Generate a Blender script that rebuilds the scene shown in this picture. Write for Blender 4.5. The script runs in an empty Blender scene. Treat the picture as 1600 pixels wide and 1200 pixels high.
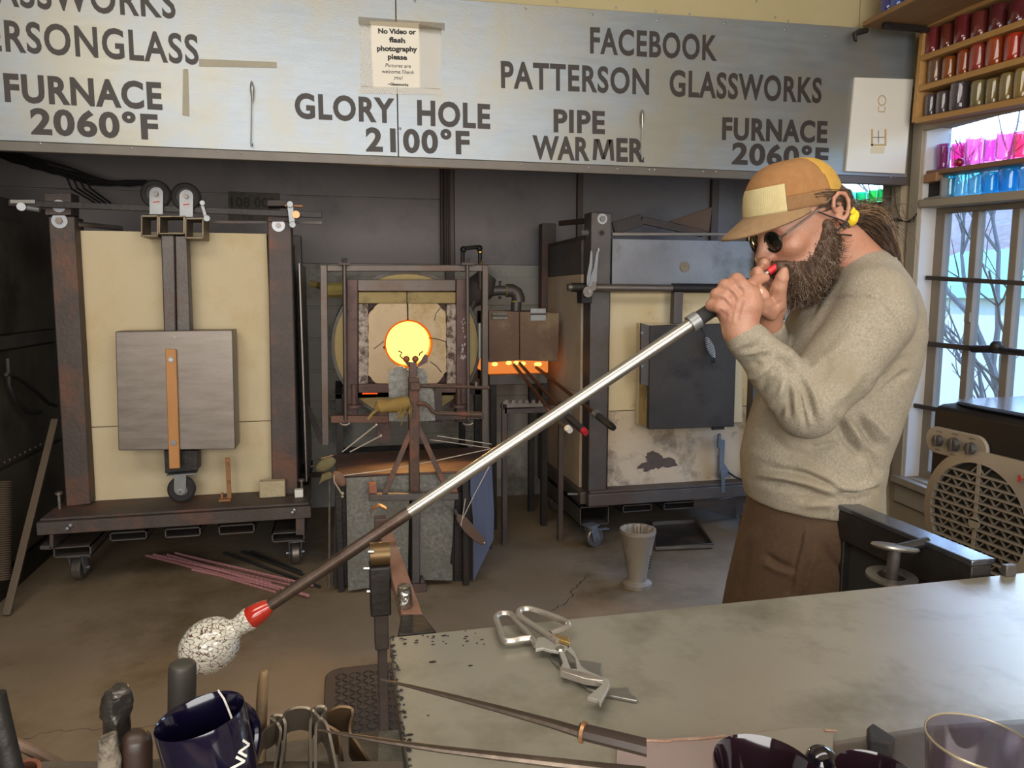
import bpy, bmesh, math, random
import numpy as np
from mathutils import Vector, Matrix, noise

sc = bpy.context.scene
COL = sc.collection
random.seed(7)

# ------------------------------------------------------------------ camera, world, lamps, exposure
F_PX = 1160.0
PITCH = math.atan(140 / 1160.0)
YAW = math.radians(-13.0)
CAM = Vector((0, 0, 1.5))
cam_d = bpy.data.cameras.new('camera')
cam = bpy.data.objects.new('camera', cam_d)
COL.objects.link(cam)
cam.location = CAM
cam.rotation_euler = (math.pi / 2 - PITCH, 0, YAW)
cam_d.sensor_fit = 'HORIZONTAL'
cam_d.sensor_width = 36.0
cam_d.lens = 36.0 * F_PX / 1600.0
cam_d.clip_start = 0.02
cam_d.clip_end = 200
sc.camera = cam
ROT = Matrix.Rotation(YAW, 3, 'Z') @ Matrix.Rotation(math.pi / 2 - PITCH, 3, 'X')

w = bpy.data.worlds.new('world')
sc.world = w
w.use_nodes = True
nt = w.node_tree
nt.nodes.clear()
wo = nt.nodes.new('ShaderNodeOutputWorld')
bg = nt.nodes.new('ShaderNodeBackground')
sky = nt.nodes.new('ShaderNodeTexSky')
sky.sky_type = 'NISHITA'
sky.sun_disc = False
sky.sun_elevation = math.radians(32)
sky.sun_rotation = math.radians(60)
sky.air_density = 1.2
sky.dust_density = 1.0
bg.inputs['Strength'].default_value = 1.1
tint = nt.nodes.new('ShaderNodeMix')          # cool daylight against the warm lamps the photograph is balanced for
tint.data_type = 'RGBA'
tint.blend_type = 'MULTIPLY'
tint.inputs['Factor'].default_value = 1.0
tint.inputs['B'].default_value = (0.58, 0.78, 1.16, 1)
nt.links.new(sky.outputs[0], tint.inputs['A'])
nt.links.new(tint.outputs['Result'], bg.inputs['Color'])
nt.links.new(bg.outputs[0], wo.inputs['Surface'])

def lamp_area(name, loc, target, sx, sy, power, color):
    l = bpy.data.lights.new(name, 'AREA')
    l.shape = 'RECTANGLE'
    l.size = sx
    l.size_y = sy
    l.energy = power
    l.color = color
    o = bpy.data.objects.new(name, l)
    COL.objects.link(o)
    o.location = loc
    d = Vector(target) - Vector(loc)
    o.rotation_euler = d.to_track_quat('-Z', 'Y').to_euler()
    return o

sun = bpy.data.lights.new('sun', 'SUN')
sun.energy = 1.6
sun.angle = math.radians(0.6)
sun.color = (1.0, 0.93, 0.82)
so = bpy.data.objects.new('sun', sun)
COL.objects.link(so)
so.rotation_euler = (math.radians(52), 0, math.radians(-70))

# ceiling lamps of the workshop, plus an added fill behind the viewer that lifts shadows
lamp_area('ceiling_lamp', (0.3, 0.5, 3.6), (0.4, 3.2, 0.4), 3.4, 1.0, 50, (1.0, 0.96, 0.92))
lamp_area('ceiling_lamp', (-1.7, 0.6, 3.5), (-1.0, 4.0, 0.6), 1.2, 1.2, 26, (1.0, 0.94, 0.86))
lamp_area('rear_fill', (0.2, -2.4, 1.75), (0.3, 4.0, 1.3), 4.6, 2.2, 205, (1.0, 0.975, 0.945))

vs = sc.view_settings
vs.view_transform = 'Standard'
vs.look = 'None'
vs.exposure = 0.28
vs.gamma = 1.0
vs.use_curve_mapping = False
sc.cycles.max_bounces = 8
sc.cycles.diffuse_bounces = 4
sc.cycles.glossy_bounces = 3
sc.cycles.transmission_bounces = 6
sc.cycles.transparent_max_bounces = 24
sc.cycles.caustics_reflective = False
sc.cycles.caustics_refractive = False
sc.cycles.sample_clamp_indirect = 4.0

# ------------------------------------------------------------------ places: where a line of sight meets a known plane of the room
def ray(px, py):
    return ROT @ Vector(((px - 800) / F_PX, -(py - 600) / F_PX, -1))
def PZ(px, py, z=0.0):
    d = ray(px, py)
    return CAM + d * ((z - CAM.z) / d.z)
def PY(px, py, y):
    d = ray(px, py)
    return CAM + d * (y / d.y)
def PX(px, py, x):
    d = ray(px, py)
    return CAM + d * (x / d.x)
FWD = Vector((math.sin(-YAW), math.cos(YAW), 0))
RGT = Vector((math.cos(YAW), -math.sin(-YAW), 0))
UP = Vector((0, 0, 1))
def PD(px, py, d):
    r = ray(px, py)
    return CAM + r * (d / r.dot(FWD))

# ------------------------------------------------------------------ materials
def lin(h):
    h = h.lstrip('#')
    out = []
    for i in (0, 2, 4):
        c = int(h[i:i + 2], 16) / 255
        out.append(c / 12.92 if c <= 0.04045 else ((c + 0.055) / 1.055) ** 2.4)
    return (*out, 1.0)

def mat(name, c1, c2=None, scale=6.0, rough=0.6, metal=0.0, bump=0.0, bscale=None, stretch=(1, 1, 1),
        c3=None, s3=2.0, t3=0.55, spec=0.5, rvar=0.0, detail=5.0, coat=0.0, contrast=0.25):
    """Principled with noise-mixed colours (c1/c2 fine, c3 = large worn patches) and fine relief."""
    m = bpy.data.materials.new(name)
    m.use_nodes = True
    t = m.node_tree
    N = t.nodes
    L = t.links
    b = N['Principled BSDF']
    b.inputs['Roughness'].default_value = rough
    b.inputs['Metallic'].default_value = metal
    b.inputs['Specular IOR Level'].default_value = spec
    b.inputs['Coat Weight'].default_value = coat
    b.inputs['Base Color'].default_value = lin(c1)
    if c2 is None and bump == 0:
        return m
    tc = N.new('ShaderNodeTexCoord')
    mp = N.new('ShaderNodeMapping')
    mp.inputs['Scale'].default_value = stretch
    L.new(tc.outputs['Object'], mp.inputs['Vector'])
    nz = N.new('ShaderNodeTexNoise')
    nz.inputs['Scale'].default_value = scale
    nz.inputs['Detail'].default_value = detail
    nz.inputs['Roughness'].default_value = 0.65
    L.new(mp.outputs[0], nz.inputs['Vector'])
    if c2:
        rp = N.new('ShaderNodeValToRGB')
        rp.color_ramp.elements[0].position = 0.5 - contrast
        rp.color_ramp.elements[1].position = 0.5 + contrast
        rp.color_ramp.elements[0].color = lin(c1)
        rp.color_ramp.elements[1].color = lin(c2)
        L.new(nz.outputs['Fac'], rp.inputs[0])
        col = rp.outputs[0]
        if c3:
            n3 = N.new('ShaderNodeTexNoise')
            n3.inputs['Scale'].default_value = s3
            n3.inputs['Detail'].default_value = 6
            n3.inputs['Roughness'].default_value = 0.7
            L.new(tc.outputs['Object'], n3.inputs['Vector'])
            r3 = N.new('ShaderNodeValToRGB')
            r3.color_ramp.elements[0].position = t3 - 0.06
            r3.color_ramp.elements[1].position = t3 + 0.1
            L.new(n3.outputs['Fac'], r3.inputs[0])
            mx = N.new('ShaderNodeMix')
            mx.data_type = 'RGBA'
            L.new(r3.outputs[0], mx.inputs['Factor'])
            L.new(col, mx.inputs['A'])
            mx.inputs['B'].default_value = lin(c3)
            col = mx.outputs['Result']
        L.new(col, b.inputs['Base Color'])
    if rvar:
        mr = N.new('ShaderNodeMapRange')
        mr.inputs['To Min'].default_value = max(0.02, rough - rvar)
        mr.inputs['To Max'].default_value = min(1, rough + rvar)
        L.new(nz.outputs['Fac'], mr.inputs['Value'])
        L.new(mr.outputs[0], b.inputs['Roughness'])
    if bump:
        nb = N.new('ShaderNodeTexNoise')
        nb.inputs['Scale'].default_value = bscale or scale * 3
        nb.inputs['Detail'].default_value = 4
        L.new(mp.outputs[0], nb.inputs['Vector'])
        bp = N.new('ShaderNodeBump')
        bp.inputs['Strength'].default_value = bump
        bp.inputs['Distance'].default_value = 0.01
        L.new(nb.outputs['Fac'], bp.inputs['Height'])
        L.new(bp.outputs[0], b.inputs['Normal'])
    return m

def emit(name, c, s):
    m = bpy.data.materials.new(name)
    m.use_nodes = True
    t = m.node_tree
    t.nodes.clear()
    o = t.nodes.new('ShaderNodeOutputMaterial')
    e = t.nodes.new('ShaderNodeEmission')
    e.inputs['Color'].default_value = lin(c)
    e.inputs['Strength'].default_value = s
    t.links.new(e.outputs[0], o.inputs['Surface'])
    return m

def thin_glass(name, c, refl=0.12, diff=0.0):
    """coloured glass: light passes tinted, the surface mirrors by Fresnel, diff = milky body."""
    m = bpy.data.materials.new(name)
    m.use_nodes = True
    t = m.node_tree
    N = t.nodes
    L = t.links
    N.clear()
    o = N.new('ShaderNodeOutputMaterial')
    tr = N.new('ShaderNodeBsdfTransparent')
    tr.inputs['Color'].default_value = lin(c)
    gl = N.new('ShaderNodeBsdfGlossy')
    gl.inputs['Roughness'].default_value = 0.04
    lw = N.new('ShaderNodeLayerWeight')
    lw.inputs['Blend'].default_value = 0.25
    body = tr.outputs[0]
    if diff:
        df = N.new('ShaderNodeBsdfTranslucent')
        df.inputs['Color'].default_value = lin(c)
        d2 = N.new('ShaderNodeBsdfDiffuse')
        d2.inputs['Color'].default_value = lin(c)
        a = N.new('ShaderNodeMixShader')
        a.inputs[0].default_value = 0.5
        L.new(df.outputs[0], a.inputs[1])
        L.new(d2.outputs[0], a.inputs[2])
        mx = N.new('ShaderNodeMixShader')
        mx.inputs[0].default_value = diff
        L.new(tr.outputs[0], mx.inputs[1])
        L.new(a.outputs[0], mx.inputs[2])
        body = mx.outputs[0]
    mr = N.new('ShaderNodeMapRange')
    mr.inputs['To Min'].default_value = refl * 0.35
    mr.inputs['To Max'].default_value = min(1.0, refl * 4)
    L.new(lw.outputs['Facing'], mr.inputs['Value'])
    ms = N.new('ShaderNodeMixShader')
    L.new(mr.outputs[0], ms.inputs[0])
    L.new(body, ms.inputs[1])
    L.new(gl.outputs[0], ms.inputs[2])
    L.new(ms.outputs[0], o.inputs['Surface'])
    return m

# ------------------------------------------------------------------ mesh builder
ORG = {}
def perp(d):
    d = Vector(d).normalized()
    a = Vector((0, 0, 1)) if abs(d.z) < 0.9 else Vector((1, 0, 0))
    u = d.cross(a).normalized()
    return d, u, d.cross(u).normalized()

class MB:
    def __init__(self):
        self.v = []
        self.f = []
    def add(self, vs, fs):
        n = len(self.v)
        self.v += [Vector(p) for p in vs]
        self.f += [tuple(i + n for i in q) for q in fs]
        return self
    def box(self, lo, hi, M=None):
        x0, y0, z0 = lo
        x1, y1, z1 = hi
        vs = [Vector(p) for p in ((x0, y0, z0), (x1, y0, z0), (x1, y1, z0), (x0, y1, z0),
                                  (x0, y0, z1), (x1, y0, z1), (x1, y1, z1), (x0, y1, z1))]
        if M is not None:
            vs = [M @ p for p in vs]
        return self.add(vs, [(3, 2, 1, 0), (4, 5, 6, 7), (0, 1, 5, 4), (1, 2, 6, 5), (2, 3, 7, 6), (3, 0, 4, 7)])
    def bar(self, a, b, wd, th, side=None):
        """bar of rectangular section from a to b; wd along `side`, th across it"""
        a = Vector(a)
        b = Vector(b)
        d = (b - a).normalized()
        s = Vector(side) if side is not None else perp(d)[1]
        s = (s - d * s.dot(d)).normalized()
        n = d.cross(s)
        vs = []
        for p in (a, b):
            for i, j in ((-1, -1), (1, -1), (1, 1), (-1, 1)):
                vs.append(p + s * (wd / 2 * i) + n * (th / 2 * j))
        return self.add(vs, [(3, 2, 1, 0), (4, 5, 6, 7), (0, 1, 5, 4), (1, 2, 6, 5), (2, 3, 7, 6), (3, 0, 4, 7)])
    def tube(self, pts, r, n=10, closed=False, caps=True, flat=None):
        pts = [Vector(p) for p in pts]
        m = len(pts)
        rs = r if isinstance(r, (list, tuple)) else [r] * m
        d0 = (pts[1] - pts[0]).normalized()
        u = Vector(flat) if flat is not None else perp(d0)[1]
        base = len(self.v)
        for i, p in enumerate(pts):
            if closed:
                d = pts[(i + 1) % m] - pts[i - 1]
            else:
                d = pts[min(i + 1, m - 1)] - pts[max(i - 1, 0)]
            d.normalize()
            u = (u - d * u.dot(d))
            if u.length < 1e-6:
                u = perp(d)[1]
            u.normalize()
            wv = d.cross(u)
            for k in range(n):
                a = 2 * math.pi * k / n
                self.v.append(p + (u * math.cos(a) + wv * math.sin(a)) * rs[i])
        for i in range(m if closed else m - 1):
            j = (i + 1) % m
            for k in range(n):
                k2 = (k + 1) % n
                self.f.append((base + i * n + k, base + i * n + k2, base + j * n + k2, base + j * n + k))
        if caps and not closed:
            self.f.append(tuple(base + k for k in reversed(range(n))))
            self.f.append(tuple(base + (m - 1) * n + k for k in range(n)))
        return self
    def cyl(self, a, b, r, r2=None, n=20):
        return self.tube([a, b], [r, r if r2 is None else r2], n)
    def ring(self, c, axis, ro, ri, th, n=32):
        """washer / tyre of rectangular section"""
        return self.lathe([(ri, -th / 2), (ro, -th / 2), (ro, th / 2), (ri, th / 2)], c, axis, n, closed=True)
    def lathe(self, prof, c, axis=(0, 0, 1), n=28, closed=False, x=None):
        d, u, wv = perp(axis)
        if x is not None:
            u = Vector(x).normalized()
            wv = d.cross(u)
        c = Vector(c)
        base = len(self.v)
        m = len(prof)
        for (r, z) in prof:
            for k in range(n):
                a = 2 * math.pi * k / n
                self.v.append(c + d * z + (u * math.cos(a) + wv * math.sin(a)) * r)
        for i in range(m if closed else m - 1):
            j = (i + 1) % m
            for k in range(n):
                k2 = (k + 1) % n
                self.f.append((base + i * n + k, base + i * n + k2, base + j * n + k2, base + j * n + k))
        if not closed:
            if prof[0][0] > 1e-5:
                self.f.append(tuple(base + k for k in reversed(range(n))))
            if prof[-1][0] > 1e-5:
                self.f.append(tuple(base + (m - 1) * n + k for k in range(n)))
        return self
    def prism(self, pts, vec):
        n = len(pts)
        pts = [Vector(p) for p in pts]
        vec = Vector(vec)
        vs = pts + [p + vec for p in pts]
        fs = [tuple(reversed(range(n))), tuple(range(n, 2 * n))]
        for i in range(n):
            j = (i + 1) % n
            fs.append((i, j, n + j, n + i))
        return self.add(vs, fs)
    def sphere(self, c, r, nu=16, nv=10, M=None):
        c = Vector(c)
        rv = Vector((r, r, r)) if not hasattr(r, '__len__') else Vector(r)
        prof = []
        base = len(self.v)
        for i in range(nv + 1):
            t = math.pi * i / nv
            for k in range(nu):
                a = 2 * math.pi * k / nu
                p = Vector((math.sin(t) * math.cos(a) * rv.x, math.sin(t) * math.sin(a) * rv.y, math.cos(t) * rv.z))
                self.v.append(c + (M @ p if M is not None else p))
        for i in range(nv):
            for k in range(nu):
                k2 = (k + 1) % nu
                self.f.append((base + i * nu + k, base + (i + 1) * nu + k, base + (i + 1) * nu + k2, base + i * nu + k2))
        return self
    def strip(self, pts, wvec, th_vec):
        """flat strap along pts, width wvec (constant), thickness th_vec"""
        pts = [Vector(p) for p in pts]
        wv = Vector(wvec)
        tv = Vector(th_vec)
        base = len(self.v)
        for p in pts:
            self.v += [p - wv / 2, p + wv / 2, p + wv / 2 + tv, p - wv / 2 + tv]
        m = len(pts)
        for i in range(m - 1):
            for k in range(4):
                k2 = (k + 1) % 4
                self.f.append((base + i * 4 + k, base + i * 4 + k2, base + i * 4 + 4 + k2, base + i * 4 + 4 + k))
        self.f.append((base + 3, base + 2, base + 1, base))
        e = base + (m - 1) * 4
        self.f.append((e, e + 1, e + 2, e + 3))
        return self
    def build(self, name, m, parent=None, bevel=0.0, smooth=True, angle=0.6, label=None, kind=None):
        lo = Vector((min(p.x for p in self.v), min(p.y for p in self.v), min(p.z for p in self.v)))
        hi = Vector((max(p.x for p in self.v), max(p.y for p in self.v), max(p.z for p in self.v)))
        if parent is None:
            org = Vector(((lo.x + hi.x) / 2, (lo.y + hi.y) / 2, lo.z))
        else:
            org = ORG[parent.name]
        me = bpy.data.meshes.new(name)
        me.from_pydata([tuple(p - org) for p in self.v], [], self.f)
        bm = bmesh.new()
        bm.from_mesh(me)
        bmesh.ops.recalc_face_normals(bm, faces=bm.faces)
        bm.to_mesh(me)
        bm.free()
        if smooth:
            me.polygons.foreach_set('use_smooth', [True] * len(me.polygons))
            me.set_sharp_from_angle(angle=angle)
        o = bpy.data.objects.new(name, me)
        COL.objects.link(o)
        me.materials.append(m)
        if parent is None:
            o.location = org
        else:
            o.parent = parent
        ORG[o.name] = org
        if bevel:
            bv = o.modifiers.new('bevel', 'BEVEL')
            bv.width = bevel
            bv.segments = 2
            bv.limit_method = 'ANGLE'
            bv.harden_normals = False
        if label:
            o['label'] = label
        if kind:
            o['kind'] = kind
        return o

def tag(o, label, cat, group=None):
    o['label'] = label
    o['category'] = cat
    if group:
        o['group'] = group
    return o

def thing(name, loc, label, cat, group=None):
    o = bpy.data.objects.new(name, None)
    o.empty_display_size = 0.05
    COL.objects.link(o)
    o.location = loc
    ORG[o.name] = Vector(loc)
    return tag(o, label, cat, group)

def struct(mb, name, m, parent=None, **k):
    o = mb.build(name, m, parent, **k)
    if parent is None:
        o['kind'] = 'structure'
    return o

def copy_tree(o, parent=None):
    c = o.copy()
    COL.objects.link(c)
    ORG[c.name] = ORG.get(o.name, Vector())
    if parent is not None:
        c.parent = parent
    for ch in o.children:
        copy_tree(ch, c)
    return c

def text_obj(name, s, a, b, h, normal, m, parent, bold=0.0, depth=0.0015, space=1.0, shear=0.0, smallcaps=False):
    """flat lettering: left end of the baseline at a, right end at b, capital height h, standing off a plane with `normal`"""
    cu = bpy.data.curves.new(name, 'FONT')
    cu.body = s
    cu.size = 1.0
    cu.offset = bold
    cu.space_character = space
    cu.shear = shear
    cu.resolution_u = 4
    to = bpy.data.objects.new(name, cu)
    COL.objects.link(to)
    dg = bpy.context.evaluated_depsgraph_get()
    me = bpy.data.meshes.new_from_object(to.evaluated_get(dg))
    bpy.data.objects.remove(to)
    xs = [v.co.x for v in me.vertices]
    x0, x1 = min(xs), max(xs)
    a = Vector(a)
    b = Vector(b)
    n = Vector(normal).normalized()
    ex = (b - a)
    sx = ex.length / (x1 - x0)
    ex.normalize()
    ey = n.cross(ex).normalized()
    sy = h / 0.69
    org = ORG[parent.name]
    nv = len(me.vertices)
    top = [a + ex * ((v.co.x - x0) * sx) + ey * (v.co.y * sy) + n * depth - org for v in me.vertices]
    fs = [tuple(p.vertices) for p in me.polygons]
    m2 = bpy.data.meshes.new(name)
    m2.from_pydata([tuple(p) for p in top], [], fs)
    m2.materials.append(m)
    bpy.data.meshes.remove(me)
    o = bpy.data.objects.new(name, m2)
    COL.objects.link(o)
    o.parent = parent
    ORG[o.name] = org
    sd = o.modifiers.new('solid', 'SOLIDIFY')
    sd.thickness = depth * 0.8
    sd.offset = -1
    return o
# ------------------------------------------------------------------ shared materials
M = {}
M['steel_dark'] = mat('dark_steel', '#4c4744', '#645e59', 5, 0.5, 0.5, 0.12, 60, c3='#5c4a40', s3=3.0, t3=0.58)
M['steel_rust'] = mat('rusty_steel', '#443c38', '#574d48', 6, 0.6, 0.4, 0.2, 50, c3='#6a4b3c', s3=3.5, t3=0.56)
M['steel_black'] = mat('black_steel', '#232022', '#39352f', 7, 0.5, 0.5, 0.2, 60, c3='#3a2c24', s3=4, t3=0.6)
M['steel_grey'] = mat('grey_steel', '#6f665d', '#8a8178', 5, 0.42, 0.75, 0.06, 80, stretch=(1, 1, 6), rvar=0.1)
M['steel_bright'] = mat('bright_steel', '#8f8c86', '#a5a29b', 8, 0.3, 0.85, 0.03, 60)
M['zinc'] = mat('zinc_plated', '#7c7d7d', '#929393', 12, 0.42, 0.6, 0.03, 60)
M['galv'] = mat('galvanised_sheet', '#5f5d55', '#84827a', 55, 0.5, 0.45, 0.05, 60, c3='#6b675c', s3=5, t3=0.55, detail=2, contrast=0.2)
M['rubber'] = mat('black_rubber', '#1f1d1c', '#2c2927', 20, 0.8, 0, 0.1, 80)
M['wood_orange'] = mat('orange_wood', '#a8713a', '#b9834a', 6, 0.55, 0, 0.08, 30, stretch=(6, 6, 0.6))
M['wood_pine'] = mat('pine_wood', '#a57a42', '#b98d55', 5, 0.6, 0, 0.1, 30, stretch=(8, 1, 8))
M['fibre'] = mat('cream_fibre_board', '#bfae8c', '#c9b997', 3, 0.9, 0, 0.12, 90, c3='#baa57e', s3=1.5, t3=0.55)
M['white_paint'] = mat('white_paint', '#d8d4c8', '#e2ded4', 4, 0.6)
M['paper'] = mat('white_paper', '#d9d2c2', '#e0dacb', 4, 0.8)
M['ink'] = mat('black_ink', '#1a1817')
M['letter'] = mat('brown_black_paint', '#2a2320', '#332b27', 14, 0.55, 0, 0.1)
M['brass'] = mat('brass', '#a8843e', '#bd9a52', 10, 0.35, 0.9)
M['wire_black'] = mat('black_wire', '#1d1a19')
M['wire_white'] = mat('pale_wire', '#b9ae9e')
M['skin_wire'] = M['wire_white']

# ------------------------------------------------------------------ room shell
XL, XR, YB, YF, ZC = -2.6, 3.2, 5.3, -2.6, 3.75
m_floor = mat('stained_concrete', '#74634a', '#8a7861', 2.2, 0.7, 0, 0.12, 40, c3='#645338', s3=1.2, t3=0.55, rvar=0.12, detail=8)
fl = MB().box((XL - 0.2, YF - 0.2, -0.12), (XR + 0.3, YB + 0.3, 0))
floor = struct(fl, 'floor', m_floor)
m_crack = mat('crack_shade', '#2e251b', '#3a2f23', 30, 0.95)
def crack(pxs, wd):
    b = MB()
    pts = [PZ(x, y, 0.0006) for x, y in pxs]
    fine = []
    for i in range(len(pts) - 1):
        for k in range(6):
            p = pts[i].lerp(pts[i + 1], k / 6)
            fine.append(p + Vector((random.uniform(-1, 1), random.uniform(-1, 1), 0)) * 0.012)
    fine.append(pts[-1])
    for i in range(len(fine) - 1):
        d = (fine[i + 1] - fine[i])
        s = Vector((-d.y, d.x, 0)).normalized() * wd * random.uniform(0.3, 1.0)
        b.add([fine[i] - s, fine[i] + s, fine[i + 1] + s * 0.7, fine[i + 1] - s * 0.7], [(0, 1, 2, 3)])
    o = b.build('crack', m_crack, floor)
    return o
ORG[floor.name] = Vector(floor.location)
crack([(862, 952), (887, 942), (893, 925), (905, 912), (921, 897)], 0.004)
crack([(5, 1165), (80, 1143), (160, 1140), (235, 1135), (330, 1110)], 0.003)

m_back = mat('lower_wall_paint', '#a19d91', '#aeaa9d', 3, 0.8, 0, 0.1, c3='#6b665a', s3=2.0, t3=0.58)
m_shield = mat('dark_wall_sheet', '#827a77', '#8c8480', 3, 0.62, 0.15, 0.05, 40, c3='#767070', s3=1.5, t3=0.55)
m_beige = mat('beige_board', '#a4976f', '#ad9f78', 2.5, 0.75, 0, 0.05)
m_wallr = mat('tan_wall_paint', '#8f8168', '#9c8d73', 3, 0.75, 0, 0.08, stretch=(1, 1, 0.3))
m_trim = mat('window_trim_paint', '#938774', '#a09480', 4, 0.6, 0, 0.06, stretch=(1, 1, 0.4))
m_trimd = mat('old_sash_paint', '#7a6d5d', '#8a7d6c', 5, 0.7, 0, 0.1)
m_jamb = mat('pale_jamb_paint', '#c3c0bd', '#cfccc8', 4, 0.6)

struct(MB().box((XL, YB, 0), (XR + 0.3, YB + 0.15, ZC)), 'wall_back', m_back)
wb = bpy.data.objects['wall_back']
# dark sheet-metal heat shield boards over the upper back wall
zb = PY(470, 412, YB).z
x1 = PY(690, 400, YB).x
x2 = PY(902, 300, YB).x
x3 = PY(1108, 300, YB).x
zs = PY(560, 309, YB).z
for (a, b, c, d) in ((XL, x1, zb, zs), (XL, x1, zs, 3.7), (x1 + 0.09, x2 - 0.01, zb, 2.42), (x2 + 0.03, x3, zb, 2.42), (x3 + 0.06, XR, 1.2, 3.7), (x1, x3 + 0.06, 2.47, 3.7)):
    MB().box((a + 0.003, YB - 0.02, c + 0.003), (b - 0.003, YB + 0.01, d - 0.003)).build('wall_panel', m_shield, wb, bevel=0.003)
m_frame_d = mat('brown_frame_paint', '#5d4f49', '#6b5c54', 5, 0.6, 0, 0.06)
for (a, b, c, d) in ((x1 + 0.02, x1 + 0.085, zb - 0.3, 2.47), (x2 - 0.012, x2 + 0.03, zb, 2.42), (x3, x3 + 0.06, zb - 0.3, 2.47), (x1 + 0.085, x3, 2.42, 2.47)):
    MB().box((a, YB - 0.05, c), (b, YB + 0.01, d)).build('batten', m_frame_d, wb, bevel=0.004)
for px in (712, 500, 560, 620, 650):
    pass
# siding joints of the lower wall
for z in (1.42, 1.2, 0.98, 0.76, 0.5):
    MB().box((XL, YB - 0.012, z), (x3, YB + 0.01, z + 0.205)).build('siding_board', m_back, wb, bevel=0.006)

m_left = mat('left_wall_paint', '#3d342b', '#4a4036', 3, 0.8)
struct(MB().box((XL - 0.15, YF, 0), (XL, YB, ZC)), 'wall_left', m_left)
struct(MB().box((XL, YF - 0.15, 0), (XR + 0.3, YF, ZC)), 'wall_front', mat('gallery_wall_paint', '#a3977f', '#aea28a', 2, 0.8))
m_ceil = mat('ceiling_board', '#b3a688', '#bdb094', 2, 0.8)
struct(MB().box((XL - 0.15, YF, ZC), (XR + 0.3, YB + 0.15, ZC + 0.1)), 'ceiling', m_ceil)

# ------------------------------------------------------------------ right wall with its two old windows (boards sag a little towards the viewer)
TH = 0.16
def R_(px, py):
    return PX(px, py, XR)
# window_1 opening
W1Y0, W1Y1 = 1.9, R_(1428, 500).y       # near side lies outside the picture
W1Z0, W1Z1 = 0.44, 2.42
W2Y0, W2Y1 = 3.93, 4.97
W2Z0, W2Z1 = 0.75, 2.30
def wall_piece(y0, y1, z0, z1):
    return ((XR, y0, z0), (XR + TH, y1, z1))
wr = MB()
for p in ((YF, W1Y0, 0, ZC), (W1Y0, W1Y1, 0, W1Z0), (W1Y0, W1Y1, W1Z1, ZC), (W1Y1, W2Y0, 0, ZC),
          (W2Y0, W2Y1, 0, W2Z0), (W2Y0, W2Y1, W2Z1, ZC), (W2Y1, YB, 0, ZC)):
    wr.box(*wall_piece(*p))
wall_r = struct(wr, 'wall_right', m_wallr)

SAG = 0.05
def sag(b, y_ref):
    for p in b.v:
        p.z -= (y_ref - p.y) * SAG
    return b
win = MB()
yA, yB_ = W1Y0, W1Y1
# casing boards on the room side
def casing(n, lo, hi, m=None):
    return sag(MB().box(lo, hi), yB_).build(n, m or m_trim, win1, bevel=0.004)
b = MB().box((XR - 0.022, yB_, W1Z0 - 0.02), (XR + 0.004, yB_ + 0.075, W1Z1 + 0.07))
win1 = struct(b, 'window_1', m_trim, bevel=0.004)
casing('head_casing', (XR - 0.022, yA, W1Z1 - 0.02), (XR + 0.004, yB_ - 0.001, W1Z1 + 0.07))
casing('apron', (XR - 0.018, yA, W1Z0 - 0.16), (XR + 0.004, yB_ + 0.05, W1Z0 - 0.045))
casing('sill', (XR - 0.05, yA, W1Z0 - 0.04), (XR + TH, yB_ + 0.05, W1Z0))
MB().box((XR - 0.004, yB_ - 0.012, W1Z0), (XR + TH, yB_ + 0.003, W1Z1)).build('jamb', m_jamb, win1, bevel=0.002)
# ledge that carries the blue tumblers, shelf that carries the pink ones
zl = R_(1440, 319).z
zp = R_(1446, 271).z
ledge = casing('ledge', (XR - 0.03, yA, zl - 0.022), (XR + TH, yB_ - 0.012, zl + 0.022))
m_brown = mat('brown_shelf_wood', '#6e4f38', '#7f5d44', 6, 0.6, 0, 0.08, 30, stretch=(8, 1, 8))
pshelf = casing('shelf', (XR + 0.0, yA, zp - 0.014), (XR + TH - 0.02, yB_ - 0.02, zp + 0.014), m_brown)
MB().box((XR - 0.015, yB_ - 0.11, zp - 0.055), (XR + 0.06, yB_ - 0.02, zp - 0.008)).build('shelf_block', mat('shelf_block_wood', '#8a6242', '#9a7050', 8, 0.6), win1, bevel=0.003)
# lower sash: stiles, rails, muntins and panes
XS = XR + TH - 0.05
def sash(n, lo, hi, m=None):
    return sag(MB().box(lo, hi), yB_).build(n, m or m_trimd, win1, bevel=0.003)
zt = zl - 0.022
yS = PX(1468, 420, XS).y
sash('stile', (XS - 0.02, yS - 0.035, W1Z0), (XS + 0.03, yB_ - 0.012, zt))
sash('top_rail', (XS - 0.02, yA, zt - 0.03), (XS + 0.03, yS - 0.035, zt))
sash('bottom_rail', (XS - 0.02, yA, W1Z0), (XS + 0.03, yS - 0.035, W1Z0 + 0.05))
ms = [PX(1521, 440, XS).y, PX(1584, 440, XS).y]
ms.append(2 * ms[1] - ms[0])
ms.append(2 * ms[2] - ms[1])
for y in ms:
    sash('muntin', (XS - 0.02, y - 0.022, W1Z0 + 0.05), (XS + 0.03, y + 0.022, zt - 0.03))
m_pane = thin_glass('window_glass', '#f2f7f8', 0.05)
edges = [yS - 0.035] + ms + [yA + 0.05]
hz = [W1Z0 + 0.05, R_(1500, 546).z, R_(1500, 437).z, zt - 0.03]
for i in range(len(edges) - 1):
    for j in range(3):
        sash('pane', (XS + 0.004, edges[i + 1], hz[j]), (XS + 0.008, edges[i], hz[j + 1]), m_pane)
sash('pane', (XS + 0.03, yA, zl + 0.022), (XS + 0.034, yB_ - 0.012, W1Z1 - 0.03), m_pane)
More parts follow.
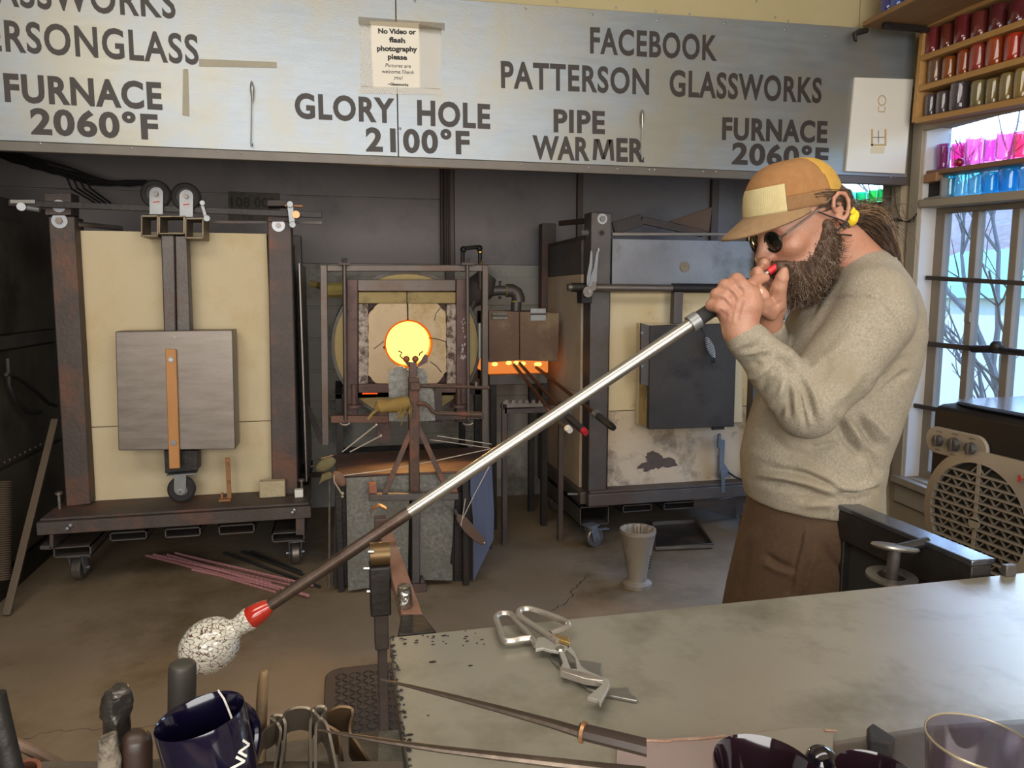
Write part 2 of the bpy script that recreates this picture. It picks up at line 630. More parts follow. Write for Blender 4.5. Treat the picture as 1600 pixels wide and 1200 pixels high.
# two dark iron rails across the sash
for (y0, y1, r) in (((1447, 434), (1640, 445), 0.011), ((1436, 536), (1640, 556), 0.013)):
    a = PX(*y0, XR + 0.03)
    c = PX(*y1, XR + 0.03)
    MB().bar(a, c, r * 2.2, r, (0, 0, 1)).build('rail', M['steel_rust'], win1, bevel=0.002)
MB().bar(PX(1426, 633, XR + 0.03), PX(1470, 641, XR + 0.03), 0.025, 0.012, (0, 0, 1)).build('rail', M['steel_rust'], win1, bevel=0.002)
# latch on the lower rail and catch on the muntin
lt = MB()
lt.sphere(PX(1557, 541, XR + 0.02), 0.03, 14, 10)
lt.cyl(PX(1520, 545, XR + 0.02), PX(1550, 545, XR + 0.02), 0.02, n=12)
lt.cyl(PX(1557, 545, XR + 0.02), PX(1600, 550, XR + 0.02), 0.012, n=10)
lt.build('latch', M['steel_black'], win1)
MB().box(tuple(PX(1514, 503, XS - 0.03)), tuple(PX(1507, 488, XS - 0.03) + Vector((0.02, 0, 0)))).build('catch', m_trimd, win1)
# window_2, further back, mostly hidden by the glassblower
b = MB()
for lo, hi in (((XR - 0.02, W2Y0 - 0.08, W2Z0 - 0.08), (XR + 0.004, W2Y0, W2Z1 + 0.08)), ((XR - 0.02, W2Y1, W2Z0 - 0.08), (XR + 0.004, W2Y1 + 0.08, W2Z1 + 0.08)),
               ((XR - 0.02, W2Y0, W2Z1), (XR + 0.004, W2Y1, W2Z1 + 0.08)), ((XR - 0.02, W2Y0, W2Z0 - 0.08), (XR + 0.004, W2Y1, W2Z0))):
    b.box(lo, hi)
win2 = struct(b, 'window_2', m_trim, bevel=0.004)
zg = PX(1350, 321, XR + 0.05).z
MB().box((XR - 0.02, W2Y0 + 0.002, zg - 0.045), (XR + TH, W2Y1 - 0.002, zg - 0.005)).build('shelf', m_brown, win2, bevel=0.003)
for y in (W2Y0 + 0.02, W2Y0 + 0.52, W2Y1 - 0.02):
    MB().box((XS - 0.02, y - 0.018, W2Z0), (XS + 0.03, y + 0.018, zg - 0.05)).build('muntin', m_trimd, win2, bevel=0.003)
for y0, y1 in ((W2Y0, W2Y0 + 0.52), (W2Y0 + 0.52, W2Y1)):
    MB().box((XS + 0.004, y0, W2Z0), (XS + 0.008, y1, W2Z1)).build('pane', m_pane, win2)
# black and white measuring strip on the far window post
st = thing('measuring_strip', tuple(PX(1222, 530, XR - 0.03)), 'black and white banded measuring strip on the post beside the far window', 'ruler')
p0 = PX(1222.5, 560, XR - 0.03)
p1 = PX(1224.5, 440, XR - 0.03)
for k in range(12):
    a = p0.lerp(p1, k / 12)
    c = p0.lerp(p1, (k + 0.96) / 12)
    MB().bar(a, c, 0.03, 0.006, (0, 1, 0)).build('band', M['white_paint'] if k % 2 else M['rubber'], st)
# corner post and cable between the two windows
MB().box((XR - 0.05, R_(1404, 400).y - 0.05, 0), (XR + 0.005, R_(1404, 400).y + 0.03, 2.12)).build('post', m_wallr, wall_r, bevel=0.004)
cb = MB()
cb.tube([PX(1398, 292, XR - 0.06), PX(1399, 320, XR - 0.06), PX(1408, 343, XR - 0.06), PX(1412, 346, XR - 0.06)], 0.002, 6)
for k in range(3):
    cb.tube([PX(1388 + k, 344, XR - 0.06), PX(1402, 341 + 2 * k, XR - 0.06), PX(1418, 348 - k, XR - 0.06), PX(1427, 346 - 3 * k, XR - 0.06), PX(1433, 333, XR - 0.06)], 0.0025, 6)
tag(cb.build('cable', M['wire_black']), 'thin black cable looped on the tan post between the windows', 'cable')

# ------------------------------------------------------------------ out of doors: yard, green boarded shed with a pale roof, bare trees
m_yard = mat('winter_yard', '#75695b', '#8a7d6e', 1.5, 0.95)
yard = MB().box((XR + 0.35, -12, -0.6), (40, 30, -0.5))
struct(yard, 'ground', m_yard)
hill = MB()
hv = []
nx, ny = 10, 22
for i in range(nx):
    for j in range(ny):
        x = 13 + i * 2.2
        y = -14 + j * 2.2
        hv.append((x, y, -0.6 + max(0, i) * 0.95 + 0.5 * noise.noise(Vector((x * 0.2, y * 0.2, 0)))))
hill.add(hv, [(i * ny + j, i * ny + j + 1, (i + 1) * ny + j + 1, (i + 1) * ny + j) for i in range(nx - 1) for j in range(ny - 1)])
struct(hill, 'hill', mat('leafless_hillside', '#7d6c66', '#a3938c', 3, 0.95, c3='#8f7263', s3=2.5, t3=0.5))
shed = thing('shed', (8.2, 6.0, -0.5), 'green boarded shed with a pale roof outside the right window', 'shed')
m_shed = mat('green_siding', '#4f7f74', '#5d8d80', 4, 0.7)
m_roof = mat('pale_roof', '#e6e2da', '#f2efe8', 3, 0.6)
SX = 7.2
for k in range(9):
    z0 = -0.5 + k * 0.27
    MB().bar((SX + 0.02, 3.2, z0 + 0.135), (SX, 6.3, z0 + 0.135), 0.275, 0.04, (0.12, 0, 1)).build('siding_board', m_shed, shed, bevel=0.004)
MB().box((SX + 0.06, 3.2, -0.5), (SX + 2.6, 6.3, 1.9)).build('wall', m_shed, shed)
b = MB()
b.prism([(SX - 0.25, 3.0, 1.75), (SX + 1.4, 3.0, 2.6), (SX + 3.0, 3.0, 1.75), (SX + 3.0, 3.0, 1.83), (SX + 1.4, 3.0, 2.7), (SX - 0.25, 3.0, 1.83)], (0, 3.5, 0))
b.build('roof', m_shed, shed)
barn = thing('barn', (9.0, 8.5, -0.5), 'sunlit white walled barn with a green roof beyond the shed', 'barn')
MB().box((9.2, 7.2, -0.5), (12.5, 11, 1.5)).build('wall', M['white_paint'], barn)
MB().prism([(8.9, 7.0, 1.45), (10.8, 7.0, 2.25), (12.8, 7.0, 1.45)], (0, 4.3, 0)).build('roof', mat('green_roof', '#6fae90', '#80bd9e', 3, 0.6), barn)
m_bark = mat('grey_bark', '#8c8078', '#a0948a', 8, 0.9)
def bare_tree(x, y, h, seed, lab):
    rnd = random.Random(seed)
    b = MB()
    def grow(p, d, L, r, lev):
        pts = [p]
        q = p.copy()
        dd = d.copy()
        for _ in range(4):
            dd = (dd + Vector((rnd.uniform(-1, 1), rnd.uniform(-1, 1), rnd.uniform(-0.3, 0.7))) * 0.16).normalized()
            q = q + dd * (L / 4)
            pts.append(q.copy())
        b.tube(pts, [r, r * 0.9, r * 0.8, r * 0.7, r * 0.55], 5)
        if lev < 4:
            for _ in range(3 if lev else 5):
                k = rnd.randint(1, 4)
                nd = (dd + Vector((rnd.uniform(-1, 1), rnd.uniform(-1, 1), rnd.uniform(-0.2, 0.8))) * 0.9).normalized()
                grow(pts[k], nd, L * rnd.uniform(0.5, 0.75), r * 0.55, lev + 1)
    grow(Vector((x, y, -0.5)), Vector((0, 0, 1)), h * 0.45, 0.045, 0)
    tag(b.build('bare_tree', m_bark), lab, 'tree')
bare_tree(5.4, 4.95, 4.2, 3, 'bare thin tree just outside the window beside the pale barn wall')
bare_tree(5.9, 3.75, 4.6, 5, 'bare thin tree right outside the window nearest the picture edge')

# ------------------------------------------------------------------ metal hood sign
YS = 3.7
def S_(px, py, o=0.0):
    return PY(px, py, YS - o)
m_sign = mat('galvanised_sign_sheet', '#858c92', '#979ea3', 7, 0.42, 0.6, 0.06, 70, stretch=(0.5, 1, 3.5), c3='#949287', s3=1.6, t3=0.5, rvar=0.08)
zb0 = S_(700, 248).z
zb1 = zb0 - 0.044
sign = thing('hood_sign', (0.6, YS, zb1), 'long galvanised sheet metal hood sign with brown hand cut lettering above the furnaces', 'sign')
xs0, xs1, xs2 = XL + 0.02, S_(620, 100).x, S_(1424, 160).x
zt0 = 3.02
def top_z(x):
    a = S_(800, 5)
    c = S_(1340, 43)
    return a.z + (x - a.x) * (c.z - a.z) / (c.x - a.x)
for (a, c) in ((xs0, xs1 - 0.0015), (xs1 + 0.0015, xs2)):
    MB().prism([(a, YS, zb0), (c, YS, zb0), (c, YS, top_z(c)), (a, YS, top_z(a))], (0, 0.012, 0)).build('sheet_panel', m_sign, sign, bevel=0.002)
MB().box((xs0, YS - 0.004, zb1), (xs2, YS + 0.03, zb0 - 0.001)).build('bottom_flange', mat('dull_flange', '#5c5650', '#6a645c', 6, 0.5, 0.5), sign, bevel=0.003)
def screw(p, n, parent, r=0.006, m=None):
    b = MB().lathe([(0, -0.001), (r, -0.001), (r * 0.9, r * 0.35), (r * 0.4, r * 0.6), (0.0, r * 0.65)], p, n, 8)
    return b.build('screw', m or M['zinc'], parent)
for px, py in ((63, 224), (205, 231), (340, 236), (377, 239), (467, 243), (588, 248), (703, 253), (815, 257), (920, 262), (965, 264), (1015, 265), (1023, 265), (1099, 268), (1119, 268), (1306, 274), (1392, 277)):
    screw(S_(px, py, 0.004), (0, -1, 0), sign)
for px, py in ((625, 201), (821, 14), (925, 23), (1027, 32), (1132, 37), (1227, 46), (1290, 56), (648, 2)):
    screw(S_(px, py, 0.0), (0, -1, 0), sign, 0.007)
def letters(s, a, b_, h, bold, space=1.0):
    p0, p1 = S_(*a), S_(*b_)
    hh = h * (p0 - CAM).dot(FWD) / F_PX * 1.0
    hh = (S_(a[0], a[1] - h) - p0).length
    hh2 = (S_(b_[0], b_[1] - h) - p1).length
    return text_obj('lettering', s, p0, p1, (hh + hh2) / 2, (0, -1, 0), M['letter'], sign, bold, 0.002, space)
letters('GLASSWORKS', (-78, 2), (275, 28), 46, 0.022, 1.1)
letters('PATTERSONGLASS', (-168, 67), (311, 100), 46, 0.022, 1.1)
letters('FURNACE', (8, 157), (254, 170), 40, 0.036, 1.1)
letters('2060°F', (49, 208), (248, 217), 37, 0.036, 1.1)
letters('GLORY', (461, 183), (617, 191), 36, 0.036, 1.1)
letters('HOLE', (652, 194), (766, 200), 36, 0.036, 1.1)
letters('2100°F', (572, 235), (734, 240), 34, 0.036, 1.12)
letters('FACEBOOK', (922, 82), (1120, 94), 38, 0.026, 1.1)
letters('PATTERSON', (783, 136), (1014, 147), 39, 0.026, 1.1)
letters('GLASSWORKS', (1046, 149), (1283, 160), 38, 0.026, 1.1)
letters('PIPE', (865, 205), (945, 208), 33, 0.036, 1.1)
letters('WAR', (832, 247), (921, 250), 34, 0.036, 1.06)
letters('ER', (963, 251), (1007, 252), 34, 0.036, 1.06)
def m_pt(u, v):
    return S_(926 + 34 * u, 250 + 1.2 * u - 33 * v, 0.002)
mm = MB()
for q in (((0, 0), (0.17, 0), (0.27, 1), (0.06, 1)), ((0.83, 0), (1, 0), (0.94, 1), (0.73, 1)), ((0.13, 1), (0.33, 1), (0.58, 0.05), (0.42, 0.05)), ((0.67, 1), (0.87, 1), (0.58, 0.05), (0.42, 0.05))):
    mm.add([m_pt(u, v) for u, v in q], [(0, 1, 2, 3)])
mm.build('lettering', M['letter'], sign)
letters('FURNACE', (1128, 217), (1292, 222), 32, 0.036, 1.1)
letters('2060°F', (1143, 255), (1293, 263), 31, 0.036, 1.1)

def flat(name, pxs, off, th, m, parent=None):
    """thin sheet on the sign, corners in picture order"""
    return MB().prism([S_(x, y, off) for x, y in pxs], (0, -th, 0)).build(name, m, parent)
note = thing('paper_notice', tuple(S_(620, 137, 0.002)), 'white paper notice about photography taped to the middle of the metal sign', 'notice')
flat('sheet', [(583, 137), (657, 137), (655, 36), (578, 33)], 0.001, 0.0015, M['paper'], note)
m_tape = thin_glass('clear_tape', '#efece6', 0.1, 0.08)
for q in ([(560, 26), (695, 36), (695, 48), (560, 38)], [(560, 134), (690, 138), (690, 148), (560, 146)], [(562, 38), (580, 38), (582, 136), (564, 136)], [(654, 38), (690, 44), (688, 140), (656, 138)]):
    flat('tape', q, 0.003, 0.0008, m_tape, note)
for s, x0, x1, y, h, bd in (('No Video or', 591, 650, 53, 7.5, 0.04), ('flash', 608, 633, 66.5, 7.5, 0.04), ('photography', 589, 652, 80, 7.5, 0.04), ('please', 606, 636, 93, 7.5, 0.04),
                            ('Pictures are', 602, 642, 105.5, 5.5, 0.0), ('welcome.Thank', 597, 647, 115, 5.5, 0.0), ('you!', 615, 629, 124, 5.5, 0.0), ('~Glassworks', 606, 638, 134, 4, 0.03)):
    p0, p1 = S_(x0, y - 0.6), S_(x1, y + 0.9)
    text_obj('print', s, p0, p1, (S_(x0, y - h) - S_(x0, y)).length, (0, -1, 0), M['ink'], note, bd, 0.0042, 1.0, 0.2 if bd == 0 else 0)
m_tape2 = mat('old_masking_tape', '#8e8775', '#9a937f', 20, 0.6)
for n_, q, lab in (('tape_strip', [(311, 92), (432, 97), (433, 106), (311, 104)], 'long horizontal strip of old tape on the sign right of the handle name'),
                   ('tape_strip', [(286, 108), (294, 108), (296, 182), (285, 180)], 'short upright strip of crumpled tape beside the left furnace temperature')):
    tag(flat(n_, q, 0.001, 0.001, m_tape2), lab, 'tape')
plq = thing('white_board', tuple(S_(1370, 270, 0.01)), 'white board hung on the right end of the sign near the glass rack', 'board')
flat('board', [(1319, 268), (1411, 272), (1424, 125), (1333, 122)], 0.002, 0.014, mat('white_board_paint', '#d6d2c6', '#dfdbd0', 3, 0.6), plq)
m_tan = mat('tan_stain', '#b3996a', '#bfa778', 8, 0.8)
def frame_px(x0, y0, x1_, y1_, t):
    for q in ([(x0, y0), (x0 + t, y0), (x0 + t, y1_), (x0, y1_)], [(x1_ - t, y0), (x1_, y0), (x1_, y1_), (x1_ - t, y1_)], [(x0, y1_ - t), (x1_, y1_ - t), (x1_, y1_), (x0, y1_)]):
        flat('stain_mark', q, 0.0165, 0.0006, m_tan, plq)
frame_px(1361, 202, 1385, 228, 3)
flat('stain_mark', [(1361, 229), (1383, 229), (1381, 240), (1360, 240)], 0.0165, 0.0006, mat('faint_stain', '#cdbf9f', '#d3c6a8', 6, 0.8), plq)
for q in ([(1372, 204), (1373, 204), (1373, 224), (1372, 224)], [(1364, 214), (1382, 214), (1382, 215), (1364, 215)]):
    flat('line_mark', q, 0.0165, 0.0006, M['steel_grey'], plq)
rb = MB()
c0 = S_(1378, 157, 0.0167)
rb.tube([c0 + Vector((math.cos(t) * 0.024, 0, math.sin(t) * 0.026)) for t in [i * 2 * math.pi / 16 for i in range(16)]], 0.003, 6, closed=True)
rb.tube([c0 + Vector((-0.02, 0, -0.032)), c0 + Vector((-0.02, 0, -0.06)), c0 + Vector((0.02, 0, -0.06)), c0 + Vector((0.022, 0, -0.032))], 0.003, 6)
rb.build('outline_mark', m_tan, plq)
# two slender hooks with a bright drop that hang in front of the sign
for k, (x, y0, y1, lab) in enumerate(((393, 125, 228, 'slender glass drop with a wire stem hanging on the left part of the sign'), (1004, 170, 250, 'slender glass drop with a wire stem over the pipe warmer lettering'))):
    t = thing('glass_drop', tuple(S_(x, y1, 0.02)), lab, 'ornament')
    a = S_(x, y0, 0.02)
    c = S_(x, y0 + 26, 0.02)
    MB().lathe([(0.0, 0), (0.006, -0.015), (0.009, -0.04), (0.006, -0.07), (0.002, -0.095)], a, (0, 0, 1), 10).build('drop', M['steel_bright'], t)
    MB().tube([c, S_(x - 1, y1, 0.018)], 0.0022, 6).build('stem', M['zinc'], t)
    MB().tube([S_(x, y1, 0.006), S_(x + 1, y1, 0.02), S_(x + 2, y1 - 4, 0.03)], 0.002, 6).build('hook', M['wire_black'], t)
# beige boards above the sign
ub = MB().box((XL, YS + 0.03, zb0 + 0.5), (S_(1352, 46).x - 0.02, YS + 0.07, ZC))
up_ = struct(ub, 'wall_upper', m_beige)
ub2 = MB().box((S_(1352, 46).x - 0.015, YS + 0.03, zb0 + 0.5), (XR, YS + 0.07, ZC)).build('board', m_beige, up_)
for px, py in ((870, 3), (962, 12), (1024, 18), (1077, 22), (1211, 27), (1231, 33), (1182, 2)):
    screw(PY(px, py, YS + 0.03), (0, -1, 0), up_, 0.006)
# licence plate and conduits on the back wall
pl = thing('number_plate', tuple(PY(397, 325, YB - 0.03)), 'old rust stained number plate on the dark back wall behind the left furnace rail', 'plate')
q = [PY(357, 345, YB - 0.03), PY(437, 345, YB - 0.03), PY(437, 302, YB - 0.03), PY(357, 299, YB - 0.03)]
MB().prism(q, (0, 0.006, 0)).build('plate', mat('stained_plate', '#4d463a', '#5c5446', 8, 0.6, 0.2, c3='#3d3226', s3=14, t3=0.55), pl, bevel=0.002)
text_obj('digits', '108 003', PY(361, 323, YB - 0.03), PY(430, 324, YB - 0.03), 0.06, (0, -1, 0), mat('plate_ink', '#2e2019'), pl, 0.02, 0.002)
cd = MB()
for k, px in enumerate((690, 695, 701)):
    cd.cyl(PY(px, 262, YB - 0.075), PY(px + 1, 420, YB - 0.075), 0.012 - 0.002 * k, n=10)
tag(cd.build('conduit', M['steel_rust']), 'bundle of thin rusty conduits running down the back wall behind the glory hole', 'pipe')
wi = MB()
rnd = random.Random(4)
for k in range(9):
    pts = []
    for t in range(9):
        x = -10 + t * 30
        y = 230 + 9 * t + rnd.uniform(-4, 4) + k * 1.5
        if t > 5:
            y = 284 + rnd.uniform(-2, 2) + k * 0.6
        pts.append(PY(x, y, YB - 0.3 + k * 0.02))
    wi.tube(pts, 0.008, 6)
for k in range(4):
    wi.tube([PY(105 + 9 * k, 278, YB - 0.25), PY(112 + 10 * k, 295, YB - 0.25), PY(150 + 8 * k, 318, YB - 0.25)], 0.006, 5)
tag(wi.build('cable_bundle', M['wire_black']), 'sagging bundle of black cables along the top left of the dark back wall', 'cable')
# ------------------------------------------------------------------ furnaces
def pbox(b, x0, y0, x1, y1, Y, dep, skew=None):
    """block whose front face fills a picture rectangle at depth Y and runs back by dep"""
    q = [PY(x0, y1, Y), PY(x1, y1, Y), PY(x1, y0, Y), PY(x0, y0, Y)]
    return b.prism(q, (0, dep, 0))
def qbox(b, pts, Y, dep):
    return b.prism([PY(x, y, Y) for x, y in pts], (0, dep, 0))
def wbox(b, x0, x1, y0, y1, z0, z1):
    return b.box((x0, y0, z0), (x1, y1, z1))
def disc(b, c, axis, r, th, n=20):
    c = Vector(c)
    a = Vector(axis).normalized()
    return b.cyl(c - a * th / 2, c + a * th / 2, r, n=n)
def hexbolt(p, n, parent, r=0.012, washer=0.022, m=None):
    n = Vector(n)
    if washer:
        disc(MB(), Vector(p), n, washer, 0.004, 20).build('washer', m or M['washer'], parent)
    disc(MB(), Vector(p) + n * 0.008, n, r, 0.014, 6).build('bolt', m or M['steel_grey'], parent)
def caster(parent, c, r, yawdir, plate_z, wm=None):
    """swivel castor: c = wheel centre, yawdir = rolling direction"""
    c = Vector(c)
    d = Vector(yawdir).normalized()
    ax = Vector((d.y, -d.x, 0))
    wd = r * 0.75
    wheel = MB().lathe([(r * 0.3, -wd / 2), (r * 0.9, -wd / 2), (r, -wd * 0.35), (r, wd * 0.35), (r * 0.9, wd / 2), (r * 0.3, wd / 2)], c, ax, 24, closed=True).build('wheel', wm or M['steel_grey'], parent)
    disc(MB(), c, ax, r * 0.32, wd * 1.02, 14).build('hub', M['zinc'], wheel)
    b = MB()
    for s in (-1, 1):
        o = ax * (s * (wd / 2 + 0.008))
        b.bar(c + o - Vector((0, 0, r * 0.3)), c + o + Vector((0, 0, r * 1.25)) - d * r * 0.4, r * 0.8, 0.005, d)
    b.box((-wd * 0.75, -r * 0.7, 0), (wd * 0.75, r * 0.7, 0.006), Matrix.Translation(c + Vector((0, 0, r * 1.22)) - d * r * 0.4) @ Matrix.Rotation(math.atan2(d.y, d.x) - math.pi / 2, 4, 'Z'))
    b.cyl(c + Vector((0, 0, r * 1.2)) - d * r * 0.4, Vector((c.x, c.y, plate_z)) - d * r * 0.4, r * 0.35, n=14)
    b.build('fork', M['zinc'], parent, bevel=0.001)
    MB().bar(c + ax * (wd * 0.8) + Vector((0, 0, r * 0.9)), c + ax * (wd * 0.8) + Vector((0, 0, r * 0.8)) + d * r * 1.3, 0.03, 0.005, ax).build('brake_lever', M['zinc'], parent, bevel=0.001)
    disc(MB(), c, ax, r * 0.14, wd + 0.05, 8).build('axle', M['zinc'], parent)

M['washer'] = mat('bright_washer', '#a3a6aa', '#b1b4b8', 12, 0.4, 0.3)
YL = 4.16
lf = thing('melting_furnace', (-0.82, 4.6, 0), 'melting furnace on the left with clean cream front panels and an orange wooden door handle', 'furnace')
# posts
for pts in ([(103, 792), (142, 788), (116, 338), (75, 338)], [(425, 779), (466, 776), (455, 342), (418, 342)]):
    qbox(MB(), pts, YL - 0.06, 0.14).build('post', M['steel_rust'], lf, bevel=0.006)
# insulation body and front boards
xa, xb = PY(128, 560, YL + 0.06).x, PY(423, 560, YL + 0.06).x
zt, zd, zs_ = PY(116, 360, YL + 0.02).z, PY(142, 788, YL + 0.02).z, PY(135, 668, YL + 0.02).z
xl, xr = PY(116, 360, YL + 0.02).x - 0.01, PY(424, 560, YL + 0.02).x
wbox(MB(), xl, xr, YL + 0.02, YL + 0.08, zs_ + 0.002, zt).build('front_panel', M['fibre'], lf, bevel=0.002)
wbox(MB(), xl, xr, YL + 0.02, YL + 0.08, zd - 0.02, zs_ - 0.002).build('front_panel', M['fibre'], lf, bevel=0.002)
wbox(MB(), xl - 0.09, xr + 0.1, YL + 0.081, 5.05, zd - 0.02, zt - 0.01).build('body', M['steel_dark'], lf, bevel=0.006)
for x in (xl - 0.12, xr + 0.1):
    wbox(MB(), x - 0.02, x + 0.04, 4.95, 5.03, zd - 0.02, zt + 0.05).build('rear_post', M['steel_dark'], lf, bevel=0.004)
wbox(MB(), xr + 0.155, xr + 0.165, YL + 0.05, 4.9, zd + 0.05, zt - 0.15).build('side_panel', M['steel_grey'], lf, bevel=0.002)
# post heads, bolts and clamps
for pts in ([(70, 336), (111, 336), (111, 301), (69, 302)], [(418, 346), (452, 346), (452, 333), (418, 333)], [(417, 322), (452, 322), (452, 312), (417, 312)]):
    qbox(MB(), pts, YL - 0.075, 0.12).build('rail_bracket', M['steel_rust'], lf, bevel=0.003)
hexbolt(PY(93, 345, YL - 0.064), (0, -1, 0), lf, 0.017, 0.036)
hexbolt(PY(435, 352, YL - 0.064), (0, -1, 0), lf, 0.013, 0.033)
hexbolt(PY(92, 322, YL - 0.079), (0, -1, 0), lf, 0.012, 0.03)
# rail with end stops
rail = MB().bar(PY(14, 317, YL - 0.11), PY(503, 336, YL - 0.11), 0.030, 0.02, (0, 0, 1)).build('rail', M['steel_black'], lf, bevel=0.002)
MB().bar(PY(16, 315, YL - 0.125), PY(55, 315, YL - 0.125), 0.018, 0.008, (0, 0, 1)).build('end_plate', M['steel_bright'], rail, bevel=0.001)
MB().bar(PY(330, 347, YL + 0.0), PY(503, 348, YL + 0.0), 0.014, 0.014, (0, 0, 1)).build('lower_rod', M['steel_dark'], lf)
b = MB()
b.cyl(PY(33, 323, YL - 0.15), PY(33, 323, YL - 0.08), 0.019, n=16)
b.cyl(PY(42, 325, YL - 0.12), PY(62, 328, YL - 0.12), 0.012, n=10)
b.build('clamp_screw', M['zinc'], lf)
b = MB()
b.bar(PY(453, 318, YL - 0.14), PY(457, 352, YL - 0.14), 0.03, 0.01, (1, 0, 0))
b.cyl(PY(453, 319, YL - 0.16), PY(453, 319, YL - 0.1), 0.017, n=12)
b.cyl(PY(457, 351, YL - 0.16), PY(457, 351, YL - 0.1), 0.017, n=12)
b.build('clamp_link', M['zinc'], lf, bevel=0.002)
m_copper = mat('coppery_steel', '#a67a55', '#b98c66', 10, 0.4, 0.8)
disc(MB(), PY(463, 336, YL - 0.13), (0, 1, 0), 0.019, 0.06, 14).build('roller', m_copper, lf)
MB().cyl(PY(445, 321, YL - 0.13), PY(473, 322, YL - 0.13), 0.008, n=10).build('pin', m_copper, lf)
b = MB()
b.bar(PY(316, 320, YL - 0.14), PY(322, 341, YL - 0.14), 0.016, 0.008, (1, 0, 0))
b.cyl(PY(316, 317, YL - 0.16), PY(316, 319, YL - 0.1), 0.013, n=10)
b.cyl(PY(323, 341, YL - 0.16), PY(323, 341, YL - 0.1), 0.016, n=12)
b.build('stop_link', M['zinc'], lf, bevel=0.001)
MB().cyl(PY(112, 349, YL - 0.02), PY(190, 357, YL + 0.2), 0.013, n=10).build('tie_rod', M['steel_grey'], lf)
# door trolley: two wheels on the rail, three square tubes, hanger
YT = YL - 0.11
for cx, cy in ((244, 304), (291, 308)):
    c = PY(cx, cy, YT)
    wh = MB().lathe([(0.045, -0.02), (0.062, -0.02), (0.07, -0.01), (0.07, 0.01), (0.062, 0.02), (0.045, 0.02)], c, (0, 1, 0), 32, closed=True).build('wheel', M['rubber'], lf)
    disc(MB(), c, (0, 1, 0), 0.046, 0.026, 24).build('hub', M['steel_black'], wh)
    arc = []
    xl_, yt_, yb_ = 11, 10, 30
    for k in range(11):
        a = math.pi * k / 10
        arc.append((cx + 11 * math.cos(a), cy - 1.5 - 10.5 * math.sin(a)))
    arc = [(cx + 10.5, cy + 31)] + arc + [(cx - 10.5, cy + 31)]
    for yy in (YT - 0.034, YT + 0.026):
        qbox(MB(), arc, yy, 0.008).build('wheel_bracket', M['zinc'], lf, bevel=0.001)
    hexbolt(PY(cx, cy - 1, YT - 0.036), (0, -1, 0), lf, 0.012, 0.0)
    lb = MB()
    cc = PY(cx, cy + 11, YT - 0.0345)
    disc(MB(), cc, (0, 1, 0), 0.017, 0.0015, 16).build('maker_badge', mat('badge', '#b5aaa5', '#c0b5b0', 30, 0.5), lf)
    MB().bar(PY(cx - 5, cy + 12, YT - 0.036), PY(cx + 5, cy + 11, YT - 0.036), 0.005, 0.001, (0, 0, 1)).build('badge_mark', mat('badge_red', '#a23a34'), lf)
def sq_tube(x0, y0, x1, y1, Y, dep, t, m):
    b = MB()
    o = [PY(x0, y1, Y), PY(x1, y1, Y), PY(x1, y0, Y), PY(x0, y0, Y)]
    c = (o[0] + o[2]) / 2
    i_ = [p + (c - p).normalized() * t * 1.3 for p in o]
    for a in range(4):
        d = (a + 1) % 4
        b.prism([o[a], o[d], i_[d], i_[a]], (0, dep, 0))
    return b.build('square_tube', m, lf, bevel=0.002)
m_tube = mat('scaled_steel', '#6f6250', '#8a7b64', 8, 0.5, 0.5, c3='#5a4e40', s3=10, t3=0.6)
sq_tube(220, 336, 247, 370, YT - 0.05, 0.17, 0.009, m_tube)
sq_tube(247, 337, 289, 366, YT - 0.05, 0.17, 0.009, m_tube)
sq_tube(289, 340, 318, 373, YT - 0.05, 0.17, 0.009, m_tube)
qbox(MB(), [(256, 520), (275, 520), (272, 367), (251, 367)], YT - 0.03, 0.08).build('hanger', M['steel_dark'], lf, bevel=0.006)
qbox(MB(), [(276, 520), (298, 520), (292, 368), (273, 368)], YT - 0.03, 0.08).build('hanger', M['steel_dark'], lf, bevel=0.006)
# door
YDF = YL - 0.2
d_ = qbox(MB(), [(185, 704), (368, 702), (363, 516), (180, 518)], YDF, 0.17)
door = d_.build('door', M['steel_grey'], lf, bevel=0.004)
qbox(MB(), [(186, 690), (374, 688), (370, 520), (182, 520)], YL - 0.03, 0.045).build('door_lining', mat('white_fibre', '#cfc8b8', '#d8d2c4', 5, 0.9), lf, bevel=0.003)
MB().prism([PY(x, y, YDF - 0.022) for x, y in [(264, 733), (281, 732), (275, 546), (258, 545)]], (0, 0.022, 0)).build('wooden_handle', M['wood_orange'], door, bevel=0.004)
for px, py in ((267, 562), (271, 692)):
    disc(MB(), PY(px, py, YDF - 0.024), (0, 1, 0), 0.014, 0.006, 14).build('washer', M['zinc'], door)
    disc(MB(), PY(px, py, YDF - 0.028), (0, 1, 0), 0.008, 0.008, 10).build('screw_head', M['steel_bright'], door)
disc(MB(), PY(273, 527, YDF - 0.002), (0, 1, 0), 0.006, 0.006, 10).build('screw_head', M['zinc'], door)
qbox(MB(), [(258, 740), (309, 735), (309, 704), (256, 704)], YDF + 0.05, 0.1).build('door_foot', M['steel_black'], lf, bevel=0.003)
c = PY(284, 764, YDF + 0.06)
wh = MB().lathe([(0.03, -0.018), (0.058, -0.02), (0.068, -0.01), (0.068, 0.01), (0.058, 0.02), (0.03, 0.018)], c, (0, 1, 0), 30, closed=True).build('door_wheel', M['rubber'], lf)
disc(MB(), c, (0, 1, 0), 0.034, 0.03, 20).build('hub', M['zinc'], wh)
arc = [(272, 741)] + [(281 + 9.5 * math.cos(math.pi + math.pi * k / 8), 764 - 10 * math.sin(math.pi + math.pi * k / 8)) for k in range(9)] + [(291, 741)]
qbox(MB(), arc, YDF + 0.03, 0.006).build('wheel_fork', M['zinc'], lf, bevel=0.001)
hexbolt(PY(282, 768, YDF + 0.028), (0, -1, 0), lf, 0.009, 0.012)
